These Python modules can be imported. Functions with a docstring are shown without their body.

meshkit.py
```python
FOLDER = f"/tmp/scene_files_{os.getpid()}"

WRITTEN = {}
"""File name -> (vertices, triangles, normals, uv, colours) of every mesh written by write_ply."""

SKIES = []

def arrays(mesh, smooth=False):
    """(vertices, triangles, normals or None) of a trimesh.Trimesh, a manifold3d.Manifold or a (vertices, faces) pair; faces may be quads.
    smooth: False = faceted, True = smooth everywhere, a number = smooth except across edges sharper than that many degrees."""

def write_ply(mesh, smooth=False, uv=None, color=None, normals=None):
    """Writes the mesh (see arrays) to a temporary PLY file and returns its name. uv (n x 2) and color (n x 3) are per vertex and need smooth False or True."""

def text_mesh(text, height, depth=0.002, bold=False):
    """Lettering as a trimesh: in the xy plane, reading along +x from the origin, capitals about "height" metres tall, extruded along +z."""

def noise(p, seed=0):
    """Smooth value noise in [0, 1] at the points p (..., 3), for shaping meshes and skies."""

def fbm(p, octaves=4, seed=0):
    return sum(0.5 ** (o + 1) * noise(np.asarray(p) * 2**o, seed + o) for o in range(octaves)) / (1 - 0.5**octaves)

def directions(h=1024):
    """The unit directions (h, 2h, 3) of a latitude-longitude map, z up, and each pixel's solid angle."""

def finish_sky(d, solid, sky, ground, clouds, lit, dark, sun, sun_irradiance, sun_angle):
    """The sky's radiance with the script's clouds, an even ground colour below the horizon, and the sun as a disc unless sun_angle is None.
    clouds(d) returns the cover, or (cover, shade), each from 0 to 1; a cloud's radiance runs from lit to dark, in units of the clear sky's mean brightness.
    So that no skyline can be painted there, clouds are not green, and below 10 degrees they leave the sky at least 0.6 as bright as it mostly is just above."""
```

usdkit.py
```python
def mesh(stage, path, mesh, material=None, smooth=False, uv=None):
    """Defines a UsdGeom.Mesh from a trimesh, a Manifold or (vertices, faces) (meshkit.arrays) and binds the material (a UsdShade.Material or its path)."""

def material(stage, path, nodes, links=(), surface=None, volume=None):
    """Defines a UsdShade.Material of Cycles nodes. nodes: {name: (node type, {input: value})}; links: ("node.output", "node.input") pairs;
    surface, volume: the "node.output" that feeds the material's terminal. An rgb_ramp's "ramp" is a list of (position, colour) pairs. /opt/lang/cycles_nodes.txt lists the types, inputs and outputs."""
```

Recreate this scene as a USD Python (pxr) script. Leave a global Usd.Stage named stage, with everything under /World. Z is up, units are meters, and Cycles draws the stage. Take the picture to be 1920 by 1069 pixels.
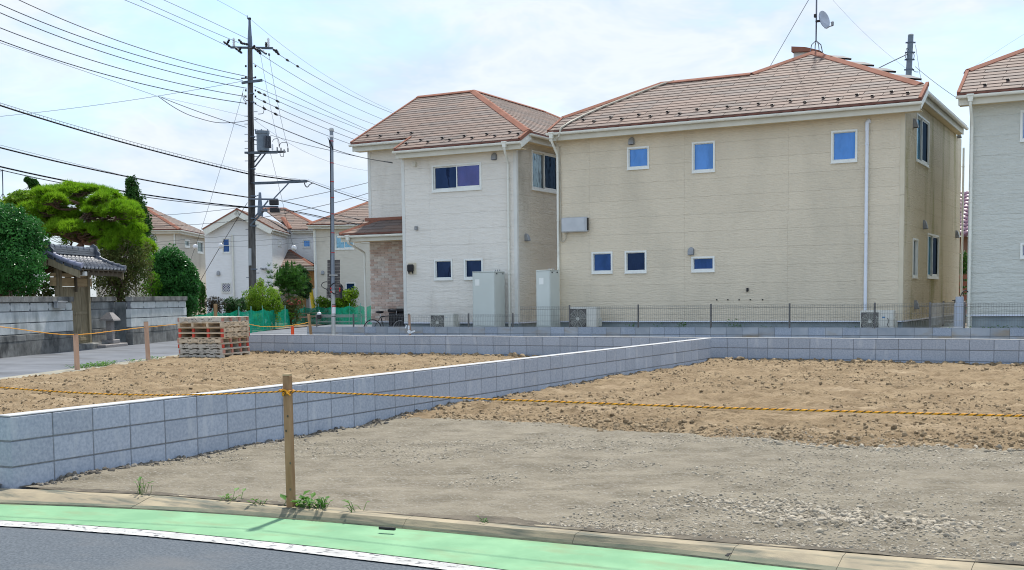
import math, random
import numpy as np, trimesh, usdkit, meshkit
from pxr import Usd, UsdGeom, UsdLux, UsdShade, Gf, Sdf, Vt
from shapely.geometry import Polygon, LineString, box as sbox
from shapely.ops import unary_union

random.seed(7)
RNG = np.random.default_rng(7)
stage = Usd.Stage.CreateInMemory()
UsdGeom.SetStageUpAxis(stage, 'Z')
UsdGeom.Xform.Define(stage, '/World')
stage.SetDefaultPrim(stage.GetPrimAtPath('/World'))

# ------------------------------------------------------------------ camera, sky, sun, exposure
HC = 1.40                                    # eye height above the gravel lot
FPX, CY = 2186.1, 720.5                      # focal length and optical axis, in pixels of the 1920 wide photograph
PITCH, ROLL, YAW = 0.0744, -0.0119, 0.4984
EXPOSURE = 0.66
SUN_AZ = np.array([-0.21, 0.978]); SUN_EL = math.radians(60)
SKY_STRENGTH, SUN_INTENSITY = 0.125, 0.95
def _cam():
    cp, sp, cr, sr = math.cos(PITCH), math.sin(PITCH), math.cos(ROLL), math.sin(ROLL)
    r, f, u = np.array([1, 0, 0.]), np.array([0, cp, -sp]), np.array([0, sp, cp])
    R = np.array([cr * r + sr * u, -sr * r + cr * u, f])
    T = np.array([[math.cos(YAW), -math.sin(YAW), 0], [math.sin(YAW), math.cos(YAW), 0], [0, 0, 1]])
    return R @ T.T                            # rows: right, up, forward in world axes
CAM = _cam()
cam = UsdGeom.Camera.Define(stage, '/World/camera')
cam.CreateHorizontalApertureAttr(36.0)
cam.CreateVerticalApertureAttr(36.0 * 570 / 1024)
cam.CreateFocalLengthAttr(36.0 * FPX / 1920)
cam.CreateVerticalApertureOffsetAttr((CY - 534.5) / 1920 * 36.0)
cam.CreateClippingRangeAttr(Gf.Vec2f(0.1, 20000))
cam.CreateExposureAttr(EXPOSURE)
m = np.eye(4); m[0, :3], m[1, :3], m[2, :3], m[3, :3] = CAM[0], CAM[1], -CAM[2], (0, 0, HC)
cam.AddTransformOp().Set(Gf.Matrix4d(m.tolist()))

sd = np.array([*(SUN_AZ / np.linalg.norm(SUN_AZ) * math.cos(SUN_EL)), math.sin(SUN_EL)])
sky_mat = usdkit.material(stage, '/World/Looks/sky_air', {
    'tc': ('texture_coordinate', {}),
    'sky': ('sky_texture', {'sky_type': 'single_scattering', 'sun_disc': False, 'sun_elevation': SUN_EL, 'sun_rotation': math.atan2(sd[0], sd[1]),
                            'altitude': 50.0, 'air_density': 1.3, 'aerosol_density': 1.6, 'ozone_density': 2.5}),
    'map': ('mapping', {'scale': (1.0, 1.0, 2.6), 'location': (0.35, 0.1, 0.2)}),
    'n1': ('noise_texture', {'scale': 2.1, 'detail': 7.0, 'roughness': 0.58, 'distortion': 0.25}),
    'n2': ('noise_texture', {'scale': 6.5, 'detail': 6.0, 'roughness': 0.6, 'distortion': 0.3}),
    'mx': ('mix', {'mix_type': 'mix', 'fac': 0.30}),
    'ramp': ('rgb_ramp', {'ramp': [(0.34, (0.0, 0.0, 0.0)), (0.46, (0.45, 0.45, 0.45)), (0.57, (0.95, 0.95, 0.95)), (0.8, (1, 1, 1))]}),
    'shade': ('rgb_ramp', {'ramp': [(0.40, (3.55, 4.20, 5.15)), (0.58, (4.6, 4.90, 5.35)), (0.75, (3.65, 4.25, 5.15))]}),
    'blend': ('mix', {'mix_type': 'mix'}), 'tint': ('mix', {'mix_type': 'multiply', 'fac': 1.0, 'color2': (0.82, 0.97, 1.10)}),
    'bg': ('background_shader', {'strength': SKY_STRENGTH}),
}, [('tc.generated', 'map.vector'), ('map.vector', 'n1.vector'), ('map.vector', 'n2.vector'), ('n1.fac', 'mx.color1'), ('n2.fac', 'mx.color2'),
    ('mx.color', 'ramp.fac'), ('n2.fac', 'shade.fac'), ('ramp.color', 'blend.fac'), ('sky.color', 'tint.color1'), ('tint.color', 'blend.color1'), ('shade.color', 'blend.color2'), ('blend.color', 'bg.color')], surface='bg.background')
dome = UsdLux.DomeLight.Define(stage, '/World/sky')
dome.GetPrim().SetCustomDataByKey('kind', 'structure')
UsdShade.MaterialBindingAPI.Apply(dome.GetPrim()).Bind(sky_mat)
sun = UsdLux.DistantLight.Define(stage, '/World/sun')
sun.CreateIntensityAttr(SUN_INTENSITY); sun.CreateAngleAttr(2.5); sun.CreateNormalizeAttr(True) if hasattr(sun, 'CreateNormalizeAttr') else None
sun.CreateColorAttr(Gf.Vec3f(1.0, 0.955, 0.88))
zx = sd; xx = np.cross([0, 0, 1.], zx); xx /= np.linalg.norm(xx); yx = np.cross(zx, xx)
m = np.eye(4); m[0, :3], m[1, :3], m[2, :3] = xx, yx, zx
sun.AddTransformOp().Set(Gf.Matrix4d(m.tolist()))

# ------------------------------------------------------------------ measuring: a point of the photograph carried onto a real plane
def ray(px, py):
    return np.array([(px - 960) / FPX, (CY - py) / FPX, 1.0]) @ CAM
def PX(px, py, x): d = ray(px, py); return d * (x / d[0]) + [0, 0, HC]
def PY(px, py, y): d = ray(px, py); return d * (y / d[1]) + [0, 0, HC]
def PZ(px, py, z): d = ray(px, py); return d * ((z - HC) / d[2]) + [0, 0, HC]
def PD(px, py, depth): return ray(px, py) * depth + [0, 0, HC]

# ------------------------------------------------------------------ scene helpers
_used = {}
def uniq(parent, name):
    k = (parent, name); n = _used.get(k, 0); _used[k] = n + 1
    return f'{parent}/{name}' if n == 0 else f'{parent}/{name}_{n:03d}'
def tag(path, label=None, cat=None, group=None, kind=None):
    p = stage.GetPrimAtPath(path)
    for k, v in (('label', label), ('category', cat), ('group', group), ('kind', kind)):
        if v: p.SetCustomDataByKey(k, v)
    return path
def thing(name, label=None, cat=None, loc=(0, 0, 0), rz=0.0, group=None, kind=None):
    path = uniq('/World', name)
    x = UsdGeom.Xform.Define(stage, path)
    x.AddTranslateOp().Set(Gf.Vec3d(*map(float, loc)))
    x.AddRotateZOp().Set(float(rz))
    return tag(path, label, cat, group, kind)
def part(parent, name, mesh, m, smooth=False, label=None, kind=None):
    path = uniq(parent, name)
    usdkit.mesh(stage, path, mesh, m, smooth=smooth)
    return tag(path, label, None, None, kind)
def solo(name, mesh, m, label=None, cat=None, group=None, kind=None, smooth=False):
    path = uniq('/World', name)
    usdkit.mesh(stage, path, mesh, m, smooth=smooth)
    return tag(path, label, cat, group, kind)
def dup(src, loc, rz, label, group=None, cat=None):
    sp = stage.GetPrimAtPath(src)
    base = src.rsplit('/', 1)[1]
    if base[-4:-3] == '_' and base[-3:].isdigit(): base = base[:-4]
    path = uniq('/World', base)
    x = UsdGeom.Xform.Define(stage, path)
    x.GetPrim().GetReferences().AddInternalReference(Sdf.Path(src))
    x.GetPrim().SetInstanceable(True)
    ops = {o.GetOpName(): o for o in x.GetOrderedXformOps()}
    x.GetPrim().GetAttribute('xformOp:translate').Set(Gf.Vec3d(*map(float, loc)))
    x.GetPrim().GetAttribute('xformOp:rotateZ').Set(float(rz))
    return tag(path, label, cat, group)

# ------------------------------------------------------------------ mesh helpers: every one returns (vertices, triangles)
def cat(ms):
    ms = [m for m in ms if m is not None and len(m[0])]
    V, F, n = [], [], 0
    for v, f in ms:
        V.append(np.asarray(v, float)); F.append(np.asarray(f, int) + n); n += len(v)
    return np.vstack(V), np.vstack(F)
def move(m, t): return np.asarray(m[0]) + np.asarray(t, float), m[1]
def rotz(m, deg, c=(0, 0, 0)):
    a = math.radians(deg); R = np.array([[math.cos(a), -math.sin(a), 0], [math.sin(a), math.cos(a), 0], [0, 0, 1]])
    return (np.asarray(m[0]) - c) @ R.T + c, m[1]
_BS = np.array([[x, y, z] for x in (-1, 1) for y in (-1, 1) for z in (-1, 1)], float)
_BF = np.array([[0, 1, 3], [0, 3, 2], [4, 6, 7], [4, 7, 5], [0, 4, 5], [0, 5, 1], [2, 3, 7], [2, 7, 6], [0, 2, 6], [0, 6, 4], [1, 5, 7], [1, 7, 3]])
def box(x0, x1, y0, y1, z0, z1):
    return _BS * [(x1 - x0) / 2, (y1 - y0) / 2, (z1 - z0) / 2] + [(x0 + x1) / 2, (y0 + y1) / 2, (z0 + z1) / 2], _BF
_CS = []
for s in _BS:
    for k in range(3):
        _CS.append((s, k))
def _cpts(d, c):
    return np.array([[s[j] * (d[j] / 2 - (c if j != k else 0)) for j in range(3)] for s, k in _CS])
_CF = trimesh.convex.convex_hull(_cpts((2, 3, 4), .3))
_map = [int(np.argmin(np.linalg.norm(_cpts((2, 3, 4), .3) - v, axis=1))) for v in _CF.vertices]
_CF = np.array([[_map[i] for i in f] for f in _CF.faces])
def cbox(x0, x1, y0, y1, z0, z1, c=.01):     # box with chamfered edges
    c = min(c, .45 * min(x1 - x0, y1 - y0, z1 - z0))
    return _cpts((x1 - x0, y1 - y0, z1 - z0), c) + [(x0 + x1) / 2, (y0 + y1) / 2, (z0 + z1) / 2], _CF
def frame_box(o, u, v, w, lu, lv, lw, c=.0):  # box from corner o along unit vectors u, v, w
    m = cbox(0, lu, 0, lv, 0, lw, c) if c else box(0, lu, 0, lv, 0, lw)
    return m[0] @ np.array([u, v, w], float) + np.asarray(o, float), m[1]
def bar(a, b, w, h=None, up=(0, 0, 1), c=.0):  # square bar from a to b
    a, b = np.asarray(a, float), np.asarray(b, float); h = h or w
    d = b - a; L = np.linalg.norm(d); d = d / L
    s = np.cross(d, up); n = np.linalg.norm(s)
    s = np.array([1., 0, 0]) if n < 1e-6 else s / n
    t = np.cross(s, d)
    return frame_box(a - s * w / 2 - t * h / 2, d, s, t, L, w, h, c)
def tube(pts, r, n=8, cap=True):
    pts = np.asarray(pts, float); k = len(pts); r = np.broadcast_to(np.asarray(r, float), (k,))
    d = np.gradient(pts, axis=0); d /= np.maximum(np.linalg.norm(d, axis=1, keepdims=True), 1e-9)
    ref = np.array([0, 0, 1.]) if abs(d[0][2]) < .9 else np.array([1., 0, 0])
    s = np.cross(d[0], ref); s /= np.linalg.norm(s); V = []
    for i in range(k):
        s = s - d[i] * (s @ d[i]); s /= max(np.linalg.norm(s), 1e-9); t = np.cross(d[i], s)
        a = np.arange(n) * 2 * math.pi / n
        V.append(pts[i] + r[i] * (np.cos(a)[:, None] * s + np.sin(a)[:, None] * t))
    V = np.vstack(V); F = []
    for i in range(k - 1):
        for j in range(n):
            a, b = i * n + j, i * n + (j + 1) % n
            F += [[a, b, b + n], [a, b + n, a + n]]
    if cap:
        V = np.vstack([V, pts[:1], pts[-1:]]); c0, c1 = k * n, k * n + 1
        for j in range(n):
            F += [[c0, (j + 1) % n, j], [c1, (k - 1) * n + j, (k - 1) * n + (j + 1) % n]]
    return V, np.array(F)
def lathe(prof, n=16, c=(0, 0, 0)):
    prof = np.asarray(prof, float); a = np.arange(n) * 2 * math.pi / n
    V = np.vstack([np.stack([r * np.cos(a), r * np.sin(a), np.full(n, z)], 1) for r, z in prof]); F = []
    for i in range(len(prof) - 1):
        for j in range(n):
            p, q = i * n + j, i * n + (j + 1) % n
            F += [[p, q, q + n], [p, q + n, p + n]]
    return V + np.asarray(c, float), np.array(F)
def extrude(poly, o, u, v, w, h):            # shapely polygon in (u, v), pushed h along w
    ms = []
    for g in getattr(poly, 'geoms', [poly]):
        if g.geom_type != 'Polygon' or g.area < 1e-5: continue
        t = trimesh.creation.extrude_polygon(g, h, engine='earcut')
        ms.append((np.asarray(t.vertices) @ np.array([u, v, w], float) + np.asarray(o, float), np.asarray(t.faces)))
    return cat(ms) if ms else None
def sheet(xs, ys, zf):
    X, Y = np.meshgrid(xs, ys, indexing='ij'); Z = zf(X, Y); a, b = X.shape
    V = np.stack([X, Y, Z], -1).reshape(-1, 3); i = np.arange(a * b).reshape(a, b)
    q = np.stack([i[:-1, :-1], i[1:, :-1], i[1:, 1:], i[:-1, 1:]], -1).reshape(-1, 4)
    return V, np.vstack([q[:, [0, 1, 2]], q[:, [0, 2, 3]]])
def strip(left, right, z):                   # flat ribbon between two polylines
    L, R = np.asarray(left, float), np.asarray(right, float); n = len(L)
    V = np.vstack([np.c_[L, np.full(n, z)], np.c_[R, np.full(n, z)]]) if np.ndim(z) == 0 else np.vstack([np.c_[L, z[0]], np.c_[R, z[1]]])
    F = []
    for i in range(n - 1): F += [[i, n + i, n + i + 1], [i, n + i + 1, i + 1]]
    return V, np.array(F)
def poly_sheet(pts, z):
    t = trimesh.creation.triangulate_polygon(Polygon(pts), engine='earcut')
    v = np.c_[np.asarray(t[0]), np.full(len(t[0]), z)]; f = np.asarray(t[1])
    n = np.cross(v[f[:, 1]] - v[f[:, 0]], v[f[:, 2]] - v[f[:, 0]])[:, 2]
    f[n < 0] = f[n < 0][:, ::-1]
    return v, f
def blob(r, seed, sub=2, amp=.25, sq=(1, 1, 1)):
    t = trimesh.creation.icosphere(sub, 1.0); v = np.asarray(t.vertices)
    k = 1 + amp * (meshkit.fbm(v * 1.7 + seed * 3.1, 3, seed) - .5) * 2
    return v * k[:, None] * r * np.asarray(sq), np.asarray(t.faces)
def sag(a, b, d, n=24):
    t = np.linspace(0, 1, n)[:, None]
    return np.asarray(a) * (1 - t) + np.asarray(b) * t - np.array([0, 0, 1.]) * (4 * d * t * (1 - t))

# ------------------------------------------------------------------ materials
def mat(name, c1, c2=None, scale=4.0, stretch=(1, 1, 1), detail=5.0, ramp=(.38, .64), rough=.85, bump=0.0, bscale=None, bstretch=None, bdist=.01,
        rand=0.0, metal=0.0, spec=.35, stain=None, island=0.0, object_space=False, streak=0):
    """Noise between two colours, an optional third stain colour (colour, scale, stretch, from, to), relief, and a brightness that varies by object."""
    c2 = c2 or c1
    N = {'g': ('texture_coordinate' if object_space else 'geometry', {}), 'map': ('mapping', {'scale': stretch}),
         'n': ('noise_texture', {'scale': scale, 'detail': detail, 'roughness': .6}), 'r': ('rgb_ramp', {'ramp': [(ramp[0], c1), (ramp[1], c2)]}),
         'p': ('principled_bsdf', {'roughness': rough, 'metallic': metal, 'specular_ior_level': spec})}
    pos = 'g.object' if object_space else 'g.position'
    L = [(pos, 'map.vector'), ('map.vector', 'n.vector'), ('n.fac', 'r.fac')]
    col = 'r.color'
    if stain:
        sc, ss, st, a, b = stain
        N['sm'] = ('mapping', {'scale': st}); N['sn'] = ('noise_texture', {'scale': ss, 'detail': 5.0, 'roughness': .6})
        N['sr'] = ('rgb_ramp', {'ramp': [(a, (0, 0, 0)), (b, (1, 1, 1))]}); N['sx'] = ('mix', {'mix_type': 'mix', 'color2': sc})
        L += [(pos, 'sm.vector'), ('sm.vector', 'sn.vector'), ('sn.fac', 'sr.fac'), ('sr.color', 'sx.fac'), (col, 'sx.color1')]
        col = 'sx.color'
    if rand or island:
        src = 'oi.random'
        if island: N['oi'] = ('geometry', {}); src = 'oi.random_per_island'
        else: N['oi'] = ('object_info', {})
        k = rand or island
        N['mr'] = ('map_range', {'from_min': 0.0, 'from_max': 1.0, 'to_min': 1 - k, 'to_max': 1 + k}); N['hs'] = ('hsv', {'hue': .5, 'saturation': 1.0, 'fac': 1.0})
        L += [(src, 'mr.value'), ('mr.result', 'hs.value'), (col, 'hs.color')]
        col = 'hs.color'
    L.append((col, 'p.base_color'))
    if bump:
        N['bm'] = ('mapping', {'scale': bstretch or stretch}); N['bn'] = ('noise_texture', {'scale': bscale or scale * 4, 'detail': 6.0, 'roughness': .65})
        N['b'] = ('bump', {'strength': bump, 'distance': bdist})
        L += [(pos, 'bm.vector'), ('bm.vector', 'bn.vector'), ('bn.fac', 'b.height'), ('b.normal', 'p.normal')]
    return usdkit.material(stage, f'/World/Looks/{name}', N, L, surface='p.BSDF')
def leaf_mat(name, c1, c2, trans=.35, island=.35, scale=1.6, rough=.5):
    return usdkit.material(stage, f'/World/Looks/{name}', {
        'g': ('geometry', {}), 'n': ('noise_texture', {'scale': scale, 'detail': 3.0}), 'r': ('rgb_ramp', {'ramp': [(.36, c1), (.62, c2)]}),
        'mr': ('map_range', {'from_min': 0., 'from_max': 1., 'to_min': 1 - island, 'to_max': 1 + island}), 'hs': ('hsv', {'hue': .5, 'saturation': 1., 'fac': 1.}),
        'p': ('principled_bsdf', {'roughness': rough, 'specular_ior_level': .18}), 't': ('translucent_bsdf', {}), 'm': ('mix_closure', {'fac': trans})},
        [('g.position', 'n.vector'), ('n.fac', 'r.fac'), ('g.random_per_island', 'mr.value'), ('mr.result', 'hs.value'), ('r.color', 'hs.color'),
         ('hs.color', 'p.base_color'), ('hs.color', 't.color'), ('p.BSDF', 'm.closure1'), ('t.BSDF', 'm.closure2')], surface='m.closure')
# ------------------------------------------------------------------ shared materials
M = {}
M['block'] = mat('concrete_block', (0.255, 0.288, 0.336), (0.362, 0.394, 0.440), scale=38, detail=9, ramp=(.35, .68), bump=.35, bscale=160, bdist=.004, rand=.07,
                 stain=((0.42, 0.44, 0.46), 2.2, (3, 3, .8), .56, .76))
M['block_old'] = mat('stained_block', (0.29, 0.315, 0.34), (0.36, 0.375, 0.39), scale=3, bump=.3, bscale=120, bdist=.004, rand=.11, stain=((0.30, 0.25, 0.185), 1.1, (1, 1, 3), .52, .72))
M['mortar'] = mat('mortar', (0.135, 0.145, 0.16), (0.19, 0.20, 0.21), scale=30, bump=.3, bscale=90)
M['mortar_cap'] = mat('mortar_cap', (0.38, 0.39, 0.40), (0.48, 0.485, 0.485), scale=9, bump=.3, bscale=120, stain=((.36, .36, .35), 3, (1, 1, 1), .62, .7))
M['asphalt'] = mat('asphalt', (0.055, 0.068, 0.082), (0.112, 0.130, 0.148), scale=60, detail=9, rough=.9, bump=.6, bscale=230, bdist=.006, stain=((0.115, 0.12, 0.125), .9, (1, 2, 1), .5, .75))
M['side_asphalt'] = mat('side_asphalt', (0.105, 0.115, 0.132), (0.145, 0.155, 0.172), scale=1.1, detail=8, rough=.9, bump=.3, bscale=120, bdist=.004, stain=((0.075, 0.08, 0.088), .7, (.5, 1.2, 1), .55, .68))
M['street'] = mat('back_street', (0.20, 0.198, 0.19), (0.27, 0.265, 0.25), scale=.9, detail=8, bump=.3, bscale=60)
M['green'] = mat('green_paint', (0.132, 0.285, 0.150), (0.185, 0.360, 0.195), scale=2.6, detail=9, rough=.8, bump=.35, bscale=210, bdist=.004, stain=((0.175, 0.235, 0.12), 2.2, (1, 2.2, 1), .52, .78))
M['white_line'] = mat('road_white', (0.36, 0.36, 0.345), (0.48, 0.48, 0.465), scale=6, detail=8, bump=.3, bscale=180, bdist=.004, stain=((0.12, 0.12, 0.125), 15, (1, 1.4, 1), .55, .63))
M['kerb'] = mat('kerb_concrete', (0.235, 0.20, 0.138), (0.335, 0.28, 0.185), scale=3.2, detail=9, bump=.45, bscale=120, bdist=.005, rand=.05, stain=((0.085, 0.095, 0.075), 2.0, (1, 6, 9), .48, .66))
M['kerb_moss'] = mat('kerb_moss', (0.085, 0.105, 0.075), (0.20, 0.19, 0.13), scale=3.5, stretch=(1, 3, 3), detail=9, ramp=(.36, .66), bump=.4, bscale=120, bdist=.005)
M['gutter_strip'] = mat('pale_gutter', (0.22, 0.21, 0.165), (0.29, 0.27, 0.21), scale=1.5, bump=.3, bscale=60)
M['gravel'] = mat('gravel_ground', (0.142, 0.122, 0.086), (0.228, 0.200, 0.147), scale=2.2, detail=10, ramp=(.36, .66), rough=.95, bump=.9, bscale=46, bdist=.02, stain=((0.27, 0.25, 0.21), 42, (.8, 1.2, 1), .53, .68))
M['dirt'] = mat('brown_dirt', (0.168, 0.115, 0.060), (0.275, 0.202, 0.116), scale=2.6, detail=10, ramp=(.34, .68), rough=.95, bump=1.0, bscale=26, bdist=.03, stain=((0.33, 0.25, 0.155), 1.1, (.6, 1.4, 1), .56, .74))
M['damp'] = mat('damp_soil', (0.062, 0.052, 0.036), (0.135, 0.113, 0.08), scale=5, detail=9, bump=.8, bscale=40, bdist=.02, stain=((0.21, 0.185, 0.14), 9, (1, 1, 1), .58, .72))
M['stone'] = mat('loose_stone', (0.26, 0.225, 0.168), (0.37, 0.33, 0.26), scale=9, rand=.25, bump=.3, bscale=60, object_space=False)
M['clod'] = mat('dirt_clod', (0.20, 0.142, 0.078), (0.305, 0.228, 0.135), scale=7, rand=.22, bump=.5, bscale=50)
M['rubble'] = mat('dark_rubble', (0.085, 0.075, 0.062), (0.19, 0.175, 0.15), scale=8, rand=.25, bump=.4, bscale=60)
M['soil'] = mat('garden_soil', (0.14, 0.10, 0.06), (0.22, 0.17, 0.11), scale=3)
M['field'] = mat('far_ground', (0.20, 0.19, 0.16), (0.28, 0.26, 0.22), scale=.2)

# ------------------------------------------------------------------ the ground
RZ = -.07                                                     # carriageway level
solo('ground', sheet(np.linspace(-900, 900, 25), np.linspace(-900, 900, 25), lambda x, y: 0 * x - .35), M['field'], kind='structure')
def line(pxs, z, ext_l=(-13.5, 3.7), ext_r=(8, 6.6)):
    p = np.array([PZ(a, b, z)[:2] for a, b in pxs])
    return np.vstack([[ext_l], p, [ext_r]])
KT = line([(0, 922), (150, 926), (300, 932), (430, 943), (560, 954), (740, 969), (900, 983), (1100, 1001), (1300, 1018), (1500, 1034), (1700, 1050), (1920, 1066)], -.01, (-14.2, 4.1), (9, 6.9))
KB = line([(0, 946), (150, 951), (300, 958), (430, 966), (600, 979), (760, 993), (900, 1006), (1100, 1025), (1250, 1040), (1480, 1066), (1700, 1090)], RZ, (-14.1, 3.9), (9, 5.9))
WT = line([(0, 978), (150, 987), (300, 998), (450, 1013), (600, 1029), (700, 1041), (800, 1053), (900, 1066), (1100, 1092)], RZ, (-14, 3.2), (9, 5.35))
WB = line([(0, 990), (150, 1000), (300, 1012), (450, 1027), (600, 1046), (700, 1058), (800, 1069), (900, 1083), (1100, 1110)], RZ, (-13.95, 3.05), (9, 5.2))
def resample(p, xs): return np.c_[xs, np.interp(xs, p[:, 0], p[:, 1])]
WB = WT + .80 * (np.c_[WT[:, 0], np.interp(WT[:, 0], WB[:, 0], WB[:, 1])] - WT)
XS = np.r_[np.linspace(-13.9, -8.2, 20), np.linspace(-8, .5, 110), np.linspace(1, 9, 20)]
kt, kb, wt, wb = (resample(p, XS) for p in (KT, KB, WT, WB))
solo('road', poly_sheet([(-60, -25), (60, -25), (60, 5.9)] + [tuple(p) for p in kb[::-1]] + [(-16.5, 2.9), (-60, -8)], RZ), M['asphalt'], kind='structure')
solo('green_lane', strip(wt + [0, .03], kb, RZ + .004), M['green'], kind='structure')
solo('white_line', strip(wb, wt, RZ + .008), M['white_line'], kind='structure')
# sloped kerb stones, laid end to end with open joints
kerb = thing('kerb', kind='structure')
jpx = [(-560, 905), (-300, 912), (-60, 918), (250, 944), (532, 960), (742, 985), (1068, 1012), (1372, 1036), (1578, 1051), (1825, 1066), (2150, 1090), (2500, 1115)]
jx = [PZ(a, b, -.03)[0] for a, b in jpx]
jx = [-13.5, -12.3, -11.1, -9.9, -8.7] + [x for x in jx if x > -8] + [2.0, 3.2, 4.4, 5.6]
jx = sorted(set(np.round(jx, 3)))
jx = [jx[0]] + [b for a, b in zip(jx[:-1], jx[1:]) if b - a > .3]
for a, b in zip(jx[:-1], jx[1:]):
    xs = np.linspace(a + .0015, b - .0015, 8); t = resample(KT, xs); bo = resample(KB, xs)
    n = len(xs); jz = RNG.uniform(-.0015, .0015)
    rows = [np.c_[bo - [0, .0], np.full(n, RZ - .05)], np.c_[bo, np.full(n, RZ + .012 + jz)], np.c_[t - [0, .03], np.full(n, -.012 + jz)], np.c_[t + [0, .10], np.full(n, -.004 + jz)], np.c_[t + [0, .10], np.full(n, -.15)]]
    V = np.vstack(rows); F = []
    for r in range(4):
        for i in range(n - 1):
            p = r * n + i; F += [[p, p + 1, p + n + 1], [p, p + n + 1, p + n]]
    for e in (0, n - 1):
        for r in range(1, 4): F.append([e, e + r * n, e + (r + 1) * n])
    ks = part(kerb, 'kerb_stone', (V, np.array(F)), M['kerb'])
    fr = .30 + .10 * np.sin(xs * 2.1); A_ = np.c_[bo, np.full(n, RZ + .0135 + jz)]; B_ = np.c_[t - [0, .03], np.full(n, -.0105 + jz)]; C_ = A_ + (B_ - A_) * fr[:, None]
    part(ks, 'mossy_edge', (np.vstack([A_, C_]), np.array([f for i in range(n - 1) for f in ([i, i + 1, n + i + 1], [i, n + i + 1, n + i])])), M['kerb_moss'])
part(kerb, 'kerb_bed', strip(resample(KB, XS) + [0, .005], resample(KT, XS) + [0, .1], RZ - .012), M['kerb_moss'])
# narrow dark drain slots let into the kerb joints
for px, py in ((726, 991), (1372, 1036), (1578, 1052), (1826, 1063)):
    c = PZ(px, py, -.035); d = np.array([.97, .1, 0]) if px < 800 else np.array([.22, .95, .3])
    d /= np.linalg.norm(d)
    part(kerb, 'drain_slot', bar(c - d * .055, c + d * .055, .022, .016), mat('slot_black', (.012, .012, .012)) if px == 726 else '/World/Looks/slot_black')

def edge_y(x):                                                # where gravel gives way to brown dirt
    return 11.05 + .28 * np.sin(x * .9 + 1.) + .35 * (meshkit.fbm(np.stack([x * 1.2, 0 * x + 3, 0 * x], -1), 3, 5) - .5)
def road_edge(y): return -17.17 - .4217 * (y - 13.27)
def P3(x, y, s): return np.stack([x * s, y * s, np.zeros_like(x)], -1)
def lot_z(x, y):
    z = np.clip((y - 6.3) * .006, 0, .055) - .004
    dirt = np.clip((y - edge_y(x)) / .35, 0, 1) if True else 0
    dirt = np.where(x < -7.66, 1.0, dirt); dirt = dirt * dirt * (3 - 2 * dirt)
    u, w = x * .89 + y * .456, -x * .456 + y * .89              # tracks run slightly across the lot
    g = .05 * (meshkit.fbm(np.stack([u * .35, w * 1.9, 0 * x], -1), 3, 11) - .5) + .040 * (meshkit.fbm(np.stack([u * .7, w * 6.5, 0 * x], -1), 3, 14) - .5) + .035 * (meshkit.fbm(P3(x, y, 2.2), 3, 12) - .5) + .026 * (meshkit.fbm(P3(x, y, 9), 3, 13) - .5)
    c = meshkit.fbm(P3(x, y, 3.3), 4, 21) - .5; f = meshkit.fbm(P3(x, y, 8.5), 3, 22) - .5
    d = .085 * c + .085 * np.maximum(f, -.1) + .045 * (meshkit.fbm(P3(x, y, 20), 2, 24) - .5) + .04 * (meshkit.fbm(P3(x, y, .45), 2, 23) - .5) + .035
    fade = np.clip((y - np.interp(x, KT[:, 0], KT[:, 1]) - .05) / .5, 0, 1)
    near_wall = np.exp(-np.abs(y - 22.45) / .7) * .035
    return z + (g * (1 - dirt) + (d + near_wall) * dirt) * (.15 + .85 * fade)
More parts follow.
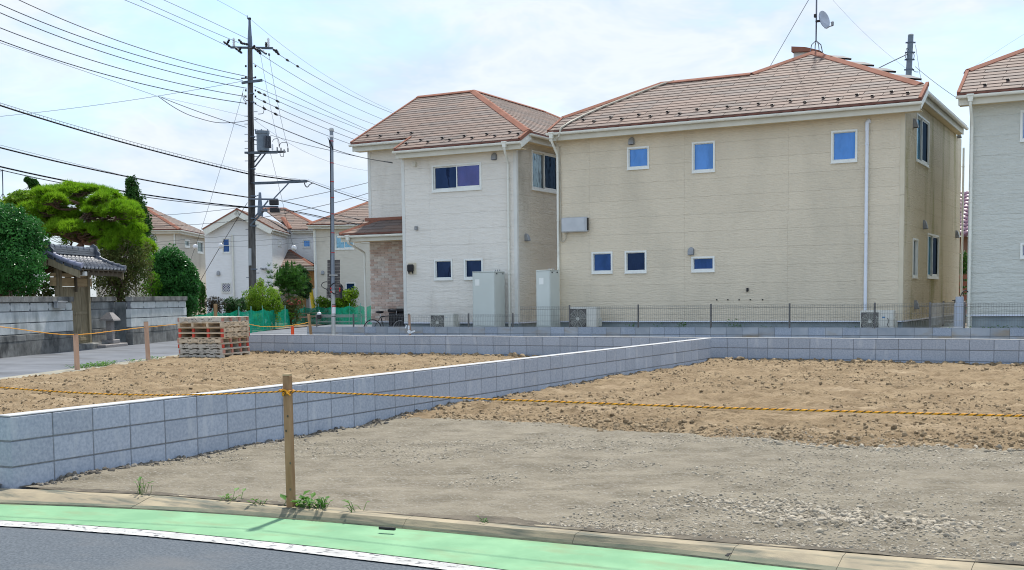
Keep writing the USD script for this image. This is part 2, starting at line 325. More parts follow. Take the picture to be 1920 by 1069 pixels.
def lot_sheet(x0, x1, ys, nx):
    U = np.linspace(0, 1, nx); X0 = np.array([x0(y) for y in ys]); X1 = np.array([x1(y) for y in ys])
    X = X0[None] + U[:, None] * (X1 - X0)[None]; Y = np.broadcast_to(np.asarray(ys)[None], X.shape)
    kt_ = np.interp(X, KT[:, 0], KT[:, 1]) + .05
    Y = np.maximum(Y, kt_ + (Y - ys[0]) * .0)
    Z = lot_z(X, Y); a, b = X.shape; V = np.stack([X, Y, Z], -1).reshape(-1, 3); i = np.arange(a * b).reshape(a, b)
    q = np.stack([i[:-1, :-1], i[1:, :-1], i[1:, 1:], i[:-1, 1:]], -1).reshape(-1, 4)
    F = np.vstack([q[:, [0, 1, 2]], q[:, [0, 2, 3]]])
    return V, F
def split_by(mesh, test):
    V, F = mesh; c = V[F].mean(1); k = test(c); out = []
    for s in (k, ~k):
        f = F[s]; ids, inv = np.unique(f, return_inverse=True); out.append((V[ids], inv.reshape(-1, 3)))
    return out
ys = np.r_[np.arange(6.0, 9.0, .022), np.arange(9.0, 13, .032), np.arange(13, 22.42, .055)]
right = lot_sheet(lambda y: -7.598, lambda y: 2.6, ys, 380)
jit = lambda c: edge_y(c[:, 0]) + .35 * (meshkit.fbm(np.c_[c[:, :2] * 5, 0 * c[:, 0]], 4, 8) - .5)
gv, dr = split_by(right, lambda c: c[:, 1] < jit(c))
damp_w = lambda c: (.05 + .42 * np.clip(meshkit.fbm(np.c_[c[:, 0] * 1.1, 0 * c[:, 0], 0 * c[:, 0]], 3, 61) - .36, 0, 1)) * np.where(c[:, 0] > -4.2, 1.0, .35) + .10 * np.exp(-(c[:, 0] + 7.3) ** 2 * 2) + .06 * (meshkit.fbm(c * 9, 3, 62) - .5)
edge_d, gv = split_by(gv, lambda c: c[:, 1] < np.interp(c[:, 0], KT[:, 0], KT[:, 1]) + .07 + damp_w(c))
solo('damp_edge', edge_d, M['damp'], kind='structure', smooth=True)
solo('gravel_lot', gv, M['gravel'], kind='structure', smooth=True)
solo('dirt_lot', dr, M['dirt'], kind='structure', smooth=True)
ysl = np.r_[np.arange(5.0, 12, .06), np.arange(12, 22.42, .05)]
left = lot_sheet(lambda y: road_edge(y) + .02, lambda y: -7.72, ysl, 230)
solo('dirt_lot', left, M['dirt'], kind='structure', smooth=True)
# the side road, its pale gutter strip and the street beyond the back walls
yy = np.array([3.0, 8, 13.27, 20.46, 26, 34, 44, 70, 110]); ex = road_edge(yy)
solo('gutter_strip', strip(np.c_[ex - .52, yy], np.c_[ex + .04, yy], .075), M['gutter_strip'], kind='structure')
solo('side_road', strip(np.c_[ex - 5.4, yy], np.c_[ex - .50, yy], .071), M['side_asphalt'], kind='structure')
solo('back_ground', poly_sheet([(road_edge(22.4), 22.4), (30, 22.4), (30, 28.4), (-22.2, 28.4), (-22.2, 130), (-70, 130)], .067), M['street'], kind='structure')
solo('garden_ground', poly_sheet([(-23.0, 14), (-44, 62), (-50, 120), (-140, 120), (-90, 8)], .060), M['soil'], kind='structure')
solo('house_plot', sheet(np.linspace(-22.3, 30, 30), np.linspace(28.46, 75, 30), lambda x, y: .175 + 0 * x), M["soil"], kind='structure')

# ------------------------------------------------------------------ loose stones and clods on the lots: nobody could count them
def scatter(name, label, catg, protos, mats, pts, radii, seed):
    path = uniq('/World', name)
    pi = UsdGeom.PointInstancer.Define(stage, path); rg = np.random.default_rng(seed)
    rel = []
    for k, (pm, mm) in enumerate(zip(protos, mats)):
        usdkit.mesh(stage, f'{path}/shape_{k:03d}', pm, mm, smooth=35); rel.append(Sdf.Path(f'{path}/shape_{k:03d}'))
    pi.CreatePrototypesRel().SetTargets(rel); n = len(pts)
    pi.CreateProtoIndicesAttr(Vt.IntArray.FromNumpy(rg.integers(0, len(protos), n).astype(np.int32)))
    pi.CreatePositionsAttr(Vt.Vec3fArray.FromNumpy(pts.astype(np.float32)))
    sc = radii[:, None] * rg.uniform(.75, 1.25, (n, 3)); pi.CreateScalesAttr(Vt.Vec3fArray.FromNumpy(sc.astype(np.float32)))
    q = rg.normal(size=(n, 4)) * [1, .25, .25, 1]; q /= np.linalg.norm(q, axis=1, keepdims=True)
    pi.CreateOrientationsAttr(Vt.QuathArray([Gf.Quath(*map(float, a)) for a in q]))
    return tag(path, label, catg, None, 'stuff')
def on_lot(x, y, r): return np.stack([x, y, lot_z(x, y) + r * .05], -1)
protos = [blob(1, k, 2 if k < 3 else 1, .38, (1, .85, .62)) for k in range(6)]
rg = np.random.default_rng(3)
n = 42000; x = rg.uniform(-7.5, 2.0, n); y = 6.35 + rg.random(n) ** 1.35 * 4.9
keep = (meshkit.fbm(P3(x, y, .9), 3, 31) > .56 - .07 * (x > -3.2)) & (y < edge_y(x) + .3)
x, y = x[keep], y[keep]; r = .0035 + .0095 * rg.random(len(x)) ** 3.2
cx, cy = PZ(1600, 978, 0)[:2]; k = 900                            # the heap of bigger stones at lower right
hx, hy = cx + rg.normal(0, .42, k), cy + rg.normal(.05, .17, k); hr = .007 + .020 * rg.random(k) ** 2.6
cx2, cy2 = PZ(1380, 945, 0)[:2]; k = 500
gx_, gy_ = cx2 + rg.normal(0, .35, k), cy2 + rg.normal(0, .16, k); gr = .006 + .013 * rg.random(k) ** 2
ex_ = rg.uniform(-3.4, 1.5, 420); ey = edge_y(ex_) + rg.normal(-.12, .12, 420); er = .008 + .026 * rg.random(420) ** 3
bx = rg.uniform(-3.3, 1.5, 700); by = np.interp(bx, KT[:, 0], KT[:, 1]) + .12 + np.abs(rg.normal(0, .10, 700)); br = .004 + .010 * rg.random(700) ** 2
x, y, r = np.r_[x, hx, gx_, ex_, bx], np.r_[y, hy, gy_, ey, by], np.r_[r, hr, gr, er, br]
ok = (y > np.interp(x, KT[:, 0], KT[:, 1]) + .12)
scatter('gravel_stones', 'loose pale gravel stones scattered over the grey lot', 'gravel', protos, [M['stone']] * 6, on_lot(x[ok], y[ok], r[ok]), r[ok], 41)
n = 30000; x = rg.uniform(-7.5, 2.2, n); y = rg.uniform(10.9, 22.3, n); ok = (y > edge_y(x) - .15) & (meshkit.fbm(P3(x, y, .8), 3, 33) > .40)
r = .005 + .024 * rg.random(n) ** 7
k = 3200; ax = rg.uniform(-7.2, 1.5, k); ay = edge_y(ax) + np.abs(rg.normal(.1, .28, k)); ar = .006 + .024 * rg.random(k) ** 4
k = 420; wx = rg.uniform(-7.4, 1.5, k); wy = 22.36 - np.abs(rg.normal(0, .14, k)); wr = .015 + .05 * rg.random(k) ** 3
x, y, r = np.r_[x[ok], ax, wx], np.r_[y[ok], ay, wy], np.r_[r[ok], ar, wr]
scatter('dirt_clods', 'crumbled brown earth clods strewn on the right hand lot', 'earth clods', [blob(1, 20 + k, 1, .75, (1, .9, .7)) for k in range(6)], [M['clod']] * 6, on_lot(x, y, r), r, 42)
n = 26000; y = rg.uniform(8, 22.35, n); x = road_edge(y) + rg.random(n) * (-7.8 - road_edge(y)); r = .006 + .026 * rg.random(n) ** 7
k = 380; wx = rg.uniform(-20, -7.9, k); wy = 22.36 - np.abs(rg.normal(0, .14, k)); wr = .02 + .06 * rg.random(k) ** 3
ok = meshkit.fbm(P3(x, y, .8), 3, 34) > .41
x, y, r = np.r_[x[ok], wx], np.r_[y[ok], wy], np.r_[r[ok], wr]
scatter('dirt_clods', 'crumbled brown earth clods strewn on the left lot behind the low wall', 'earth clods', [blob(1, 30 + k, 1, .75, (1, .9, .7)) for k in range(6)], [M['clod']] * 6, on_lot(x, y, r), r, 43)
k = 2600; y = 6.1 + rg.random(k) ** 1.2 * 15.5; x = -7.585 + np.abs(rg.normal(0, .075, k)) + .008; r = .004 + .026 * rg.random(k) ** 4 * np.clip(1.3 - (y - 6) / 14, .5, 1)
scatter('wall_foot_rubble', 'grey broken rubble along the foot of the long block wall', 'rubble', [blob(1, 50 + k, 1, .7, (1, .8, .8)) for k in range(4)], [M['rubble']] * 4, on_lot(x, y, r), r, 44)

# ------------------------------------------------------------------ the block walls: every block is a part
def block_wall(name, label, o, u, w, joints, rows, thick, mats, seed, end_cap=True, cap=True):
    """o: top front corner, u: along, w: outward; joints: distances along u; rows: list of (z_top, z_bottom) relative to o."""
    t = thing(name, label, 'block wall'); rg = np.random.default_rng(seed); o = np.asarray(o, float); u = np.asarray(u, float); w = np.asarray(w, float); z = np.array([0, 0, 1.])
    L0, L1 = joints[0], joints[-1]; z0 = rows[-1][1]
    part(t, 'mortar_core', frame_box(o + u * (L0 + .006) - w * (thick - .006) + z * z0, u, w, z, L1 - L0 - .012, thick - .012, -z0 - .012), M['mortar'])
    for a, b in zip(joints[:-1], joints[1:]):
        for zt, zb in rows:
            j = rg.uniform(-.0015, .0015)
            part(t, 'block', frame_box(o + u * (a + .0035) - w * (thick - j) + z * (zb + .005), u, w, z, b - a - .007, thick, zt - zb - .010, .005), mats[rg.integers(len(mats))])
    if cap:
        part(t, 'mortar_cap', frame_box(o + u * L0 - w * (thick - .004) + z * -.006, u, w, z, L1 - L0, thick - .008, .012, .004), M['mortar_cap'])
    return t
R3 = [(-.004, -.195), (-.195, -.395), (-.395, -.60)]
J = list(np.arange(0, 39.5) * .4); J = J + [J[-1] + .56, 16.36]
block_wall('block_wall', 'long grey concrete block wall running diagonally from the near left corner', (-7.6, 5.94, .54), (0, 1, 0), (1, 0, 0), J, R3, .15, [M['block']], 1)
x0 = PY(1363.3, 650, 22.45)[0]; J = [x0 + .412 * k for k in range(-33, 21)]; base = J[0]
block_wall('block_wall', 'grey block wall standing across the back of both empty lots', (base, 22.45, .545), (1, 0, 0), (0, -1, 0), [j - base for j in J], [(-.004, -.2), (-.2, -.405), (-.405, -.62)], .12, [M['block']], 2)
x0 = PY(1612.5, 620, 28.4)[0]; J = [x0 + .4125 * k for k in range(-39, 19)]; J[0] = PY(575, 620, 28.4)[0]; base = J[0]
block_wall('block_wall', 'low stained block wall carrying the mesh fence in front of the houses', (base, 28.4, .59), (1, 0, 0), (0, -1, 0), [j - base for j in J], [(-.004, -.2), (-.2, -.41), (-.41, -.56)], .12, [M['block_old'], M['block_old'], M['block']], 3, cap=False)
# ------------------------------------------------------------------ houses
def siding(name, c1, c2, bs, strength, stain, dist=.03, rand=.02):
    return mat(name, c1, c2, scale=1.0, stretch=tuple(v * 1.0 for v in bs), detail=6, ramp=(.30, .70), rough=.85, bump=strength, bscale=1.0, bstretch=bs, bdist=dist, stain=stain, rand=rand, spec=.2)
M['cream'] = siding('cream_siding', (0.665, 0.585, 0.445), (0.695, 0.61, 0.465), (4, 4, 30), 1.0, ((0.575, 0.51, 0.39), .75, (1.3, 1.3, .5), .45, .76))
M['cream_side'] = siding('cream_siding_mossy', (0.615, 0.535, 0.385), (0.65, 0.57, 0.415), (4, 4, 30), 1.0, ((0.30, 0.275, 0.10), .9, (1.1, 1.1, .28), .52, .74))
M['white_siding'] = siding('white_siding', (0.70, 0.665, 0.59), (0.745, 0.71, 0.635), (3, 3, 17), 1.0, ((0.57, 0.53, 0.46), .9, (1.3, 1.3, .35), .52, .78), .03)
M['white_siding_shaded'] = siding('white_siding_shaded', (0.60, 0.565, 0.475), (0.645, 0.61, 0.52), (3, 3, 17), 1.0, ((0.34, 0.31, 0.24), .8, (1, 1, .4), .55, .78), .03)  # shaded copy of the white siding: side wall shade put into the colour
M['green_siding'] = siding('grey_green_siding', (0.575, 0.59, 0.53), (0.62, 0.635, 0.575), (3, 3, 15), 1.0, None, .06)
M['trim'] = mat('cream_trim', (0.56, 0.50, 0.37), (0.60, 0.54, 0.41), scale=2, rough=.6)
M['trim_white'] = mat('white_trim', (0.60, 0.60, 0.55), (0.66, 0.66, 0.61), scale=2, rough=.6)
M['gutter'] = mat('gutter_cream', (0.66, 0.66, 0.58), (0.72, 0.72, 0.64), scale=2, rough=.4, stain=((.52, .50, .42), 3, (1, 1, 1), .6, .75))
M['fascia'] = mat('fascia_cream', (0.58, 0.56, 0.47), (0.64, 0.62, 0.53), scale=2, rough=.6)
M['soffit'] = mat('soffit_cream', (0.62, 0.52, 0.33), (0.66, 0.56, 0.37), scale=2, rough=.7)
M['pipe_blue'] = mat('white_pipe', (0.66, 0.70, 0.76), (0.70, 0.74, 0.79), scale=2, rough=.4)
M['frame'] = mat('window_frame', (0.70, 0.71, 0.66), (0.76, 0.77, 0.72), scale=3, rough=.4)
M['found'] = mat('foundation', (0.22, 0.27, 0.29), (0.29, 0.34, 0.355), scale=2.5, bump=.2, bscale=40)
M['flash'] = mat('base_flashing', (0.62, 0.66, 0.74), rough=.4)
M['drip'] = mat('drip_edge', (0.115, 0.042, 0.028), (0.165, 0.062, 0.04), scale=5, rough=.5)
M['ridge'] = mat('ridge_metal', (0.225, 0.098, 0.064), (0.28, 0.128, 0.09), scale=1.5, rough=.85, spec=.1, stain=((.21, .10, .07), 2, (1, 1, 1), .55, .7))
M['deck'] = mat('roof_deck', (0.07, 0.045, 0.035), rough=.9)
TILES = [mat(f'roof_slate_{k}', a, b, scale=3.2, stretch=(1, 4, 4), detail=7, rough=.75, rand=.10, bump=.25, bscale=60, bdist=.004, stain=((.09, .075, .064), 1.3, (.8, .8, .8), .58, .74))
         for k, (a, b) in enumerate([((.148, .101, .079), (.192, .134, .105)), ((.134, .099, .081), (.174, .130, .108)), ((.160, .107, .082), (.205, .140, .109)), ((.126, .098, .084), (.164, .127, .109))])]
M['snow'] = mat('black_metal', (.014, .013, .013), (.022, .02, .02), rough=.5)
M['vent'] = mat('vent_steel', (.24, .25, .255), (.31, .32, .325), rough=.4, metal=.25)
M['conduit'] = mat('conduit_beige', (.40, .36, .28), (.46, .42, .33), rough=.5)
M['box_grey'] = mat('box_grey', (.42, .44, .45), (.47, .49, .50), rough=.5)
M['black'] = mat('black_plastic', (.012, .012, .014), (.02, .02, .022), rough=.5)
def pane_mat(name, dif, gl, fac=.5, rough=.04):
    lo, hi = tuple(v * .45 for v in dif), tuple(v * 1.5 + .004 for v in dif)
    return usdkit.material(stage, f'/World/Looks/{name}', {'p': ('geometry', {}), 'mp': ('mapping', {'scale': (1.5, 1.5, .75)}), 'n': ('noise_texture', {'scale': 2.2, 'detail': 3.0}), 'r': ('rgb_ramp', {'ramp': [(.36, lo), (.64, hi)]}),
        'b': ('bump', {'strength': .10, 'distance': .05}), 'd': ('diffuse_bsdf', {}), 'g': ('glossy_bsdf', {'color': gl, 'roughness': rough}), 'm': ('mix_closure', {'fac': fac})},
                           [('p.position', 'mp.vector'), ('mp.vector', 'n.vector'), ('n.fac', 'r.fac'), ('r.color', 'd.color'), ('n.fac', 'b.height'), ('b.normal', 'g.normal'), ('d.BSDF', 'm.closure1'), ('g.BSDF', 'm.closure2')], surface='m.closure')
M['pane_reflect_bright'] = pane_mat('pane_reflect_bright', (.042, .115, .29), (.12, .26, .54), .55)  # bright sky reflection painted into the diffuse and gloss colours
M['pane_reflect_mid'] = pane_mat('pane_reflect_mid', (.012, .03, .10), (.05, .105, .27), .55)  # dimmer reflected sky, put into the pane colour
M['pane_reflect_dark'] = pane_mat('pane_reflect_dark', (.006, .011, .03), (.035, .06, .135), .5)  # darkest copy of the painted sky reflection
M['pane_violet'] = pane_mat('pane_violet', (.035, .033, .10), (.11, .115, .26), .6)
M['pane_black'] = pane_mat('pane_black', (.006, .008, .012), (.035, .05, .075), .5)
M['pane_grey'] = pane_mat('pane_grey', (.20, .23, .24), (.30, .36, .40), .4)
M['pane_teal'] = pane_mat('pane_teal', (.10, .22, .30), (.24, .42, .55), .5)
Zv = np.array([0, 0, 1.])

def panel_wall(h, o, u, n, outline, openings, cols, z_anchor, m, back='wall', row=.455, gap=.003, label=None):
    """o: point of the wall face at s = 0, z = 0; outline: polygon in (s, z)."""
    o, u, n = (np.asarray(a, float) for a in (o, u, n)); P = Polygon(outline).buffer(0)
    hole = unary_union([sbox(a, c, b, d) for a, b, c, d in openings]) if openings else None
    body = P.difference(hole) if hole is not None else P
    part(h, back, extrude(body, o - n * .13, u, Zv, n, .115), M['deck'] if m is None else m, label=label)
    s0, z0, s1, z1 = P.bounds; cs = sorted([s0] + [c for c in cols if s0 < c < s1] + [s1]); zs = [z_anchor + row * k for k in range(-40, 60)]
    zs = sorted([z0] + [z for z in zs if z0 + .02 < z < z1 - .02] + [z1])
    for a, b in zip(cs[:-1], cs[1:]):
        for c, d in zip(zs[:-1], zs[1:]):
            g = body.intersection(sbox(a + gap / 2, c + gap / 2, b - gap / 2, d - gap / 2))
            if g.is_empty or g.area < .004: continue
            for q in getattr(g, 'geoms', [g]):
                if q.geom_type == 'Polygon' and q.area > .004: part(h, 'siding_panel', extrude(q, o - n * .014, u, Zv, n, .014), m)
def window(h, o, u, n, s0, s1, z0, z1, panes, kind='fixed', depth=.02, fw=.045, sill=.02):
    """frame of four bars standing proud of the wall, inner sash, panes set back in it."""
    o, u, n = (np.asarray(a, float) for a in (o, u, n))
    def B(a, b, c, d, i, j): return frame_box(o + u * a + Zv * c + n * i, u, Zv, n, b - a, d - c, j - i)
    f = [B(s0, s0 + fw, z0, z1, -.09, depth), B(s1 - fw, s1, z0, z1, -.09, depth), B(s0 + fw, s1 - fw, z1 - fw, z1, -.09, depth - .001), B(s0 + fw, s1 - fw, z0, z0 + fw * 1.35, -.09, depth + .004),
         B(s0 - .006, s1 + .006, z0 - .018, z0 - .001, -.01, depth + .016)]
    w = part(h, 'window', cat(f), M['frame'])
    a, b, c, d = s0 + fw, s1 - fw, z0 + fw * 1.35, z1 - fw
    if kind == 'fixed':
        r = .018
        part(w, 'sash', cat([B(a, a + r, c, d, -.07, -.02), B(b - r, b, c, d, -.07, -.02), B(a + r, b - r, d - r, d, -.07, -.021), B(a + r, b - r, c, c + r, -.07, -.021)]), M['frame'])
        part(w, 'pane', B(a + r, b - r, c + r, d - r, -.058, -.05), panes[0])
    elif kind == 'sliding':
        mid = (a + b) / 2; r = .035
        for k, (p, q, i) in enumerate([(a, mid + r / 2, -.075), (mid - r / 2, b, -.035)]):
            part(w, 'sash', cat([B(p, p + r, c, d, i, i + .03), B(q - r, q, c, d, i, i + .03), B(p + r, q - r, d - r, d, i, i + .029), B(p + r, q - r, c, c + r * (1.2 if k == 0 else 1.8), i, i + .029)]), M['frame'])
            part(w, 'pane', B(p + r, q - r, c + r, d - r, i + .010, i + .016), panes[k % len(panes)])
    elif kind == 'hung':
        mid = (c + d) / 2; r = .03
        for k, (p, q, i) in enumerate([(c, mid + r / 2, -.075), (mid - r / 2, d, -.035)]):
            part(w, 'sash', cat([B(a, b, p, p + r, i, i + .03), B(a, b, q - r, q, i, i + .03), B(a, a + r, p + r, q - r, i, i + .029), B(b - r, b, p + r, q - r, i, i + .029)]), M['frame'])
            part(w, 'pane', B(a + r, b - r, p + r, q - r, i + .010, i + .016), panes[k % len(panes)])
    part(w, 'back_board', B(s0 + .002, s1 - .002, z0 + .002, z1 - .002, -.115, -.092), M['black'])
    return w
_tile_n = {}
def slope(h, pts, u, tiles=True, expo=.232, tl=.96, th=.017, seed=1, off=0.0, name='roof_slope'):
    """a roof plane: dark deck and individually laid slates clipped to its outline. pts: 3-D corners; u: along the eave."""
    pts = np.asarray(pts, float); u = np.asarray(u, float); n = np.cross(pts[1] - pts[0], pts[2] - pts[0]); n = n / np.linalg.norm(n)
    if n[2] < 0: n = -n
    u = u - n * (u @ n); u /= np.linalg.norm(u); v = np.cross(n, u)
    if v[2] < 0: v = -v
    o = pts[0]; P = Polygon([((p - o) @ u, (p - o) @ v) for p in pts]).buffer(0)
    part(h, name, extrude(P, o - n * .05, u, v, n, .045), M['deck'])
    if not tiles: return
    a0, b0, a1, b1 = P.bounds; rg = np.random.default_rng(seed); left = []
    for r in range(int((b1 - b0) / expo) + 1):
        y0, y1 = b0 + r * expo, b0 + (r + 1) * expo + .010; s = off + (r % 2) * tl / 2 + (r * .137) % .05
        k0 = int(math.floor((a0 - s) / tl)) - 1
        for k in range(k0, k0 + int((a1 - a0) / tl) + 4):
            x0, x1 = s + k * tl + .007, s + (k + 1) * tl - .007
            g = P.intersection(sbox(x0, y0, x1, y1))
            for q in getattr(g, 'geoms', [g]):
                if q.geom_type != 'Polygon' or q.area < .002: continue
                c = np.array(q.exterior.coords)[:-1]; lift = rg.uniform(-.002, .002)
                if Polygon(c).exterior.is_ccw is False: c = c[::-1]
                hgt = th + lift - (c[:, 1] - y0) / expo * (th - .002); m = len(c)
                top = o + c[:, :1] * u + c[:, 1:] * v + n * hgt[:, None]; bot = o + c[:, :1] * u + c[:, 1:] * v - n * .004
                F = [[0, i, i + 1] for i in range(1, m - 1)] + [f for i in range(m) for f in ([i, m + i, m + (i + 1) % m], [i, m + (i + 1) % m, (i + 1) % m])]
                F = np.array(F)
                if np.cross(u, v) @ n < 0: F = F[:, ::-1]
                mesh = (np.vstack([top, bot]), F); mi = int(rg.choice(4, p=[.4, .25, .2, .15]))
                if _tile_n.get(h, 0) < 300: _tile_n[h] = _tile_n.get(h, 0) + 1; part(h, 'shingle', mesh, TILES[mi])
                else: left.append((mi, mesh))
    for k in range(4):
        ms = [m for mi, m in left if mi == k]
        if ms: part(h, 'far_shingles', cat(ms), TILES[k], kind='stuff')
def cap_line(h, a, b, name='hip_cap', w=.15, hh=.05, m=None):   # folded metal capping along a hip or ridge
    a, b = np.asarray(a, float), np.asarray(b, float); d = b - a; d /= np.linalg.norm(d); s = np.cross(d, Zv); s /= np.linalg.norm(s); t = np.cross(s, d)
    prof = [(-w, -.045), (-w, -.02), (-.03, hh), (.03, hh), (w, -.02), (w, -.045)]
    V = np.vstack([[p + s * x + t * z for x, z in prof] for p in (a, b)]); k = len(prof); F = []
    for i in range(k - 1): F += [[i, i + 1, k + i + 1], [i, k + i + 1, k + i]]
    for e in (0, k): F += [[e, e + i, e + i + 1] for i in range(1, k - 1)]
    part(h, name, (V, np.array(F)), m or M['ridge'])
def eave(h, a, b, out, z, wall_in=.35, fas=(-.27, -.115), gut=True, ends=(.04, .04), r=.055):
    """a, b: ends of the roof edge (x, y); out: outward; z: height of the roof edge."""
    a = np.array([*a, z], float); b = np.array([*b, z], float); d = (b - a) / np.linalg.norm(b - a); out = np.array([*out, 0], float)
    L = np.linalg.norm(b - a)
    part(h, 'drip_edge', frame_box(a - out * .03 - Zv * .05, d, out, Zv, L, .045, .046), M['drip'])
    part(h, 'fascia', frame_box(a - out * .10 + Zv * fas[0], d, out, Zv, L - .02, .03, fas[1] - fas[0] + .06), M['fascia'])
    part(h, 'soffit', frame_box(a - out * wall_in + Zv * (fas[0] + .012), d, out, Zv, L - .02, wall_in - .101, .02), M['soffit'])
    if gut:
        ang = np.linspace(math.pi, 2 * math.pi, 9); pr = [(math.cos(t) * r, math.sin(t) * r) for t in ang] + [(r, .012), (r - .012, .012), (r - .012, 0)] + [(math.cos(t) * (r - .008), math.sin(t) * (r - .008)) for t in ang[::-1]] + [(-r, .0)]
        c0 = a + out * .01 - d * ends[0] - Zv * .075; c1 = b + out * .01 + d * ends[1] - Zv * .085
        V = np.vstack([[c + out * x + Zv * q for x, q in pr] for c in (c0, c1)]); k = len(pr); F = []
        for i in range(k): j = (i + 1) % k; F += [[i, j, k + j], [i, k + j, k + i]]
        for e in (0, k): F += [[e, e + i, e + i + 1] for i in range(1, 9)]
        part(h, 'gutter', (V, np.array(F)), M['gutter'])
def barge(h, a, b, out, t=.03, hh=.20, drop=.06, cap=True):    # raking board under the verge from a (low) to b (high)
    a, b = np.asarray(a, float), np.asarray(b, float); d = b - a; L = np.linalg.norm(d); d /= L; s = np.array([*out, 0.]); up = np.cross(s, d); up = up if up[2] > 0 else -up
    part(h, 'barge_board', frame_box(a - s * t - up * (hh + drop), d, s, up, L, t, hh), M['gutter'])
    if cap: part(h, 'verge_cap', frame_box(a - s * .05 - up * drop, d, s, up, L, .075, drop + .035), M['ridge'])
def downpipe(h, x, y, ztop, zbot, ze, gy, n=(0, -1, 0), r=.034, head=True, jog=0.0):
    """hopper under the gutter, bent neck to the wall, pipe and brackets."""
    n = np.asarray(n, float); s = np.cross(n, Zv); base = np.array([x, y, 0.])
    if head:
        c = np.array([x - s[0] * jog, gy, ze]); t = frame_box(c - s * .075 - n * .06 + Zv * -.03, s, n, Zv, .15, .13, .035); V, F = frame_box(c - s * .065 - n * .05 + Zv * -.16, s, n, Zv, .13, .11, .13)
        V = np.array(V); lo = V[:, 2] < c[2] - .1; V[lo] = c + (V[lo] - c) * [.72, .72, 1]
        part(h, 'rain_head', cat([t, (V, F)]), M['gutter'])
        p = [c + Zv * -.15, c + Zv * -.24, base + n * .06 + Zv * (ztop - .12), base + n * .06 + Zv * (ztop - .22)]
        part(h, 'downpipe', tube([p[0], p[1], p[2] * .5 + p[1] * .5, p[2], p[3], base + n * .06 + Zv * zbot], r, 10), M['gutter'], smooth=40)
    else:
        part(h, 'downpipe', tube([base + n * .06 + Zv * ztop, base + n * .06 + Zv * zbot], r, 10), M['gutter'], smooth=40)
    z = ztop - .6
    while z > zbot + .3:
        part(h, 'pipe_bracket', cat([lathe([(r + .002, z), (r + .008, z + .003), (r + .008, z + .028), (r + .002, z + .03)], 10, (x + n[0] * .06, y + n[1] * .06, 0)), bar(base + Zv * (z + .015), base + n * .055 + Zv * (z + .015), .02)]), M['gutter']); z -= 1.35
def hood(h, c, u, n, w=.15, hh=.19, dp=.085):                  # round-topped vent hood
    c, u, n = (np.asarray(a, float) for a in (c, u, n)); a = np.linspace(0, math.pi, 9); P = Polygon([(-w / 2, -hh / 2)] + [(-w / 2 * math.cos(t), hh / 2 - w / 2 + w / 2 * math.sin(t)) for t in a] + [(w / 2, -hh / 2)])
    back = extrude(P.buffer(.012), c, u, Zv, n, .012); V, F = extrude(P, c, u, Zv, n, dp); V = np.array(V)
    t = (V - c) @ Zv; k = ((V - c) @ n) > dp / 2; V[k] -= np.outer(np.clip((t[k] + hh / 2) / hh, 0, 1) ** 1.5 * dp * .6, n)
    v = part(h, 'vent_hood', cat([back, (V, F)]), M['vent'])
    part(v, 'vent_opening', frame_box(c - u * (w / 2 - .012) - Zv * (hh / 2 + .006) + n * .014, u, n, Zv, w - .024, dp - .02, .005), M['black'])
def guards(h, xs, z_of, y_rows, rot=None):
    for k, x in enumerate(xs):
        y = y_rows[k % 2]; z = z_of(x, y)
        part(h, 'snow_guard', cat([frame_box((x - .038, y - .05, z + .008), (1, 0, 0), (0, .894, .447), (0, -.447, .894), .075, .11, .010), frame_box((x - .038, y - .05, z + .008), (1, 0, 0), (0, .894, .447), (0, -.447, .894), .075, .010, .045)]), M['snow'])

YF = 29.5; NF = (0, -1, 0); UX = (1, 0, 0); UY = (0, 1, 0); NX = (1, 0, 0)
def rectF(l, t, r, b, y=YF):                                   # window of the front wall from its edges in the photograph
    m = (t + b) / 2; q = (l + r) / 2
    return PY(l, m, y)[0], PY(r, m, y)[0], PY(q, b, y)[2], PY(q, t, y)[2]
def foundation(h, x0, x1, y, n=NF, u=UX, z0=.15, z1=.69):
    o = np.array([0, 0, 0.]); u = np.asarray(u, float); n = np.asarray(n, float)
    base = (np.array([x0, y, 0]) if u[0] else np.array([y, x0, 0]))
    part(h, 'foundation', frame_box(base - n * .16 + Zv * z0, u, n, Zv, x1 - x0, .13, z1 - z0), M['found'])
    part(h, 'base_flashing', frame_box(base - n * .12 + Zv * (z1 - .002), u, n, Zv, x1 - x0, .145, .034), M['flash'])

# ---- the large cream house on the right
H2 = thing('cream_house', 'large cream two storey house with long brown roof and five small windows', 'house')
xl, xr = -14.56, -5.22; za = PY(1365, 250 + 885 / 7.637, YF)[2]
wins = [(1176, 275.2, 1217.3, 317, 'pane_reflect_bright'), (1297.5, 265.4, 1340.7, 323, 'pane_reflect_bright'), (1558.4, 244, 1607.7, 304.4, 'pane_reflect_bright'), (1109.5, 472.3, 1148.7, 512.7, 'pane_reflect_mid'), (1171.6, 470.2, 1212.4, 511.8, 'pane_reflect_dark'), (1296.5, 481, 1340, 509.7, 'pane_reflect_mid')]
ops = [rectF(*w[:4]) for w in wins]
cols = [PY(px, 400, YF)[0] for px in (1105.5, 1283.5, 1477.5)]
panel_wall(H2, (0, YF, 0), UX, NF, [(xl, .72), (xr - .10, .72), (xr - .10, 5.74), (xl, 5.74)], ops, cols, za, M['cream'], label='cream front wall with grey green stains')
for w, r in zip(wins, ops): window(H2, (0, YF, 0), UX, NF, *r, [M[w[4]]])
part(H2, 'corner_trim', cat([box(xr - .10, xr + .006, YF - .008, YF + .10, .72, 4.0 - .25), box(xr - .10, xr + .006, YF - .008, YF + .10, 4.0 - .243, 5.78)]), M['trim'])
foundation(H2, xl, xr - .01, YF)
YB = 39.2
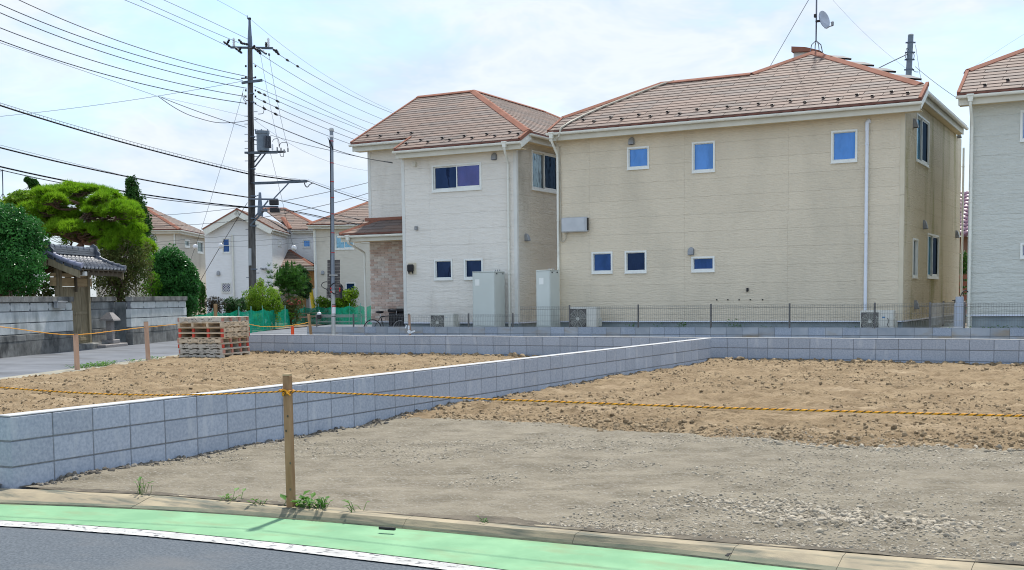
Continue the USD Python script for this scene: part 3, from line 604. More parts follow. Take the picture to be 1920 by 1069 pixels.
sw = [(1717.9, 258, 1741.2, 270, 212.7, 303.6, 227.3, 313.3, 'sliding'), (1738.5, 480, 1759.4, 480, 437, 521.8, 441.7, 522.5, 'sliding'), (1711, 480, 1720, 480, 445.7, 521, 448.4, 521, 'fixed')]
so = []
for l, m0, r, m1, tl_, bl, tr, br, k in sw:
    s0, s1 = PX(l, m0, xr)[1], PX(r, m1, xr)[1]; zt = (PX(l, tl_, xr)[2] + PX(r, tr, xr)[2]) / 2; zb = (PX(l, bl, xr)[2] + PX(r, br, xr)[2]) / 2
    so.append((s0, s1, zb, zt))
panel_wall(H2, (xr, 0, 0), UY, NX, [(YF + .10, .72), (YB, .72), (YB, 6.16), (30.2, 6.16), (YF + .10, 5.80)], so, [PX(1742, 400, xr)[1], PX(1774, 400, xr)[1]], za, M['cream_side'], label='cream side wall streaked with green algae')
for q, r in zip(sw, so): window(H2, (xr, 0, 0), UY, NX, *r, [M['pane_teal'], M['pane_black']] if q[8] == 'sliding' else [M['pane_grey']], kind=q[8])
foundation(H2, YF + .1, YB, xr, n=NX, u=UY)
for px, py in ((1713, 231), (1731.5, 421), (1715, 571), (1795.5, 252), (1792, 439)):
    c = PX(px, py, xr); hood(H2, c, (0, 1, 0), NX, .16, .22, .12)
ZE = 5.98; fz = lambda x, y: ZE + .5 * (y - 29.15)
def F3(*p): return [(x, y, fz(x, y)) for x, y in p]
slope(H2, F3((-14.62, 29.10), (-4.80, 29.10), (-4.80, 30.05), (-4.94, 30.05), (-8.46, 33.57), (-9.83, 32.2), (-12.50, 32.2), (-14.64, 30.06), (-14.62, 30.06)), UX, seed=3, off=.2)
zs_ = fz(0, 30.05)
rz = lambda x: zs_ + .5 * (-4.94 - x)
slope(H2, [(-4.94, 30.05, zs_), (-4.94, 38.1, zs_), (-8.46, 34.58, rz(-8.46)), (-8.46, 33.57, rz(-8.46))], UY, tiles=False)
slope(H2, [(-8.46, 33.57, rz(-8.46)), (-8.46, 34.58, rz(-8.46)), (-11.98, 38.1, zs_), (-11.98, 34.34, zs_), (-9.83, 32.2, 7.505)], UY, tiles=False)
slope(H2, [(-4.94, 38.1, zs_), (-11.98, 38.1, zs_), (-8.46, 34.58, rz(-8.46))], UX, tiles=False)
slope(H2, [(-14.64, 30.06, zs_), (-14.64, 34.34, zs_), (-12.5, 32.2, 7.505)], UY, tiles=False)
slope(H2, [(-14.64, 34.34, zs_), (-11.98, 34.34, zs_), (-9.83, 32.2, 7.505), (-12.5, 32.2, 7.505)], UX, tiles=False)
pk = (-8.46, 33.57, rz(-8.46))
cap_line(H2, (-14.64, 30.06, zs_), (-12.5, 32.2, 7.505)); cap_line(H2, (-12.52, 32.2, 7.505), (-9.83, 32.2, 7.505), 'ridge_cap'); cap_line(H2, (-9.83, 32.2, 7.505), pk); cap_line(H2, (-4.94, 30.05, zs_), pk)
cap_line(H2, pk, (-8.46, 34.58, pk[2]), 'ridge_cap')
eave(H2, (-14.62, 29.10), (-4.80, 29.10), (0, -1), fz(0, 29.10), .42)
eave(H2, (-4.94, 30.05), (-4.94, 38.1), (1, 0), zs_, .30)
barge(H2, (-4.80, 29.10, fz(0, 29.10)), (-4.80, 30.12, fz(0, 30.12)), (1, 0)); barge(H2, (-14.62, 29.10, fz(0, 29.10)), (-14.62, 30.06, fz(0, 30.06)), (-1, 0))
gx0, gx1 = PY(1062, 236, 29.5)[0], PY(1690, 178, 29.5)[0]
guards(H2, np.linspace(-14.2, -5.15, 23), fz, (29.46, 29.66))
downpipe(H2, PY(1048, 400, YF)[0], YF, 5.45, .18, fz(0, 29.1) - .05, 29.08)
part(H2, 'drain_stack', cat([tube([PY(1626.9, 240, YF) + [0, -.06, 0], PY(1623.2, 585, YF) + [0, -.06, 0]], .042, 12), tube([PY(1626.9, 246, YF) + [0, -.06, 0], PY(1626.9, 240, YF) + [0, -.06, 0], PY(1627.2, 230, YF) + [0, -.06, 0], PY(1629, 226, YF) + [0, -.03, 0], PY(1630, 228, YF) + [0, .02, 0]], .049, 12)] + [lathe([(.043, z), (.05, z + .004), (.05, z + .05), (.043, z + .054)], 12, (PY(1625, 400, YF)[0], YF - .06, 0)) for z in (5.0, 2.85)]), M['pipe_blue'], smooth=40)
px_ = PX(1802, 300, xr)
downpipe(H2, xr, YB + .05, 5.9, .18, 6.3, YB + .05, n=NX, head=False)
for (px, py), w in (((1184.5, 264.5), .145), ((1296, 471), .145)): hood(H2, PY(px, py, YF), UX, NF, w, .185)
l, r, b, t = rectF(1056.5, 408, 1104, 435.5)
for px in (1344, 1365, 1386, 1407, 1430): c = PY(px, 562, YF); part(H2, 'anchor_bolt', tube([c + [0, .0, 0], c + [0, -.02, 0]], .018, 8), M['black'])
c = PY(1402, 543.5, YF); part(H2, 'wall_outlet', cat([cbox(c[0] - .03, c[0] + .03, YF - .05, YF - .001, c[2] - .04, c[2] + .05, .012), tube([c + [0, -.03, -.02], c + [0, -.07, -.05]], .016, 6)]), M['black'])
bx_ = part(H2, 'power_box', cbox(l, r, YF - .15, YF - .012, b, t, .02), M['box_grey'])
part(bx_, 'box_cover', cbox(l + .015, r - .045, YF - .165, YF - .148, b + .02, t - .015, .006), M['box_grey'])
part(bx_, 'side_grille', cbox(r + .001, r + .012, YF - .13, YF - .03, b + .04, t - .03, .004), M['black'])
e = lambda px, py, o=-.03: PY(px, py, YF) + [0, o, 0]
part(H2, 'conduit', cat([tube([e(1064, 434, -.06), e(1062.5, 446, -.05), e(1058, 454, -.04), e(1053, 452, -.04), e(1052.5, 440, -.03), e(1052, 400), e(1051, 320), e(1049, 275), e(1047, 268, -.2), (PY(1047, 258, 29.0)), ], .016, 8),
     tube([PY(1047, 258, 29.0)] + [(x, y, fz(x, y) + .05) for x, y in ((-14.22, 29.12), (-14.15, 29.5), (-13.95, 29.95), (-13.6, 30.55), (-13.0, 31.3), (-12.4, 32.0), (-12.1, 32.2))], .028, 8)]), M['conduit'], smooth=40)
for k, (a, b) in enumerate(((.05, .14), (.27, .36), (.47, .56), (.68, .78))):   # dark panel edges standing above the right hand slope
    A = np.array(pk); B = np.array((-4.94, 30.05, zs_)); p, q = A + (B - A) * a + [.20, .20, -.06], A + (B - A) * b + [.20, .20, -.06]
    part(H2, 'solar_panel', frame_box(p, (q - p) / np.linalg.norm(q - p), np.array([.707, .707, 0]), np.array([.31, -.31, .9]) / np.linalg.norm([.31, -.31, .9]), np.linalg.norm(q - p), .5, .05), M['snow'])
vb = PY(1507, 100, 34.6)
part(H2, 'roof_dormer', cbox(vb[0] - .30, vb[0] + .45, 34.6, 35.3, 7.6, PY(1500, 97, 34.6)[2], .01), M['trim_white'])
zc = PY(1500, 97, 34.6)[2]
part(H2, 'dormer_cap', (np.array([[vb[0] - .34, 34.5, zc], [vb[0] + .5, 34.5, zc - .06], [vb[0] + .5, 35.4, zc - .06], [vb[0] - .34, 35.4, zc], [vb[0] - .34, 34.5, zc + .16], [vb[0] + .1, 34.5, zc + .09], [vb[0] + .5, 34.5, zc - .05], [vb[0] + .5, 35.4, zc - .05], [vb[0] + .1, 35.4, zc + .09], [vb[0] - .34, 35.4, zc + .16]]),
     np.array([[0, 1, 6], [0, 6, 5], [0, 5, 4], [4, 5, 8], [4, 8, 9], [5, 6, 7], [5, 7, 8], [0, 4, 9], [0, 9, 3], [3, 9, 8], [3, 8, 7], [3, 7, 2], [1, 2, 7], [1, 7, 6], [0, 3, 2], [0, 2, 1]])), M['ridge'])

# ---- the white house beside it
H1 = thing('white_house', 'white two storey house with wavy siding, brick patterned bay and brown roof', 'house')
X1, X2 = PY(752.5, 300, YF)[0], -15.83
wins = [(810, 307.2, 903, 357.8, 'sliding', ['pane_reflect_dark', 'pane_violet']), (814.4, 486.6, 848.5, 525, 'fixed', ['pane_reflect_dark']), (870.2, 485, 905.6, 524, 'fixed', ['pane_reflect_dark'])]
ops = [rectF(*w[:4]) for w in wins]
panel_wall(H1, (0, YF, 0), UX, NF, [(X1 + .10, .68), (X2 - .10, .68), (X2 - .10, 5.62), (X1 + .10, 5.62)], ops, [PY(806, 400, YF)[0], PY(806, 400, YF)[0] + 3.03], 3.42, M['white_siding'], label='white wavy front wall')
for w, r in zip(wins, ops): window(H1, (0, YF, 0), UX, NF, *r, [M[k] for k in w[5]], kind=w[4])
part(H1, 'corner_trim', box(X1 - .006, X1 + .10, YF - .008, YF + .10, .68, 5.66), M['trim_white']); part(H1, 'corner_trim', box(X2 - .10, X2 + .006, YF - .008, YF + .10, .68, 5.66), M['trim_white'])
foundation(H1, X1, X2, YF, z1=.65)
l0, l1 = PX(996.6, 320, X2)[1], PX(1043.4, 320, X2)[1] + .08
zt = (PX(996.6, 279.6, X2)[2] + PX(1043.4, 292, X2)[2]) / 2; zb = (PX(996.6, 356.8, X2)[2] + PX(1043.4, 361.4, X2)[2]) / 2
panel_wall(H1, (X2, 0, 0), UY, NX, [(YF + .10, .68), (38, .68), (38, 5.86), (30.1, 5.86), (YF + .10, 5.62)], [(l0, l1, zb, zt)], [PX(993, 300, X2)[1], 33.8], 3.42, M['white_siding_shaded'], label='shaded side wall of the white house')
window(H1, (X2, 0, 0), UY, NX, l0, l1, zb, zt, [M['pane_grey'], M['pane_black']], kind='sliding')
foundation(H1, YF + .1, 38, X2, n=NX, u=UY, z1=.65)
hood(H1, PX(986, 445, X2), UY, NX, .16, .2, .12); hood(H1, PY(927, 293.5, YF), UX, NF, .15, .185)
part(H1, 'wall', box(X1 + .02, X1 + .13, YF + .11, 30.5, .68, 5.62), M['white_siding'])
YW = 30.45; XL = PY(690.5, 340, YW)[0]
zbr = PY(720, 437, YW)[2]; zfl = PY(720, 426, YW)[2]
panel_wall(H1, (0, YW, 0), UX, NF, [(XL + .10, zfl - .1), (X1 + .02, zfl - .1), (X1 + .02, 6.05), (XL + .10, 6.05)], [], [], 3.42, M['white_siding'], back='wall')
part(H1, 'corner_trim', box(XL - .006, XL + .10, YW - .008, YW + .1, zfl - .1, 6.1), M['trim_white'])
part(H1, 'wall', box(XL, XL + .12, YW + .1, 38, .68, 6.1), M['white_siding'])
BRK = [mat(f'brick_face_{k}', a, b, scale=6, detail=6, rough=.9, bump=.4, bscale=60, bdist=.004, rand=.10) for k, (a, b) in enumerate([((.45, .33, .27), (.55, .43, .36)), ((.52, .45, .385), (.62, .55, .48)), ((.40, .285, .23), (.51, .38, .31))])]
M['brick_joint'] = mat('brick_joint', (.60, .55, .48), (.66, .61, .54), scale=6)
part(H1, 'wall', box(XL, X1 + .02, YW, YW + .12, .68, zbr + .05), M['brick_joint'], label='pale joints behind the brick patterned cladding')
rb = np.random.default_rng(5); zr = .72; row = 0
while zr < zbr - .02:
    s = XL + .03 - (.27 * (row % 2) * .5); zt_ = min(zr + .062, zbr)
    while s < X1:
        a, b = max(s, XL + .004), min(s + .262, X1 + .015)
        if b - a > .04: part(H1, 'brick', cbox(a, b, YW - .012 - rb.uniform(0, .006), YW + .002, zr, zt_, .004), BRK[rb.choice(3, p=[.45, .35, .2])])
        s += .272
    zr += .0745; row += 1
foundation(H1, XL, X1 + .02, YW, z1=.66)
ZE1 = 5.84; f1 = lambda x, y: ZE1 + .5 * (y - 29.15)
def G3(*p): return [(x, y, f1(x, y)) for x, y in p]
XE, XJ, XG, XP = -15.5, -19.72, -21.95, -19.75; YH = 29.65; YR = YH + (XE - XP)
slope(H1, G3((XJ, 29.10), (XE, 29.10), (XE, YH), (XP, YR), (XG, YR), (XG, 30.0), (XJ, 30.0)), UX, seed=9, off=.1)
zh = f1(0, YH); zr1 = f1(0, YR)
slope(H1, [(XE, YH, zh), (XE, 43, zh), (XP, 38.9, zr1), (XP, YR, zr1)], UY, seed=12)
slope(H1, [(XG, YR, zr1), (XP, YR, zr1), (-23.9, 38.1, zh)], UX, tiles=False)
slope(H1, [(XP, YR, zr1), (XP, 38.9, zr1), (-23.9, 43, zh), (-23.9, 38.1, zh)], UY, tiles=False)
cap_line(H1, (XE, YH, zh), (XP, YR, zr1)); cap_line(H1, (XG, YR, zr1), (XP, YR, zr1), 'ridge_cap'); cap_line(H1, (XP, YR, zr1), (XP, 38.9, zr1), 'ridge_cap'); cap_line(H1, (XP, 38.9, zr1), (XE, 43, zh))
barge(H1, (XG, 30.0, f1(0, 30.0)), (XG, YR, zr1), (-1, 0)); barge(H1, (XJ, 29.10, f1(0, 29.1)), (XJ, 30.0, f1(0, 30)), (-1, 0)); barge(H1, (XE, 29.10, f1(0, 29.1)), (XE, YH + .06, zh + .03), (1, 0))
eave(H1, (XJ, 29.10), (XE, 29.10), (0, -1), f1(0, 29.1), .42); eave(H1, (XG, 30.0), (XJ - .04, 30.0), (0, -1), f1(0, 30), .47, ends=(.05, 0)); eave(H1, (XE, YH + .06), (XE, 43), (1, 0), zh, .34)
guards(H1, np.linspace(XJ + .25, XE - .2, 11), f1, (29.42, 29.62)); guards(H1, np.linspace(XG + .35, XJ - .15, 4), f1, (30.45, 30.30))
downpipe(H1, PY(955, 400, YF)[0], YF, 5.35, .18, f1(0, 29.1) - .05, 29.08, jog=.10)
# porch roof and its pipe on the left
yp = 29.55; zp = PY(700, 436, yp)[2]; zq = zp + .5 * (YW - yp)
xp0 = PY(636, 433, yp)[0]
slope(H1, [(xp0, yp, zp), (X1, yp, zp), (X1, YW, zq), (xp0 + (YW - yp), YW, zq)], UX, seed=15)
slope(H1, [(xp0, yp, zp), (xp0 + (YW - yp), YW, zq), (xp0 + (YW - yp), 33, zq), (xp0, 33.9, zp)], UY, tiles=False)
cap_line(H1, (xp0, yp, zp), (xp0 + (YW - yp), YW, zq), w=.10); part(H1, 'wall_flashing', cat([box(XL - .1, X1, YW - .09, YW - .005, zq - .03, zq + .06)]), M['ridge'])
eave(H1, (xp0, yp), (X1 - .01, yp), (0, -1), zp, YW - yp + .02, fas=(-.25, -.11))
downpipe(H1, PY(689, 520, YW)[0] - .05, YW, zp - .45, .18, zp - .05, yp - .02)
l, r, b, t = rectF(766.5, 494, 777.8, 511)
mb = part(H1, 'meter_board', box(l - .0, r + .05, YF - .03, YF - .001, b - .05, t + .02), M['trim'])
part(mb, 'meter', cat([cbox(l + .01, r, YF - .14, YF - .031, b + .02, t - .03, .03), cbox(l + .03, l + .05, YF - .09, YF - .04, b - .04, b + .02, .004), cbox(r - .05, r - .03, YF - .09, YF - .04, b - .04, b + .02, .004)]), M['black'])
l, r, b, t = rectF(776.5, 304.5, 781.5, 313); part(H1, 'service_box', cbox(l, r, YF - .10, YF - .001, b, t, .01), M['fascia'])
l, r, b, t = rectF(779.5, 424.5, 784, 431.5); part(H1, 'service_box', cbox(l, r, YF - .09, YF - .001, b, t, .01), M['vent'])

# ---- the grey green house cut by the right edge
H3 = thing('grey_green_house', 'pale grey green house with brown roof cut off by the right edge', 'house')
X3 = PY(1815.5, 400, YF)[0]; XQ = 5.5
z3 = PY(1815, 590.4, YF)[2]
wins = [(1913, 205, 1960, 264, 'pane_reflect_bright'), (1913, 455, 1960, 484.5, 'pane_reflect_mid')]; ops = [rectF(*w[:4]) for w in wins]
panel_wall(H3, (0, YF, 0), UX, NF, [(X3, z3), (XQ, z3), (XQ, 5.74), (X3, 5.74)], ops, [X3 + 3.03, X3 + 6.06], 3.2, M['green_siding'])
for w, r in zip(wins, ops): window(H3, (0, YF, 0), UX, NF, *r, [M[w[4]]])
part(H3, 'wall', box(X3, X3 + .12, YF + .003, 39, .5, 6.2), M['green_siding'])
foundation(H3, X3 + .001, XQ, YF, z1=z3 - .03)
zf3 = lambda x, y: 6.02 + .5 * (y - 29.15)
def K3(*p): return [(x, y, zf3(x, y)) for x, y in p]
XK = X3 - .22
slope(H3, K3((XK, 29.10), (XQ + .3, 29.10), (XQ + .3, 34.0), (XK + 3.4, 34.0), (XK, 30.6)), UX, seed=21, off=.4)
slope(H3, [(XK, 30.6, zf3(0, 30.6)), (XK + 3.4, 34, zf3(0, 34)), (XK, 37.4, zf3(0, 30.6))], UY, tiles=False)
cap_line(H3, (XK, 30.6, zf3(0, 30.6)), (XK + 3.4, 34, zf3(0, 34))); barge(H3, (XK, 29.10, zf3(0, 29.1)), (XK, 30.64, zf3(0, 30.64)), (-1, 0))
eave(H3, (XK, 29.10), (XQ + .3, 29.10), (0, -1), zf3(0, 29.1), .42); eave(H3, (XK, 37.4), (XK, 30.7), (-1, 0), zf3(0, 30.6), .25)
guards(H3, np.linspace(XK + .55, XQ, 20), zf3, (29.42, 29.62))
downpipe(H3, PY(1818, 400, YF)[0] + .03, YF, 5.45, .18, zf3(0, 29.1) - .05, 29.08)
# ------------------------------------------------------------------ fences and things in front of the houses
M['post_brown'] = mat('fence_post', (.12, .115, .11), (.17, .165, .155), scale=4, rough=.5, metal=.3)
M['wire'] = mat('fence_wire', (.17, .17, .165), (.23, .23, .22), scale=4, rough=.45, metal=.4)
M['rail'] = mat('fence_rail', (.34, .34, .32), (.42, .42, .40), scale=4, rough=.4, metal=.4)
def mesh_fence(name, label, a, b, z0, h, posts, pitch=.055, m='wire', rails=(.02, .16, .32, .48)):
    t = thing(name, label, 'fence'); a, b = np.asarray(a, float), np.asarray(b, float); d = (b - a); L = np.linalg.norm(d); d /= L; w = np.array([d[1], -d[0]])
    P3d = lambda s, z, o=0.0: np.array([a[0] + d[0] * s + w[0] * o, a[1] + d[1] * s + w[1] * o, z])
    for s in posts: part(t, 'fence_post', tube([P3d(s, z0 - .02), P3d(s, z0 + h + .03), P3d(s, z0 + h + .035)], [.024, .024, .012], 8), M['post_brown'], smooth=40)
    ends = [0.0] + [s for s in posts if .2 < s < L - .2] + [L]
    for p, q in zip(ends[:-1], ends[1:]):
        ms = []
        for s in np.arange(p + .02, q, pitch): ms.append(tube([P3d(s, z0 + .035, .03), P3d(s, z0 + h - .07, .03), P3d(s, z0 + h - .035, .05), P3d(s, z0 + h, .03)], .0024, 4, False))
        for r in [x for x in rails if x < h - .05] + [h - .07, h]: ms.append(tube([P3d(p, z0 + r, .035), P3d(q, z0 + r, .035)], .0026, 4, False))
        ms.append(tube([P3d(p, z0 + h - .035, .054), P3d(q, z0 + h - .035, .054)], .0026, 4, False))
        part(t, 'mesh_panel', cat(ms), M[m])
    return t
xs_ = [PY(px, 600, 28.4)[0] for px in (1067.5, 1196.2, 1332.6, 1480, 1639.7)]; xa = PY(976, 600, 28.4)[0]
mesh_fence('mesh_fence', 'tall dark wire mesh fence panels on the wall before the cream house', (xa, 28.42), (1.0, 28.42), .585, .555, [x - xa for x in xs_] + [-3.66 - xa, -1.66 - xa, .34 - xa])
xl_ = PY(668, 600, 28.4)[0]
mesh_fence('mesh_fence', 'low wire mesh fence panels on the wall before the white house', (xl_, 28.42), (xa - .03, 28.42), .585, .345, [PY(px, 600, 28.4)[0] - xl_ for px in (766, 878, 961)])
xk = PY(592, 600, 28.4)[0]
tf = mesh_fence('mesh_fence', 'low railed fence at the left end of the stained wall by the bicycle', (xk, 28.42), (xl_ - .02, 28.42), .585, .345, [.02, PY(662, 600, 28.4)[0] - xk], rails=(.12,))
part(tf, 'top_rail', cat([bar((xk, 28.45, .925), (xl_, 28.45, .925), .02, .03), bar((xk, 28.45, .875), (xl_, 28.45, .875), .014, .02), bar((xk, 28.45, .73), (xl_, 28.45, .73), .012, .015)]), M['rail'])
mesh_fence('mesh_fence', 'wire mesh fence running back between the cream and grey green houses', (-4.42, 28.5), (-4.42, 33.5), .585, .56, [.0, 2.0, 4.0], m='rail')

M['ac'] = mat('unit_white', (.58, .57, .50), (.64, .63, .56), scale=2, rough=.5, stain=((.45, .43, .36), 2, (1, 1, 1), .55, .75))
M['ac2'] = mat('unit_side', (.47, .47, .41), (.53, .53, .47), scale=2, rough=.5)
M['tank'] = mat('tank_green_grey', (.505, .54, .495), (.55, .585, .54), scale=1.2, rough=.45)
M['fan'] = mat('fan_dark', (.085, .08, .075), (.12, .115, .105), rough=.6)
def ac_unit(label, x0, x1, y0, ztop, h, dp=.30, fan=.62):
    t = thing('air_conditioner', label, 'air conditioner', ((x0 + x1) / 2, y0, ztop - h), group=None); w = (x1 - x0)
    part(t, 'casing', cat([cbox(-w / 2, w / 2, .02, dp, .04, h, .018), box(-w / 2 + w * fan, w / 2 - .004, .002, .03, .05, h - .03)]), M['ac'])
    part(t, 'fan_recess', box(-w / 2 + .03, -w / 2 + w * fan - .01, .010, .024, .07, h - .05), M['fan'])
    cx, cz, R = -w / 2 + w * fan / 2 + .01, h / 2 + .01, min(w * fan / 2 - .03, h / 2 - .06)
    rings = [tube([(cx + r * math.cos(a), -.004, cz + r * math.sin(a)) for a in np.linspace(0, 2 * math.pi, 25)], .005, 4, False) for r in np.linspace(.05, R, 7)]
    spokes = [tube([(cx + .04 * math.cos(a), -.004, cz + .04 * math.sin(a)), (cx + R * math.cos(a), -.004, cz + R * math.sin(a))], .004, 4, False) for a in np.linspace(0, 2 * math.pi, 12, endpoint=False)]
    part(t, 'fan_grille', cat(rings + spokes + [lathe([(0, -.006), (.045, -.006), (.045, .006), (0, .006)], 12) if False else tube([(cx, -.012, cz), (cx, .004, cz)], .045, 12)]), M['ac2'])
    part(t, 'fan_hub', tube([(cx, .0, cz), (cx, .009, cz)], .06, 10), M['black'])
    for k in range(3):
        a = k * 2.09 + .4; part(t, 'fan_blade', frame_box((cx, .004, cz), (math.cos(a), 0, math.sin(a)), (-math.sin(a), 0, math.cos(a)), (0, 1, 0), R * .9, R * .5, .004), M['fan'])
    part(t, 'grille_frame', cat([box(-w / 2 + .012, -w / 2 + .032, -.004, .02, .05, h - .03), box(-w / 2 + w * fan - .012, -w / 2 + w * fan + .006, -.004, .02, .05, h - .03), box(-w / 2 + .033, -w / 2 + w * fan - .013, -.003, .02, h - .05, h - .031), box(-w / 2 + .033, -w / 2 + w * fan - .013, -.003, .02, .05, .069)]), M['ac'])
    for s in (-w / 2 + .12, w / 2 - .12): part(t, 'foot', cbox(s - .04, s + .04, .0, dp + .02, -.0, .042, .006), M['black'])
    part(t, 'pipe_cover', cbox(w / 2 + .001, w / 2 + .05, dp - .14, dp - .02, .12, h * .55, .012), M['ac2'])
    part(t, 'base_block', cbox(-w / 2 + .04, w / 2 - .04, .02, dp, -(ztop - h) + .18, -.001, .01), M['found'])
    return t
def ypx(l, r, y): return PY(l, 600, y)[0], PY(r, 600, y)[0]
a, b = ypx(806, 850, 28.78); ac1 = ac_unit('small white air conditioner beside the tall tank of the white house', a, b, 28.78, .955, .55)
part(ac1, 'badge', box(.145, .165, -.002, .0015, .42, .435), mat('blue_badge', (.05, .2, .4)))
a, b = ypx(1066, 1118, 28.78); ac_unit('white air conditioner with round fan under the cream house downpipe', a, b, 28.78, 1.115, .66, fan=.66)
a, b = ypx(1612, 1675, 28.80); ac3 = ac_unit('white air conditioner below the white drain pipe of the cream house', a, b, 28.80, .985, .55, fan=.58)
part(ac3, 'badge', box(.13, .20, -.002, .0015, .37, .395), '/World/Looks/blue_badge')
part(ac3, 'cable', tube([(.26, -.005, .36), (.28, -.02, .33), (.285, -.01, .28), (.26, -.015, .2), (.30, -.02, .14)], .006, 5), M['black'])
def tank(label, x0, x1, y0, dp, ztop):
    t = thing('water_heater_tank', label, 'water heater tank', ((x0 + x1) / 2, y0, .18)); w = x1 - x0; h = ztop - .18
    part(t, 'casing', cbox(-w / 2, w / 2, 0, dp, .10, h - .03, .012), M['tank'])
    part(t, 'front_panel', cbox(-w / 2 + .035, w / 2 - .012, -.012, -.001, .42, h - .06, .004), M['tank'])
    part(t, 'label_plate', cbox(-w / 2 + .10, -w / 2 + .24, -.0145, -.0125, h - .40, h - .22, .0004), M['frame']); part(t, 'service_panel', cbox(-w / 2 + .035, w / 2 - .012, -.012, -.001, .12, .40, .004), M['tank']); part(t, 'panel_latch', cbox(w / 2 - .07, w / 2 - .04, -.02, -.012, .36, .39, .003), M['vent'])
    part(t, 'top_lid', cbox(-w / 2 - .004, w / 2 + .004, -.004, dp + .004, h - .028, h, .008), M['tank'])
    for y in (.12, dp - .12): part(t, 'vent_cap', cbox(w / 2 + .005, w / 2 + .012, y - .035, y + .035, h - .085, h - .055, .003), M['black'])
    for s in (-w / 2 + .08, w / 2 - .08): part(t, 'leg', cbox(s - .04, s + .04, .04, dp - .04, .0, .098, .005), M['vent'])
    for k in range(3): part(t, 'pipe_stub', tube([(w / 2 - .25 + k * .07, dp - .1, h), (w / 2 - .25 + k * .07, dp - .1, h + .05)], .014, 6), M['vent'])
tank('tall pale green water heater tank in front of the white house window', -16.894, -16.167, 28.75, .60, 2.141)
tank('narrower pale water heater tank in the gap between the two houses', -14.87, -14.43, 28.78, .55, 2.144)
M['gas'] = mat('gas_grey', (.36, .40, .46), (.42, .46, .52), scale=2, rough=.4)
a, b = ypx(1787.5, 1808.5, 28.9)
t = thing('gas_cylinder', 'grey gas cylinder standing beside the grey green house', 'gas cylinder', ((a + b) / 2, 28.95, .18)); r = (b - a) / 2; zt = PY(1797, 566, 28.9)[2] - .18
part(t, 'body', lathe([(0, 0), (r * .9, 0), (r * .9, .06), (r, .09), (r, zt - .10), (r * .93, zt - .05), (r * .7, zt - .012), (r * .3, zt), (0, zt)], 20), M['gas'], smooth=45)
part(t, 'collar', cat([lathe([(r * .72, zt - .01), (r * .74, zt + .12), (r * .70, zt + .12), (r * .68, zt - .01)], 20)]), M['gas'], smooth=45)
part(t, 'valve', cat([tube([(0, 0, zt - .01), (0, 0, zt + .07)], .022, 8), tube([(0, -.03, zt + .08), (0, .03, zt + .08)], .03, 8), tube([(-.02, 0, zt + .05), (-.16, -.02, zt + .03)], .012, 6)]), M['black'])
part(t, 'hose', tube(sag((.0, .0, zt + .08), (.16, .2, zt + .22), -.10, 10), .012, 6), M['black'])

# ---- bicycle and black bin by the brick bay
t = thing('bicycle', 'black bicycle leaning by the brick patterned bay', 'bicycle', (PY(700, 600, 30.05)[0], 30.0, .10), 6)
R_ = .335; wb = 1.0
def ring(c, r, q, n=28, k=5): return tube([(c[0] + r * math.cos(a), c[1], c[2] + r * math.sin(a)) for a in np.linspace(0, 2 * math.pi, n)], q, k, False)
M['rubber'] = mat('rubber', (.015, .015, .015), rough=.7); M['steel'] = mat('bright_steel', (.55, .56, .58), (.62, .63, .65), rough=.3, metal=.8); M['paint_black'] = mat('black_paint', (.012, .012, .014), rough=.3)
for cx in (0, wb):
    c = (cx, 0, R_); wv = part(t, 'wheel', cat([tube([(c[0], -.03, c[2]), (c[0], .03, c[2])], .022, 8)]), M['steel'])
    part(wv, 'tyre', ring(c, R_ - .016, .018), M['rubber'], smooth=60); part(wv, 'rim', ring(c, R_ - .045, .011), M['steel'])
    part(wv, 'spokes', cat([tube([(c[0], 0, c[2]), (c[0] + (R_ - .05) * math.cos(a), 0, c[2] + (R_ - .05) * math.sin(a))], .0015, 3, False) for a in np.linspace(0, 2 * math.pi, 24, endpoint=False)]), M['steel'])
bb, st, hd, hl = (.42, 0, .29), (.30, 0, .74), (.84, 0, .80), (.87, 0, .68)
part(t, 'frame', cat([tube([a, b], q, 8) for a, b, q in ((bb, st, .017), (st, hd, .017), (bb, hl, .019), (bb, (0, 0, R_), .010), (st, (0, 0, R_), .009), (hl, (wb, 0, R_), .013), (hd, hl, .020))]), M['paint_black'], smooth=50)
part(t, 'seat_post', tube([st, (.27, 0, .87)], .012, 6), M['steel']); part(t, 'saddle', (lambda m: (m[0] * [1, .55, .28] + [.27, 0, .89], m[1]))(blob(.145, 3, 2, .12)), M['black'], smooth=True)
part(t, 'handlebar', cat([tube([hd, (.86, 0, .94)], .012, 6), tube([(.76, -.27, .96), (.86, -.2, .97), (.88, 0, .95), (.86, .2, .97), (.76, .27, .96)], .011, 6)]), M['steel'], smooth=50)
for s in (-.27, .27): part(t, 'grip', tube([(.79, s, .962), (.70, s, .955)], .016, 6), M['black'])
part(t, 'crank', cat([tube([(.42, -.05, .29), (.42, .05, .29)], .075, 12), bar((.42, -.06, .29), (.55, -.06, .20), .02), bar((.42, .06, .29), (.29, .06, .38), .02)]), M['black'])
for p in ((.55, -.10, .20), (.29, .10, .38)): part(t, 'pedal', cbox(p[0] - .045, p[0] + .045, p[1] - .05, p[1] + .05, p[2] - .012, p[2] + .012, .004), M['black'])
l, r = PY(731, 590, 30.22)[0], X1 + .015; zt = PY(742, 579, 30.22)[2]
t = thing('storage_bin', 'black plastic storage bin behind the bicycle', 'bin', ((l + r) / 2, 30.22, .18)); w = r - l
V, F = cbox(-w / 2 + .03, w / 2, -.12, .18, 0, zt - .30, .02); part(t, 'body', (V, F), M['black'])
part(t, 'lid', cbox(-w / 2 - .01, w / 2, -.14, .19, zt - .29, zt - .18, .035), M['black'])

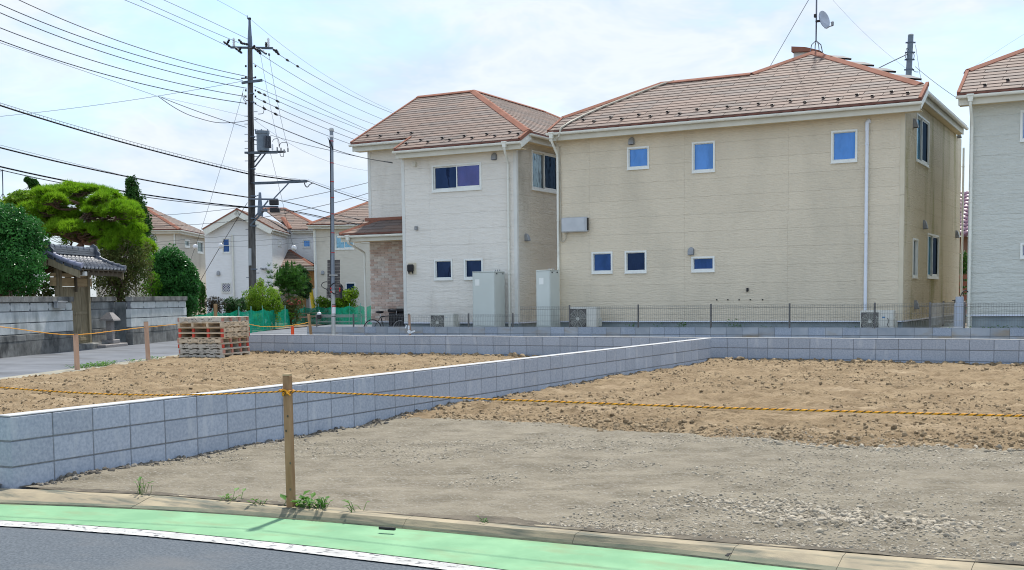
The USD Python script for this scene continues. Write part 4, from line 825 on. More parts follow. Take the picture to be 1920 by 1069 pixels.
# ------------------------------------------------------------------ left: old block wall, gate, stone post, letter box (t along the road, b towards it)
W0 = PZ(0, 668, .12)[:2]; W1 = PZ(350, 634, .12)[:2]; dW = (W1 - W0) / np.linalg.norm(W1 - W0); nW = np.array([dW[1], -dW[0]])
d3, n3 = np.array([*dW, 0.]), np.array([*nW, 0.])
def WP(t, b, z): return np.array([*(W0 + dW * t + nW * b), z])
def on_wall(px, py, b=0.0):
    r = ray(px, py); k = (W0 @ nW + b) / (r[:2] @ nW); p = r * k + [0, 0, HC]; return float((p[:2] - W0) @ dW), float(p[2])
M['old_block'] = mat('old_wall_block', (.40, .43, .42), (.52, .54, .53), scale=3.5, bump=.35, bscale=70, bdist=.006, rand=.10, stain=((.10, .115, .115), .8, (1.2, 1.2, .35), .53, .74))
M['old_dark'] = mat('old_wall_mossy', (.15, .15, .14), (.24, .24, .225), scale=5, bump=.5, bscale=70, bdist=.008, rand=.12, stain=((.05, .052, .05), 2.2, (1, 1, .6), .46, .66))
M['old_shaded'] = mat('old_wall_shaded', (.17, .185, .185), (.25, .265, .262), scale=3.5, bump=.35, bscale=70, bdist=.006, rand=.12, stain=((.06, .068, .068), 1.0, (1, 1, .5), .5, .68))  # recess shadow painted in as a darker block colour, plus random stains
def old_wall(t_, t0, t1, b, mats, seed, openings=True, bl=.97, ends=True):
    """footing, coping stones, two block courses, a pierced course and a heavy cap."""
    blk, drk = mats; rg = np.random.default_rng(seed); T = .16
    def seg(a, c, z0, z1, b0, b1, ch=.006): return frame_box(WP(a, b0, z0), d3, n3, Zv, c - a, b1 - b0, z1 - z0, ch)
    part(t_, 'footing', seg(t0, t1, .0, .44, b - T - .02, b + .03), M['old_dark'])
    part(t_, 'core', seg(t0 + .02, t1 - .02, .44, 1.44, b - T + .02, b - .022, 0), M['mortar'])
    def row(name, z0, z1, off, b1, L, m, gap=.006):
        s = t0 - off
        while s < t1:
            a, c = max(s, t0), min(s + L, t1)
            if c - a > .03: part(t_, name, seg(a + gap / 2, c - gap / 2, z0, z1, b - T, b1 + rg.uniform(-.003, .003)), m)
            s += L
    row('coping_stone', .445, .60, .3, b + .035, bl, drk); row('block', .625, .885, .0, b, bl, blk); row('block', .91, 1.175, .5, b, bl, blk)
    if openings:
        s = t0 + .02
        while s < t1 - .02:
            c = min(s + .97, t1 - .02); P = Polygon([(s, 1.20), (s + .045, 1.29), (s, 1.40), (c, 1.40), (c - .045, 1.29), (c, 1.20)]) if c - s > .2 else sbox(s, 1.2, c, 1.4)
            P = Polygon([(s + .05, 1.20), (s + .008, 1.27), (s + .008, 1.33), (s + .05, 1.40), (c - .05, 1.40), (c - .008, 1.33), (c - .008, 1.27), (c - .05, 1.20)]) if c - s > .2 else P
            part(t_, 'pierced_block', extrude(P, WP(0, b - T, 0), d3, Zv, n3, T), blk); s = c
    else: row('block', 1.20, 1.40, .2, b, bl, blk)
    row('cap_stone', 1.425, 1.56, .35, b + .05, 1.45, drk)
tA = on_wall(137, 600)[0]; tB0, tB1 = on_wall(246, 600)[0], on_wall(350, 590)[0]; bR = -.50; tR = on_wall(171, 600, bR)[0]
wa = thing('garden_wall', 'old pierced block wall left of the wooden gate', 'garden wall'); old_wall(wa, -7.2, tA, 0, (M['old_block'], M['old_dark']), 1)
wb_ = thing('garden_wall', 'old block wall right of the gate with a recess behind the stone post', 'garden wall'); old_wall(wb_, tB0, tB1, 0, (M['old_block'], M['old_dark']), 2); old_wall(wb_, tR, tB0 - .01, bR, (M['old_shaded'], M['old_dark']), 3, openings=False)
part(wb_, 'return_wall', frame_box(WP(tB0 + .01, bR - .15, 0), d3, n3, Zv, .14, -bR - .01, 1.40), M['old_shaded'])
# gate
M['wood_old'] = mat('old_timber', (.20, .165, .10), (.29, .245, .16), scale=3, stretch=(6, 6, .8), detail=8, rough=.85, bump=.3, bscale=20, stain=((.12, .10, .065), 2, (1, 1, 1), .55, .75))
M['wood_dark'] = mat('dark_timber', (.075, .058, .038), (.13, .105, .07), scale=4, stretch=(6, 6, .8), rough=.85)
M['wood_lintel'] = mat('pale_timber', (.33, .24, .125), (.42, .31, .175), scale=3, stretch=(1, 1, 5), rough=.8)
M['kawara'] = mat('roof_tile_dark', (.040, .047, .062), (.075, .085, .105), scale=4, detail=6, rough=.32, spec=.6, rand=.18)
M['kawara_light'] = mat('roof_tile_pale', (.16, .17, .24), (.24, .25, .33), scale=4, rough=.35, spec=.6, rand=.1)
bG = -.50; tg0, tg1 = on_wall(104, 600, bG)[0], on_wall(168, 600, bG)[0]
g = thing('roofed_gate', 'weathered wooden gate under a small dark tiled roof', 'gate')
for s in (tg0 + .28, tg1 - .09): part(g, 'post', frame_box(WP(s - .07, bG - .07, .1), d3, n3, Zv, .14, .14, 2.35, .012), M['wood_old'])
part(g, 'side_post', frame_box(WP(tg0 + .04, bG - .02, .1), d3, n3, Zv, .12, .09, 2.25, .01), M['wood_old'])
za_, zb_ = 1.86, 2.12
part(g, 'lintel', frame_box(WP(tg0 - .15, bG - .05, za_), d3, n3, Zv, tg1 - tg0 + .3, .10, .24, .01), M['wood_lintel'])
part(g, 'lintel', frame_box(WP(tg0 - .15, bG - .04, zb_), d3, n3, Zv, tg1 - tg0 + .3, .08, .10, .008), M['wood_lintel'])
part(g, 'lintel_strut', frame_box(WP((tg0 + tg1) / 2 + .05, bG + .05, za_ - .16), d3, n3, Zv, .09, .06, .55, .01), M['wood_dark'])
s = tg0 + .36
while s < tg1 - .18:
    part(g, 'door_board', frame_box(WP(s, bG - .03, .22), d3, n3, Zv, .088, .035 + .006 * (int(s * 100) % 2), za_ - .235, .004), M['wood_old']); s += .094
for z in (.3, 1.05): part(g, 'door_rail', frame_box(WP(tg0 + .36, bG + .012, z), d3, n3, Zv, tg1 - tg0 - .55, .02, .09, .004), M['wood_old'])
part(g, 'threshold', frame_box(WP(tg0, bG - .15, .05), d3, n3, Zv, tg1 - tg0 + .5, .55, .17, .02), M['old_dark'])
tr0, zr0 = on_wall(90, 466, bG); tr1, zr1_ = on_wall(178, 478, bG); bE = .45
te0, ze0 = on_wall(160, 503, bE); te1, ze1 = on_wall(234, 505, bE); zr_ = (zr0 + zr1_) / 2 - .10; ze_ = (ze0 + ze1) / 2
tr0, te0 = min(tr0, te0) - .1, min(tr0, te0) - .1; tr1 = te1 = max(tr1, te1) - .05
run = bE - bG; drop = zr_ - ze_
def RP(t, b, up=0.0):                                          # a point on the slightly hollow roof, b measured from the ridge
    k = abs(b) / run; z = zr_ - drop * (k * 1.12 - .12 * k * k * 0 - .12 * math.sin(math.pi * k) * .0) * (1 / 1.12) - .045 * math.sin(math.pi * min(k, 1))
    return WP(t, bG + b, z + up)
ncol = 11; w_ = (te1 - te0 - .24) / ncol; nrow = 7
for sgn in (1, -1):
    part(g, 'roof_boards', cat([frame_box(RP(te0 + .05, sgn * run * k / 6, -.06), d3, (RP(0, sgn * run * (k + 1) / 6) - RP(0, sgn * run * k / 6)) / np.linalg.norm(RP(0, sgn * run * (k + 1) / 6) - RP(0, sgn * run * k / 6)), np.cross(d3, n3 * sgn) * 0 + Zv, te1 - te0 - .1, run / 6 * 1.1, .025) for k in range(6)]), M['wood_dark'])
    for r in range(nrow):
        b0, b1 = run * r / nrow, run * (r + 1.25) / nrow
        if r == nrow - 1: b1 = run * 1.02
        for c in range(ncol):
            t0 = te0 + .12 + c * w_; V = []
            xs8 = np.linspace(0, 1, 7); wave = np.array([.045, .010, -.008, -.012, -.004, .018, .046])
            for b, up in ((b0, .0), (b1, .022)):
                for x, h in zip(xs8, wave): V.append(RP(t0 + x * w_ * 1.04, sgn * b, h + up))
            for x, h in zip(xs8, wave): V.append(RP(t0 + x * w_ * 1.04, sgn * b1, h - .006))
            F = []
            for i in range(6): F += [[i, i + 1, 8 + i], [i, 8 + i, 7 + i], [7 + i, 8 + i, 15 + i], [7 + i, 15 + i, 14 + i]]
            part(g, 'roof_tile', (np.array(V), np.array(F)), M['kawara'], smooth=50)
    for c in range(ncol):                                        # round ends along the eave
        p = RP(te0 + .12 + (c + 1) * w_, sgn * run * 1.02, .02); part(g, 'eave_tile_end', tube([p - n3 * sgn * .06, p + n3 * sgn * .015], .042, 10), M['kawara'])
    for te, mm in ((te0 + .06, 'kawara_light'), (te1 - .06, 'kawara')):
        for k in range(5):
            p, q = RP(te, sgn * run * k / 5, .05), RP(te, sgn * run * (k + 1) / 5 + .02, .06); part(g, 'verge_tile', tube([p, q - (q - p) * .14, q - (q - p) * .13, q], [.062, .066, .078, .078], 12), M[mm], smooth=50)
        for k in range(4): part(g, 'verge_drop_tile', frame_box(RP(te - .05, sgn * run * k / 4, -.09), d3, (RP(0, sgn * run * (k + 1) / 4) - RP(0, sgn * run * k / 4)) / (np.linalg.norm(RP(0, sgn * run * (k + 1) / 4) - RP(0, sgn * run * k / 4))), Zv, .12, run / 4 * .94, .10, .015), M['kawara'])
    for te in (te0 + .02, te1 - .08): part(g, 'barge_board', frame_box(RP(te, .02 * sgn, -.30), d3, (RP(0, sgn * run) - RP(0, 0)) / np.linalg.norm(RP(0, sgn * run) - RP(0, 0)), Zv, .05, run * 1.0, .20), M['wood_old'])
    for k in range(9): part(g, 'rafter', bar(RP(te0 + .2 + k * (te1 - te0 - .4) / 8, sgn * .1, -.10), RP(te0 + .2 + k * (te1 - te0 - .4) / 8, sgn * run * .98, -.10), .045, .06), M['wood_dark'])
part(g, 'beam_end', frame_box(WP(te0 + .3, bE - .22, ze_ - .22), d3, n3, Zv, .13, .20, .12, .008), mat('white_beam_end', (.7, .7, .66)))
part(g, 'purlin', frame_box(WP(te0 + .05, bE - .2, ze_ - .20), d3, n3, Zv, te1 - te0 - .1, .1, .11), M['wood_dark']); part(g, 'purlin', frame_box(WP(te0 + .05, bG - .05, zr_ - .26), d3, n3, Zv, te1 - te0 - .1, .1, .13), M['wood_dark'])
for k in range(3): part(g, 'ridge_course', frame_box(WP(te0 + .08, bG - .10 + k * .015, zr_ + .01 + k * .06), d3, n3, Zv, te1 - te0 - .16, .20 - k * .03, .052, .006), M['kawara'])
for k in range(8):
    L = (te1 - te0 - .1) / 8; p = WP(te0 + .05 + k * L, bG, zr_ + .20); part(g, 'ridge_tile', tube([p, p + d3 * (L - .05), p + d3 * (L - .045), p + d3 * L], [.065, .068, .080, .080], 10), M['kawara'], smooth=50)
for te, sg in ((te0 + .04, -1), (te1 - .04, 1)):
    p = WP(te, bG, zr_ + .10); prof = Polygon([(-.17, -.14), (-.20, .0), (-.12, .08), (-.11, .20), (0, .27), (.11, .20), (.12, .08), (.20, .0), (.17, -.14)])
    o = part(g, 'ridge_end_tile', extrude(prof, p - d3 * .03, n3, Zv, d3, .07), M['kawara'])
    part(o, 'crest', tube([p + Zv * .10 + d3 * sg * .03, p + Zv * .10 + d3 * sg * .06], .045, 12), mat('gold_crest', (.45, .33, .10)) if sg < 0 else M['kawara'])
# stone post with a little roof, on its plinth in the recess
M['granite'] = mat('granite', (.19, .18, .175), (.28, .265, .26), scale=60, detail=6, bump=.4, bscale=120, stain=((.20, .19, .18), 4, (1, 1, 1), .55, .7))
tq, _ = on_wall(209, 640, -.10); s = thing('stone_post', 'small stone post with a pitched cap in front of the recess', 'stone post', (*WP(tq, -.12, 0)[:2], .07), math.degrees(math.atan2(nW[1], nW[0])))
part(s, 'base', cat([cbox(-.19, .19, -.24, .24, .10, .22, .02)]), M['granite']); part(s, 'plinth', cbox(-.24, .27, -.95, .60, -.02, .098, .02), M['granite'])
sh = part(s, 'shaft', cbox(-.09, .09, -.095, .095, .22, .78, .012), M['granite'])
for k in range(4): part(sh, 'carved_character', box(.088, .0925, -.03 + (k % 2) * .02, .03 - (k % 3) * .01, .66 - k * .07, .70 - k * .07), M['old_dark'])
part(s, 'cap', (np.array([[-.22, -.24, .78], [.22, -.24, .78], [.22, .24, .78], [-.22, .24, .78], [-.20, -.25, .83], [.20, -.25, .83], [.20, .25, .83], [-.20, .25, .83], [-.05, -.12, 1.02], [.05, -.12, 1.02], [.05, .12, 1.02], [-.05, .12, 1.02]]),
     np.array([[0, 2, 1], [0, 3, 2], [0, 1, 5], [0, 5, 4], [1, 2, 6], [1, 6, 5], [2, 3, 7], [2, 7, 6], [3, 0, 4], [3, 4, 7], [4, 5, 9], [4, 9, 8], [5, 6, 10], [5, 10, 9], [6, 7, 11], [6, 11, 10], [7, 4, 8], [7, 8, 11], [8, 9, 10], [8, 10, 11]])), M['granite'])
tm, zm = on_wall(109, 571, .06); s = thing('letter_box', 'small grey letter box fixed on the wall left of the gate', 'letter box', tuple(WP(tm - .25, .055, zm - .10)), math.degrees(math.atan2(dW[1], dW[0])))
part(s, 'body', cbox(0, .50, -.11, .0, .0, .17, .01), M['vent']); part(s, 'lid', (lambda m: (m[0], m[1]))(cbox(-.02, .52, -.15, .005, .172, .195, .008)), M['steel'])

# ------------------------------------------------------------------ pallets
M['pallet'] = mat('pallet_wood', (.50, .39, .26), (.64, .52, .37), scale=3, stretch=(3, 3, 7), detail=7, rough=.85, rand=.12, bump=.2, bscale=30, stain=((.38, .32, .24), 1.3, (1, 1, 1), .5, .7))
M['pallet_grey'] = mat('pallet_wood_grey', (.42, .375, .305), (.55, .50, .42), scale=3, stretch=(3, 3, 7), detail=7, rough=.9, rand=.12, bump=.2, bscale=30)
M['red_end'] = mat('red_paint', (.42, .045, .025), (.55, .07, .04), scale=4, rough=.7); M['pink_end'] = mat('faded_red', (.36, .17, .13), (.46, .24, .18), scale=4, rough=.8); M['ink'] = mat('stencil_ink', (.075, .065, .058), (.13, .115, .10), scale=30)
pc = PZ(380, 673, .06); pu = np.array([.98, .197, 0]); pv = np.array([-.197, .98, 0]); PW, PH = 1.18, .122
ctr = PZ(419, 674.5, .05) - pu * PW / 2 + pv * PW / 2; pang = math.degrees(math.atan2(pu[1], pu[0]))
def pallet(k, z, turn, ends, m, label):
    rg = np.random.default_rng(100 + k)
    t = thing('pallet', label, 'pallet', (ctr[0] + rg.uniform(-.02, .02), ctr[1] + rg.uniform(-.02, .02), z), pang + turn + rg.uniform(-1.0, 1.0), 'stack of wooden pallets')
    h = PW / 2
    for i, y in enumerate((-h + .03, -h / 3, h / 3, h - .03)):
        st_ = part(t, 'stringer', cbox(-h, h, y - .03, y + .03, .017, .100, .004), M[m])
        if ends:
            for sx in (-1, 1): part(st_, 'painted_end', box(min(sx * (h - .035), sx * (h + .0015)), max(sx * (h - .035), sx * (h + .0015)), y - .0315, y + .0315, .0165, .1005), M[ends])
        if i in (0, 3):                                          # faded stencilled print along the side
            q = y + (.0305 if y > 0 else -.0305); ms = []; x = -h + rg.uniform(.08, .2)
            while x < h - .12:
                if rg.random() < .8:
                    for _ in range(3):
                        a, c = x + rg.uniform(0, .018), rg.uniform(.035, .07); ms.append(box(a, a + rg.uniform(.006, .022), q - .0012, q + .0012, c, c + rg.uniform(.005, .022)))
                    x += .036
                else: x += rg.uniform(.06, .22)
            part(st_, 'stencil_print', cat(ms), M['ink'], kind='stuff')
    for i in range(7):
        x = -h + .05 + i * (2 * h - .1) / 6
        part(t, 'deck_board', cbox(x - .05, x + .05, -h, h, .1005, .1195, .003), M[m])
    for i in range(5):
        x = -h + .05 + i * (2 * h - .1) / 4; part(t, 'bottom_board', cbox(x - .05, x + .05, -h, h, .0, .0165, .003), M[m])
spec_ = [(0, None, 'pallet_grey'), (0, 'pink_end', 'pallet_grey'), (0, 'red_end', 'pallet_grey'), (0, 'pink_end', 'pallet'), (90, 'red_end', 'pallet'), (90, 'red_end', 'pallet'), (90, None, 'pallet'), (0, 'pink_end', 'pallet_grey')]
lab_ = ['lowest pallet of the wooden stack resting on the dirt', 'second pallet from the bottom of the wooden stack', 'third pallet from the bottom of the wooden stack with red ends at its right', 'fourth pallet from the bottom of the wooden stack',
        'fifth pallet from the bottom with bright red stringer ends facing the road', 'sixth pallet from the bottom with red stringer ends facing the road', 'second pallet from the top with unpainted stringer ends facing the road', 'topmost pallet of the wooden stack with its pale deck boards in the sun']
for k, ((tu, en, mm), lb) in enumerate(zip(spec_, lab_)): pallet(k, .055 + k * PH, tu, en, mm, lb)

# ------------------------------------------------------------------ stakes, ropes
M['stake'] = mat('stake_wood', (.235, .135, .062), (.325, .20, .105), scale=4, stretch=(5, 5, .8), detail=8, rough=.8, bump=.35, bscale=18, bdist=.006, stain=((.22, .14, .055), 3, (4, 4, .8), .56, .72))
M['stake_red'] = mat('stake_pinkish', (.40, .25, .17), (.48, .31, .21), scale=3, stretch=(4, 4, .8), rough=.8)
M['rope_y'] = mat('rope_yellow', (.66, .27, .012), (.78, .36, .02), scale=30, rough=.7); M['rope_k'] = mat('rope_black', (.07, .04, .01), (.13, .075, .02), scale=30, rough=.7)
def stake(label, base, top, w, m, split=None, rz=0):
    base, top = np.asarray(base, float), np.asarray(top, float); t = thing('wooden_stake', label, 'stake', tuple(base), rz); d = top - base; L = np.linalg.norm(d); d /= L
    ax = np.array([1., 0, 0]) - d * d[0]; ax /= np.linalg.norm(ax); ay = np.cross(d, ax)
    V, F = frame_box(-ax * w / 2 - ay * w / 2 - d * .15, ax, ay, d, w, w, L + .15 - .012, .004); part(t, 'post', (V, F), M[m])
    part(t, 'sawn_top', frame_box(-ax * w * .47 - ay * w * .47 + d * (L - .0125), ax, ay, d, w * .94, w * .94, .0125), M['stake'] if m != 'stake' else M['wood_lintel'])
    return t
sb = PZ(546, 949, -.005); Zs = (sb - [0, 0, HC]) @ CAM[2]
stp = PD(546.2, 700, Zs * 1.0); stp = np.array([sb[0] - .004, sb[1], stp[2]])
st0 = stake('square wooden stake holding the striped rope beside the kerb', sb, stp, .050, 'stake', rz=12)
for z, q in ((.30, .3), (.52, -.2), (.62, .1), (.78, .0), (.12, .2)): part(st0, 'knot_mark', (lambda m: (m[0] * [1, .2, 1.3] + [q * .05, -.0265, z], m[1]))(blob(.007, 2, 1, .2)), M['wood_dark'])
l1 = stake('pinkish stake left of the pallet stack nearest the left edge', PZ(145, 695, .06), PZ(145, 695, .06) + [-.01, 0, PD(143.5, 626, np.linalg.norm((PZ(145, 695, .06) - [0, 0, HC]) @ CAM[2]))[2] - .06], .075, 'stake_red')
l2 = stake('pinkish stake standing just left of the pallet stack', PZ(278, 677, .06), PZ(278, 677, .06) + [-.03, 0, PD(274.5, 603, (PZ(278, 677, .06) - [0, 0, HC]) @ CAM[2])[2] - .06], .075, 'stake_red')
b3 = PD(404, 640, 31); b3[2] = .07; l3 = stake('stake rising behind the pallet stack', b3, PD(404, 570, 31), .07, 'stake')
b4 = PD(586, 640, 31.5); b4[2] = .07; l4 = stake('yellowish leaning stake at the end of the stained wall', b4, PD(578.5, 589, 31.5), .06, 'stake')
b5 = PY(769, 640, 28.15); b5[2] = .07; l5 = stake('brown stake with a white ribbon in front of the mesh fence', b5, PY(767.5, 590, 28.15), .05, 'stake_red')
rib = PY(768, 612, 28.08)
o = solo('white_ribbon', cat([frame_box(PY(765, 617, 28.08), (1, 0, 0), (0, 0, 1), (0, 1, 0), .05, .10, .006), frame_box(PY(768, 626, 28.07), (.95, 0, .3), (-.3, 0, .95), (0, 1, 0), .20, .05, .006), frame_box(PY(767, 626, 28.06), (.6, 0, .8), (-.8, 0, .6), (0, 1, 0), .10, .09, .006), frame_box(PY(760.5, 616, 28.06), (.5, 0, .86), (-.86, 0, .5), (0, 1, 0), .10, .03, .006)]), mat('white_tape', (.75, .76, .76)), 'torn white ribbon tied round the brown stake', 'ribbon')
o = PD(549, 640, 34); o[2] = .07; t = thing('marker_post', 'short orange marker post at the street corner', 'marker post', tuple(o)); h = PD(549, 612, 34)[2] - .07
part(t, 'post', lathe([(0, 0), (.05, 0), (.045, h - .03), (.03, h), (0, h)], 12), mat('orange_plastic', (.75, .08, .02), rough=.4), smooth=50); part(t, 'foot', lathe([(0, 0), (.11, 0), (.10, .03), (.05, .04), (0, .04)], 12), M['black'])
def twist(pts, r, pitch, strands=3, n_per=9, sides=5):
    """a laid rope: strands winding round the line pts; returns one mesh a strand."""
    pts = np.asarray(pts, float); seg = np.r_[0, np.cumsum(np.linalg.norm(np.diff(pts, axis=0), axis=1))]; L = seg[-1]; k = int(L / pitch * n_per) + 2; s = np.linspace(0, L, k)
    P = np.stack([np.interp(s, seg, pts[:, j]) for j in range(3)], 1); d = np.gradient(P, axis=0); d /= np.linalg.norm(d, axis=1, keepdims=True)
    a = np.cross(d, [0, 0, 1.]); a /= np.linalg.norm(a, axis=1, keepdims=True); b = np.cross(a, d); out = []
    for q in range(strands):
        ph = s / pitch * 2 * math.pi + q * 2 * math.pi / strands; out.append(tube(P + r * .52 * (np.cos(ph)[:, None] * a + np.sin(ph)[:, None] * b), r * .56, sides, False))
    return out
rp = thing('striped_rope', 'yellow and black twisted rope strung low across the front of the lots', 'rope')
kn = np.array([sb[0], sb[1], PD(546, 734, Zs)[2]]); zk = kn[2]
def rope_pt(px, py, y): p = PY(px, py, y); return p
yl = kn[1]
def rope_line(pxs, yy):
    p = np.array([PY(a, b, yy) for a, b in pxs]); return p
ql = np.array([PY(a, b, yl - .02 - (540 - a) * .0009) for a, b in ((541, 733.5), (480, 736.6), (420, 738.8), (360, 740.4), (300, 741), (240, 740.2), (180, 738.2), (120, 735.2), (60, 731.3), (0, 726.5), (-80, 718), (-170, 706))])
qr = np.array([PY(a, b, yl - .03) for a, b in ((551, 734), (700, 740), (900, 748), (1100, 755.5), (1300, 763), (1500, 769), (1700, 774.5), (1920, 780), (2100, 783), (2300, 785))])
from scipy.interpolate import PchipInterpolator
def smooth_path(p, n):
    s = np.r_[0, np.cumsum(np.linalg.norm(np.diff(p, axis=0), axis=1))]; f = PchipInterpolator(s, p); return f(np.linspace(0, s[-1], n))
for line_ in (smooth_path(ql, 60), smooth_path(qr, 80)):
    a, b, c = twist(line_, .0060, .042, 3, 8, 5); part(rp, 'yellow_strand', a, M['rope_y'], smooth=True); part(rp, 'yellow_strand', b, M['rope_y'], smooth=True); part(rp, 'black_strand', ((c[0]), c[1]), M['rope_k'], smooth=True)
loop = lambda z0, r, tilt: [kn + [r * math.cos(a), r * math.sin(a), z0 + tilt * math.cos(a)] for a in np.linspace(0, 2 * math.pi, 40)]
for z0, r, tl in ((.0, .037, .010), (.013, .038, -.008), (-.010, .036, .014)):
    a, b, c = twist(loop(z0, r, tl), .0062, .042, 3, 8, 5); part(rp, 'knot_turn', cat([a, b]), M['rope_y'], smooth=True); part(rp, 'black_strand', c, M['rope_k'], smooth=True)
part(rp, 'knot_tail', twist([kn + [-.05, -.03, .01], kn + [-.02, -.05, .02], kn + [.03, -.05, .01], kn + [.045, -.04, -.02]], .0085, .055, 1, 8, 6)[0], M['rope_y'], smooth=True)
def far_rope(label, pts, r=.008):
    t = solo('marker_rope', tube(smooth_path(np.array(pts), 40), r, 6), M['rope_y'], label, 'rope', smooth=True)
T1 = lambda px, py, ref: PD(px, py, (PZ(*ref, .06) - [0, 0, HC]) @ CAM[2])
far_rope('yellow rope strung between the pinkish stakes left of the pallets', [PD(-60, 604, 20), PD(0, 613, 21.5), T1(145, 627.5, (145, 695)) + [0, -.05, 0], PD(210, 621, 24.5), T1(275, 614, (278, 677)) + [0, -.05, 0], PD(330, 608, 27.4)])
far_rope('yellow rope sagging from the pallets to the leaning stake', [PD(463, 607, 28.4), PD(495, 612.5, 29), PD(530, 612, 30), PD(556, 609, 30.8), PD(579, 604.5, 31.45)])
# ------------------------------------------------------------------ far houses (frame: X to the right, Z away from the eye)
U3, V3 = np.array([math.cos(YAW), math.sin(YAW), 0]), np.array([-math.sin(YAW), math.cos(YAW), 0]); NB = -V3
def Lw(X, Zd, z=0.0): return U3 * X + V3 * Zd + np.array([0, 0, z])
def AX(px, py, Zd): p = PD(px, py, Zd); q = p * (Zd / (p @ V3 if abs(p @ V3) > 1e-6 else Zd)); d = ray(px, py); k = Zd / (d @ V3); p = d * k + [0, 0, HC]; return float(p @ U3), float(p[2])
M['far_white'] = siding('far_white_siding', (.72, .73, .72), (.79, .80, .79), (3, 3, 20), .5, None, .03)
M['far_cream'] = siding('far_cream_siding', (.56, .52, .43), (.63, .585, .495), (3, 3, 20), .5, ((.47, .43, .35), .5, (1, 1, .5), .52, .74), .03)
def fwall(h, X0, X1_, Zd, z0, top, ops=(), m='far_white', thick=.15, name='wall'):
    """wall facing the eye; top: (z at X0, z at X1) or list of (X, z) between them."""
    pts = [(X0, z0), (X1_, z0)] + (list(top)[::-1] if isinstance(top[0], tuple) else [(X1_, top[1]), (X0, top[0])])
    P = Polygon(pts)
    if ops: P = P.difference(unary_union([sbox(a, c, b, d) for a, b, c, d in ops]))
    part(h, name, extrude(P, Lw(0, Zd), U3, Zv, NB, .0001 + thick) if False else extrude(P, Lw(0, Zd + thick), U3, Zv, NB, thick), M[m])
def swall(h, X, Z0, Z1, z0, z1, m='far_white', side=1): part(h, 'side_wall', frame_box(Lw(X - (.15 if side > 0 else 0), Z0 + .151, z0), U3, V3, Zv, .15, Z1 - Z0, z1 - z0), M[m])
def frect(l, t, r, b, Zd): return AX(l, (t + b) / 2, Zd)[0], AX(r, (t + b) / 2, Zd)[0], AX((l + r) / 2, b, Zd)[1], AX((l + r) / 2, t, Zd)[1]
def fslope(h, pts, u=None, **k): slope(h, [Lw(*p) for p in pts], U3 if u is None else u, expo=.27, tl=1.3, th=.02, **k)
def fcap(h, a, b, w=.16): cap_line(h, Lw(*a), Lw(*b), w=w)
def feave(h, a, b, z):                                           # a, b in (X, Z) from left to right as seen from outside
    A, B = Lw(*a)[:2], Lw(*b)[:2]; d = (B - A) / np.linalg.norm(B - A); eave(h, A, B, (d[1], -d[0]), z, .35)
def fpipe(h, px, Zd, z0, z1): X = AX(px, 500, Zd)[0]; part(h, 'downpipe', tube([Lw(X, Zd - .06, z0), Lw(X, Zd - .06, z1)], .05, 8), M['gutter'], smooth=50)

H4 = thing('far_cream_house', 'distant cream house with hipped brown roof behind the round camellia', 'house')
Z4 = 71.0; XR, ze4 = AX(331, 430, Z4); XLt = AX(176, 430, Z4)[0]
w4 = [(256, 447, 293, 463.5), (372.5, 0, 0, 0)]
o4 = [frect(281, 447, 293, 463.5, Z4), frect(181, 448, 197, 468, Z4)]
fwall(H4, XLt, XR, Z4, .0, (ze4 - .1, ze4 - .1), o4, 'far_cream')
for o in o4: window(H4, Lw(0, Z4), U3, NB, *o, [M['pane_reflect_mid']])
XB = XR; s1 = [(347.5, 449, 357, 464.5, 'fixed'), (371, 452, 382, 475.5, 'fixed')]
def on_side(px, X): d = ray(px, 500); k = X / (d @ U3) if abs(d @ U3) > 1e-9 else 0; p = d * k; return float(p @ V3)
Zend = min(on_side(391, XR), 96)
so4 = []
for l, t, r, b, k in s1:
    z_l, z_r = on_side(l, XR), on_side(r, XR); pz = lambda px, py, Zq: (ray(px, py) * (Zq / (ray(px, py) @ V3)))[2] + HC
    so4.append((z_l, min(z_r, Zend - .2), pz((l + r) / 2, b, (z_l + z_r) / 2), pz((l + r) / 2, t, (z_l + z_r) / 2)))
Ps = sbox(Z4 + .151, .0, Zend, ze4 - .1).difference(unary_union([sbox(a, c, b, d) for a, b, c, d in so4]))
part(H4, 'side_wall', extrude(Ps, Lw(XR - .15, 0), V3, Zv, U3, .15), M['far_cream'])
for o in so4: window(H4, Lw(XR, 0), V3, U3, *o, [M['pane_grey']], fw=.09)
zt4 = AX(292, 386, Z4 + 2.6)[1]; hw = (XR + .3 - AX(292, 386, Z4 + 1.3)[0])
rise = zt4 - ze4; hip = rise / .52
e0, e1 = XLt - .3, XR + .3; pkx = e1 - hip
fslope(H4, [(e0, Z4 - .3, ze4), (e1, Z4 - .3, ze4), (pkx, Z4 - .3 + hip, zt4), (e0, Z4 - .3 + hip, zt4)], seed=31)
fslope(H4, [(e1, Z4 - .3, ze4), (e1, Zend + .4, ze4), (pkx, Zend + .4 - hip, zt4), (pkx, Z4 - .3 + hip, zt4)], u=V3, seed=32)
fslope(H4, [(pkx, Zend + .4 - hip, zt4), (e1, Zend + .4, ze4), (e0, Zend + .4, ze4), (e0, Z4 - .3 + hip, zt4)], tiles=False)
fcap(H4, (e1, Z4 - .3, ze4), (pkx, Z4 - .3 + hip, zt4)); fcap(H4, (pkx, Z4 - .3 + hip, zt4), (pkx, Zend + .4 - hip, zt4))
feave(H4, (e0, Z4 - .3), (e1, Z4 - .3), ze4); feave(H4, (e1, Z4 - .3), (e1, Zend + .4), ze4); fpipe(H4, 329, Z4, 0, ze4 - .2)
hood(H4, Lw(AX(285.5, 439, Z4)[0], Z4, AX(285.5, 439, Z4)[1]), U3, NB, .2, .26, .12)

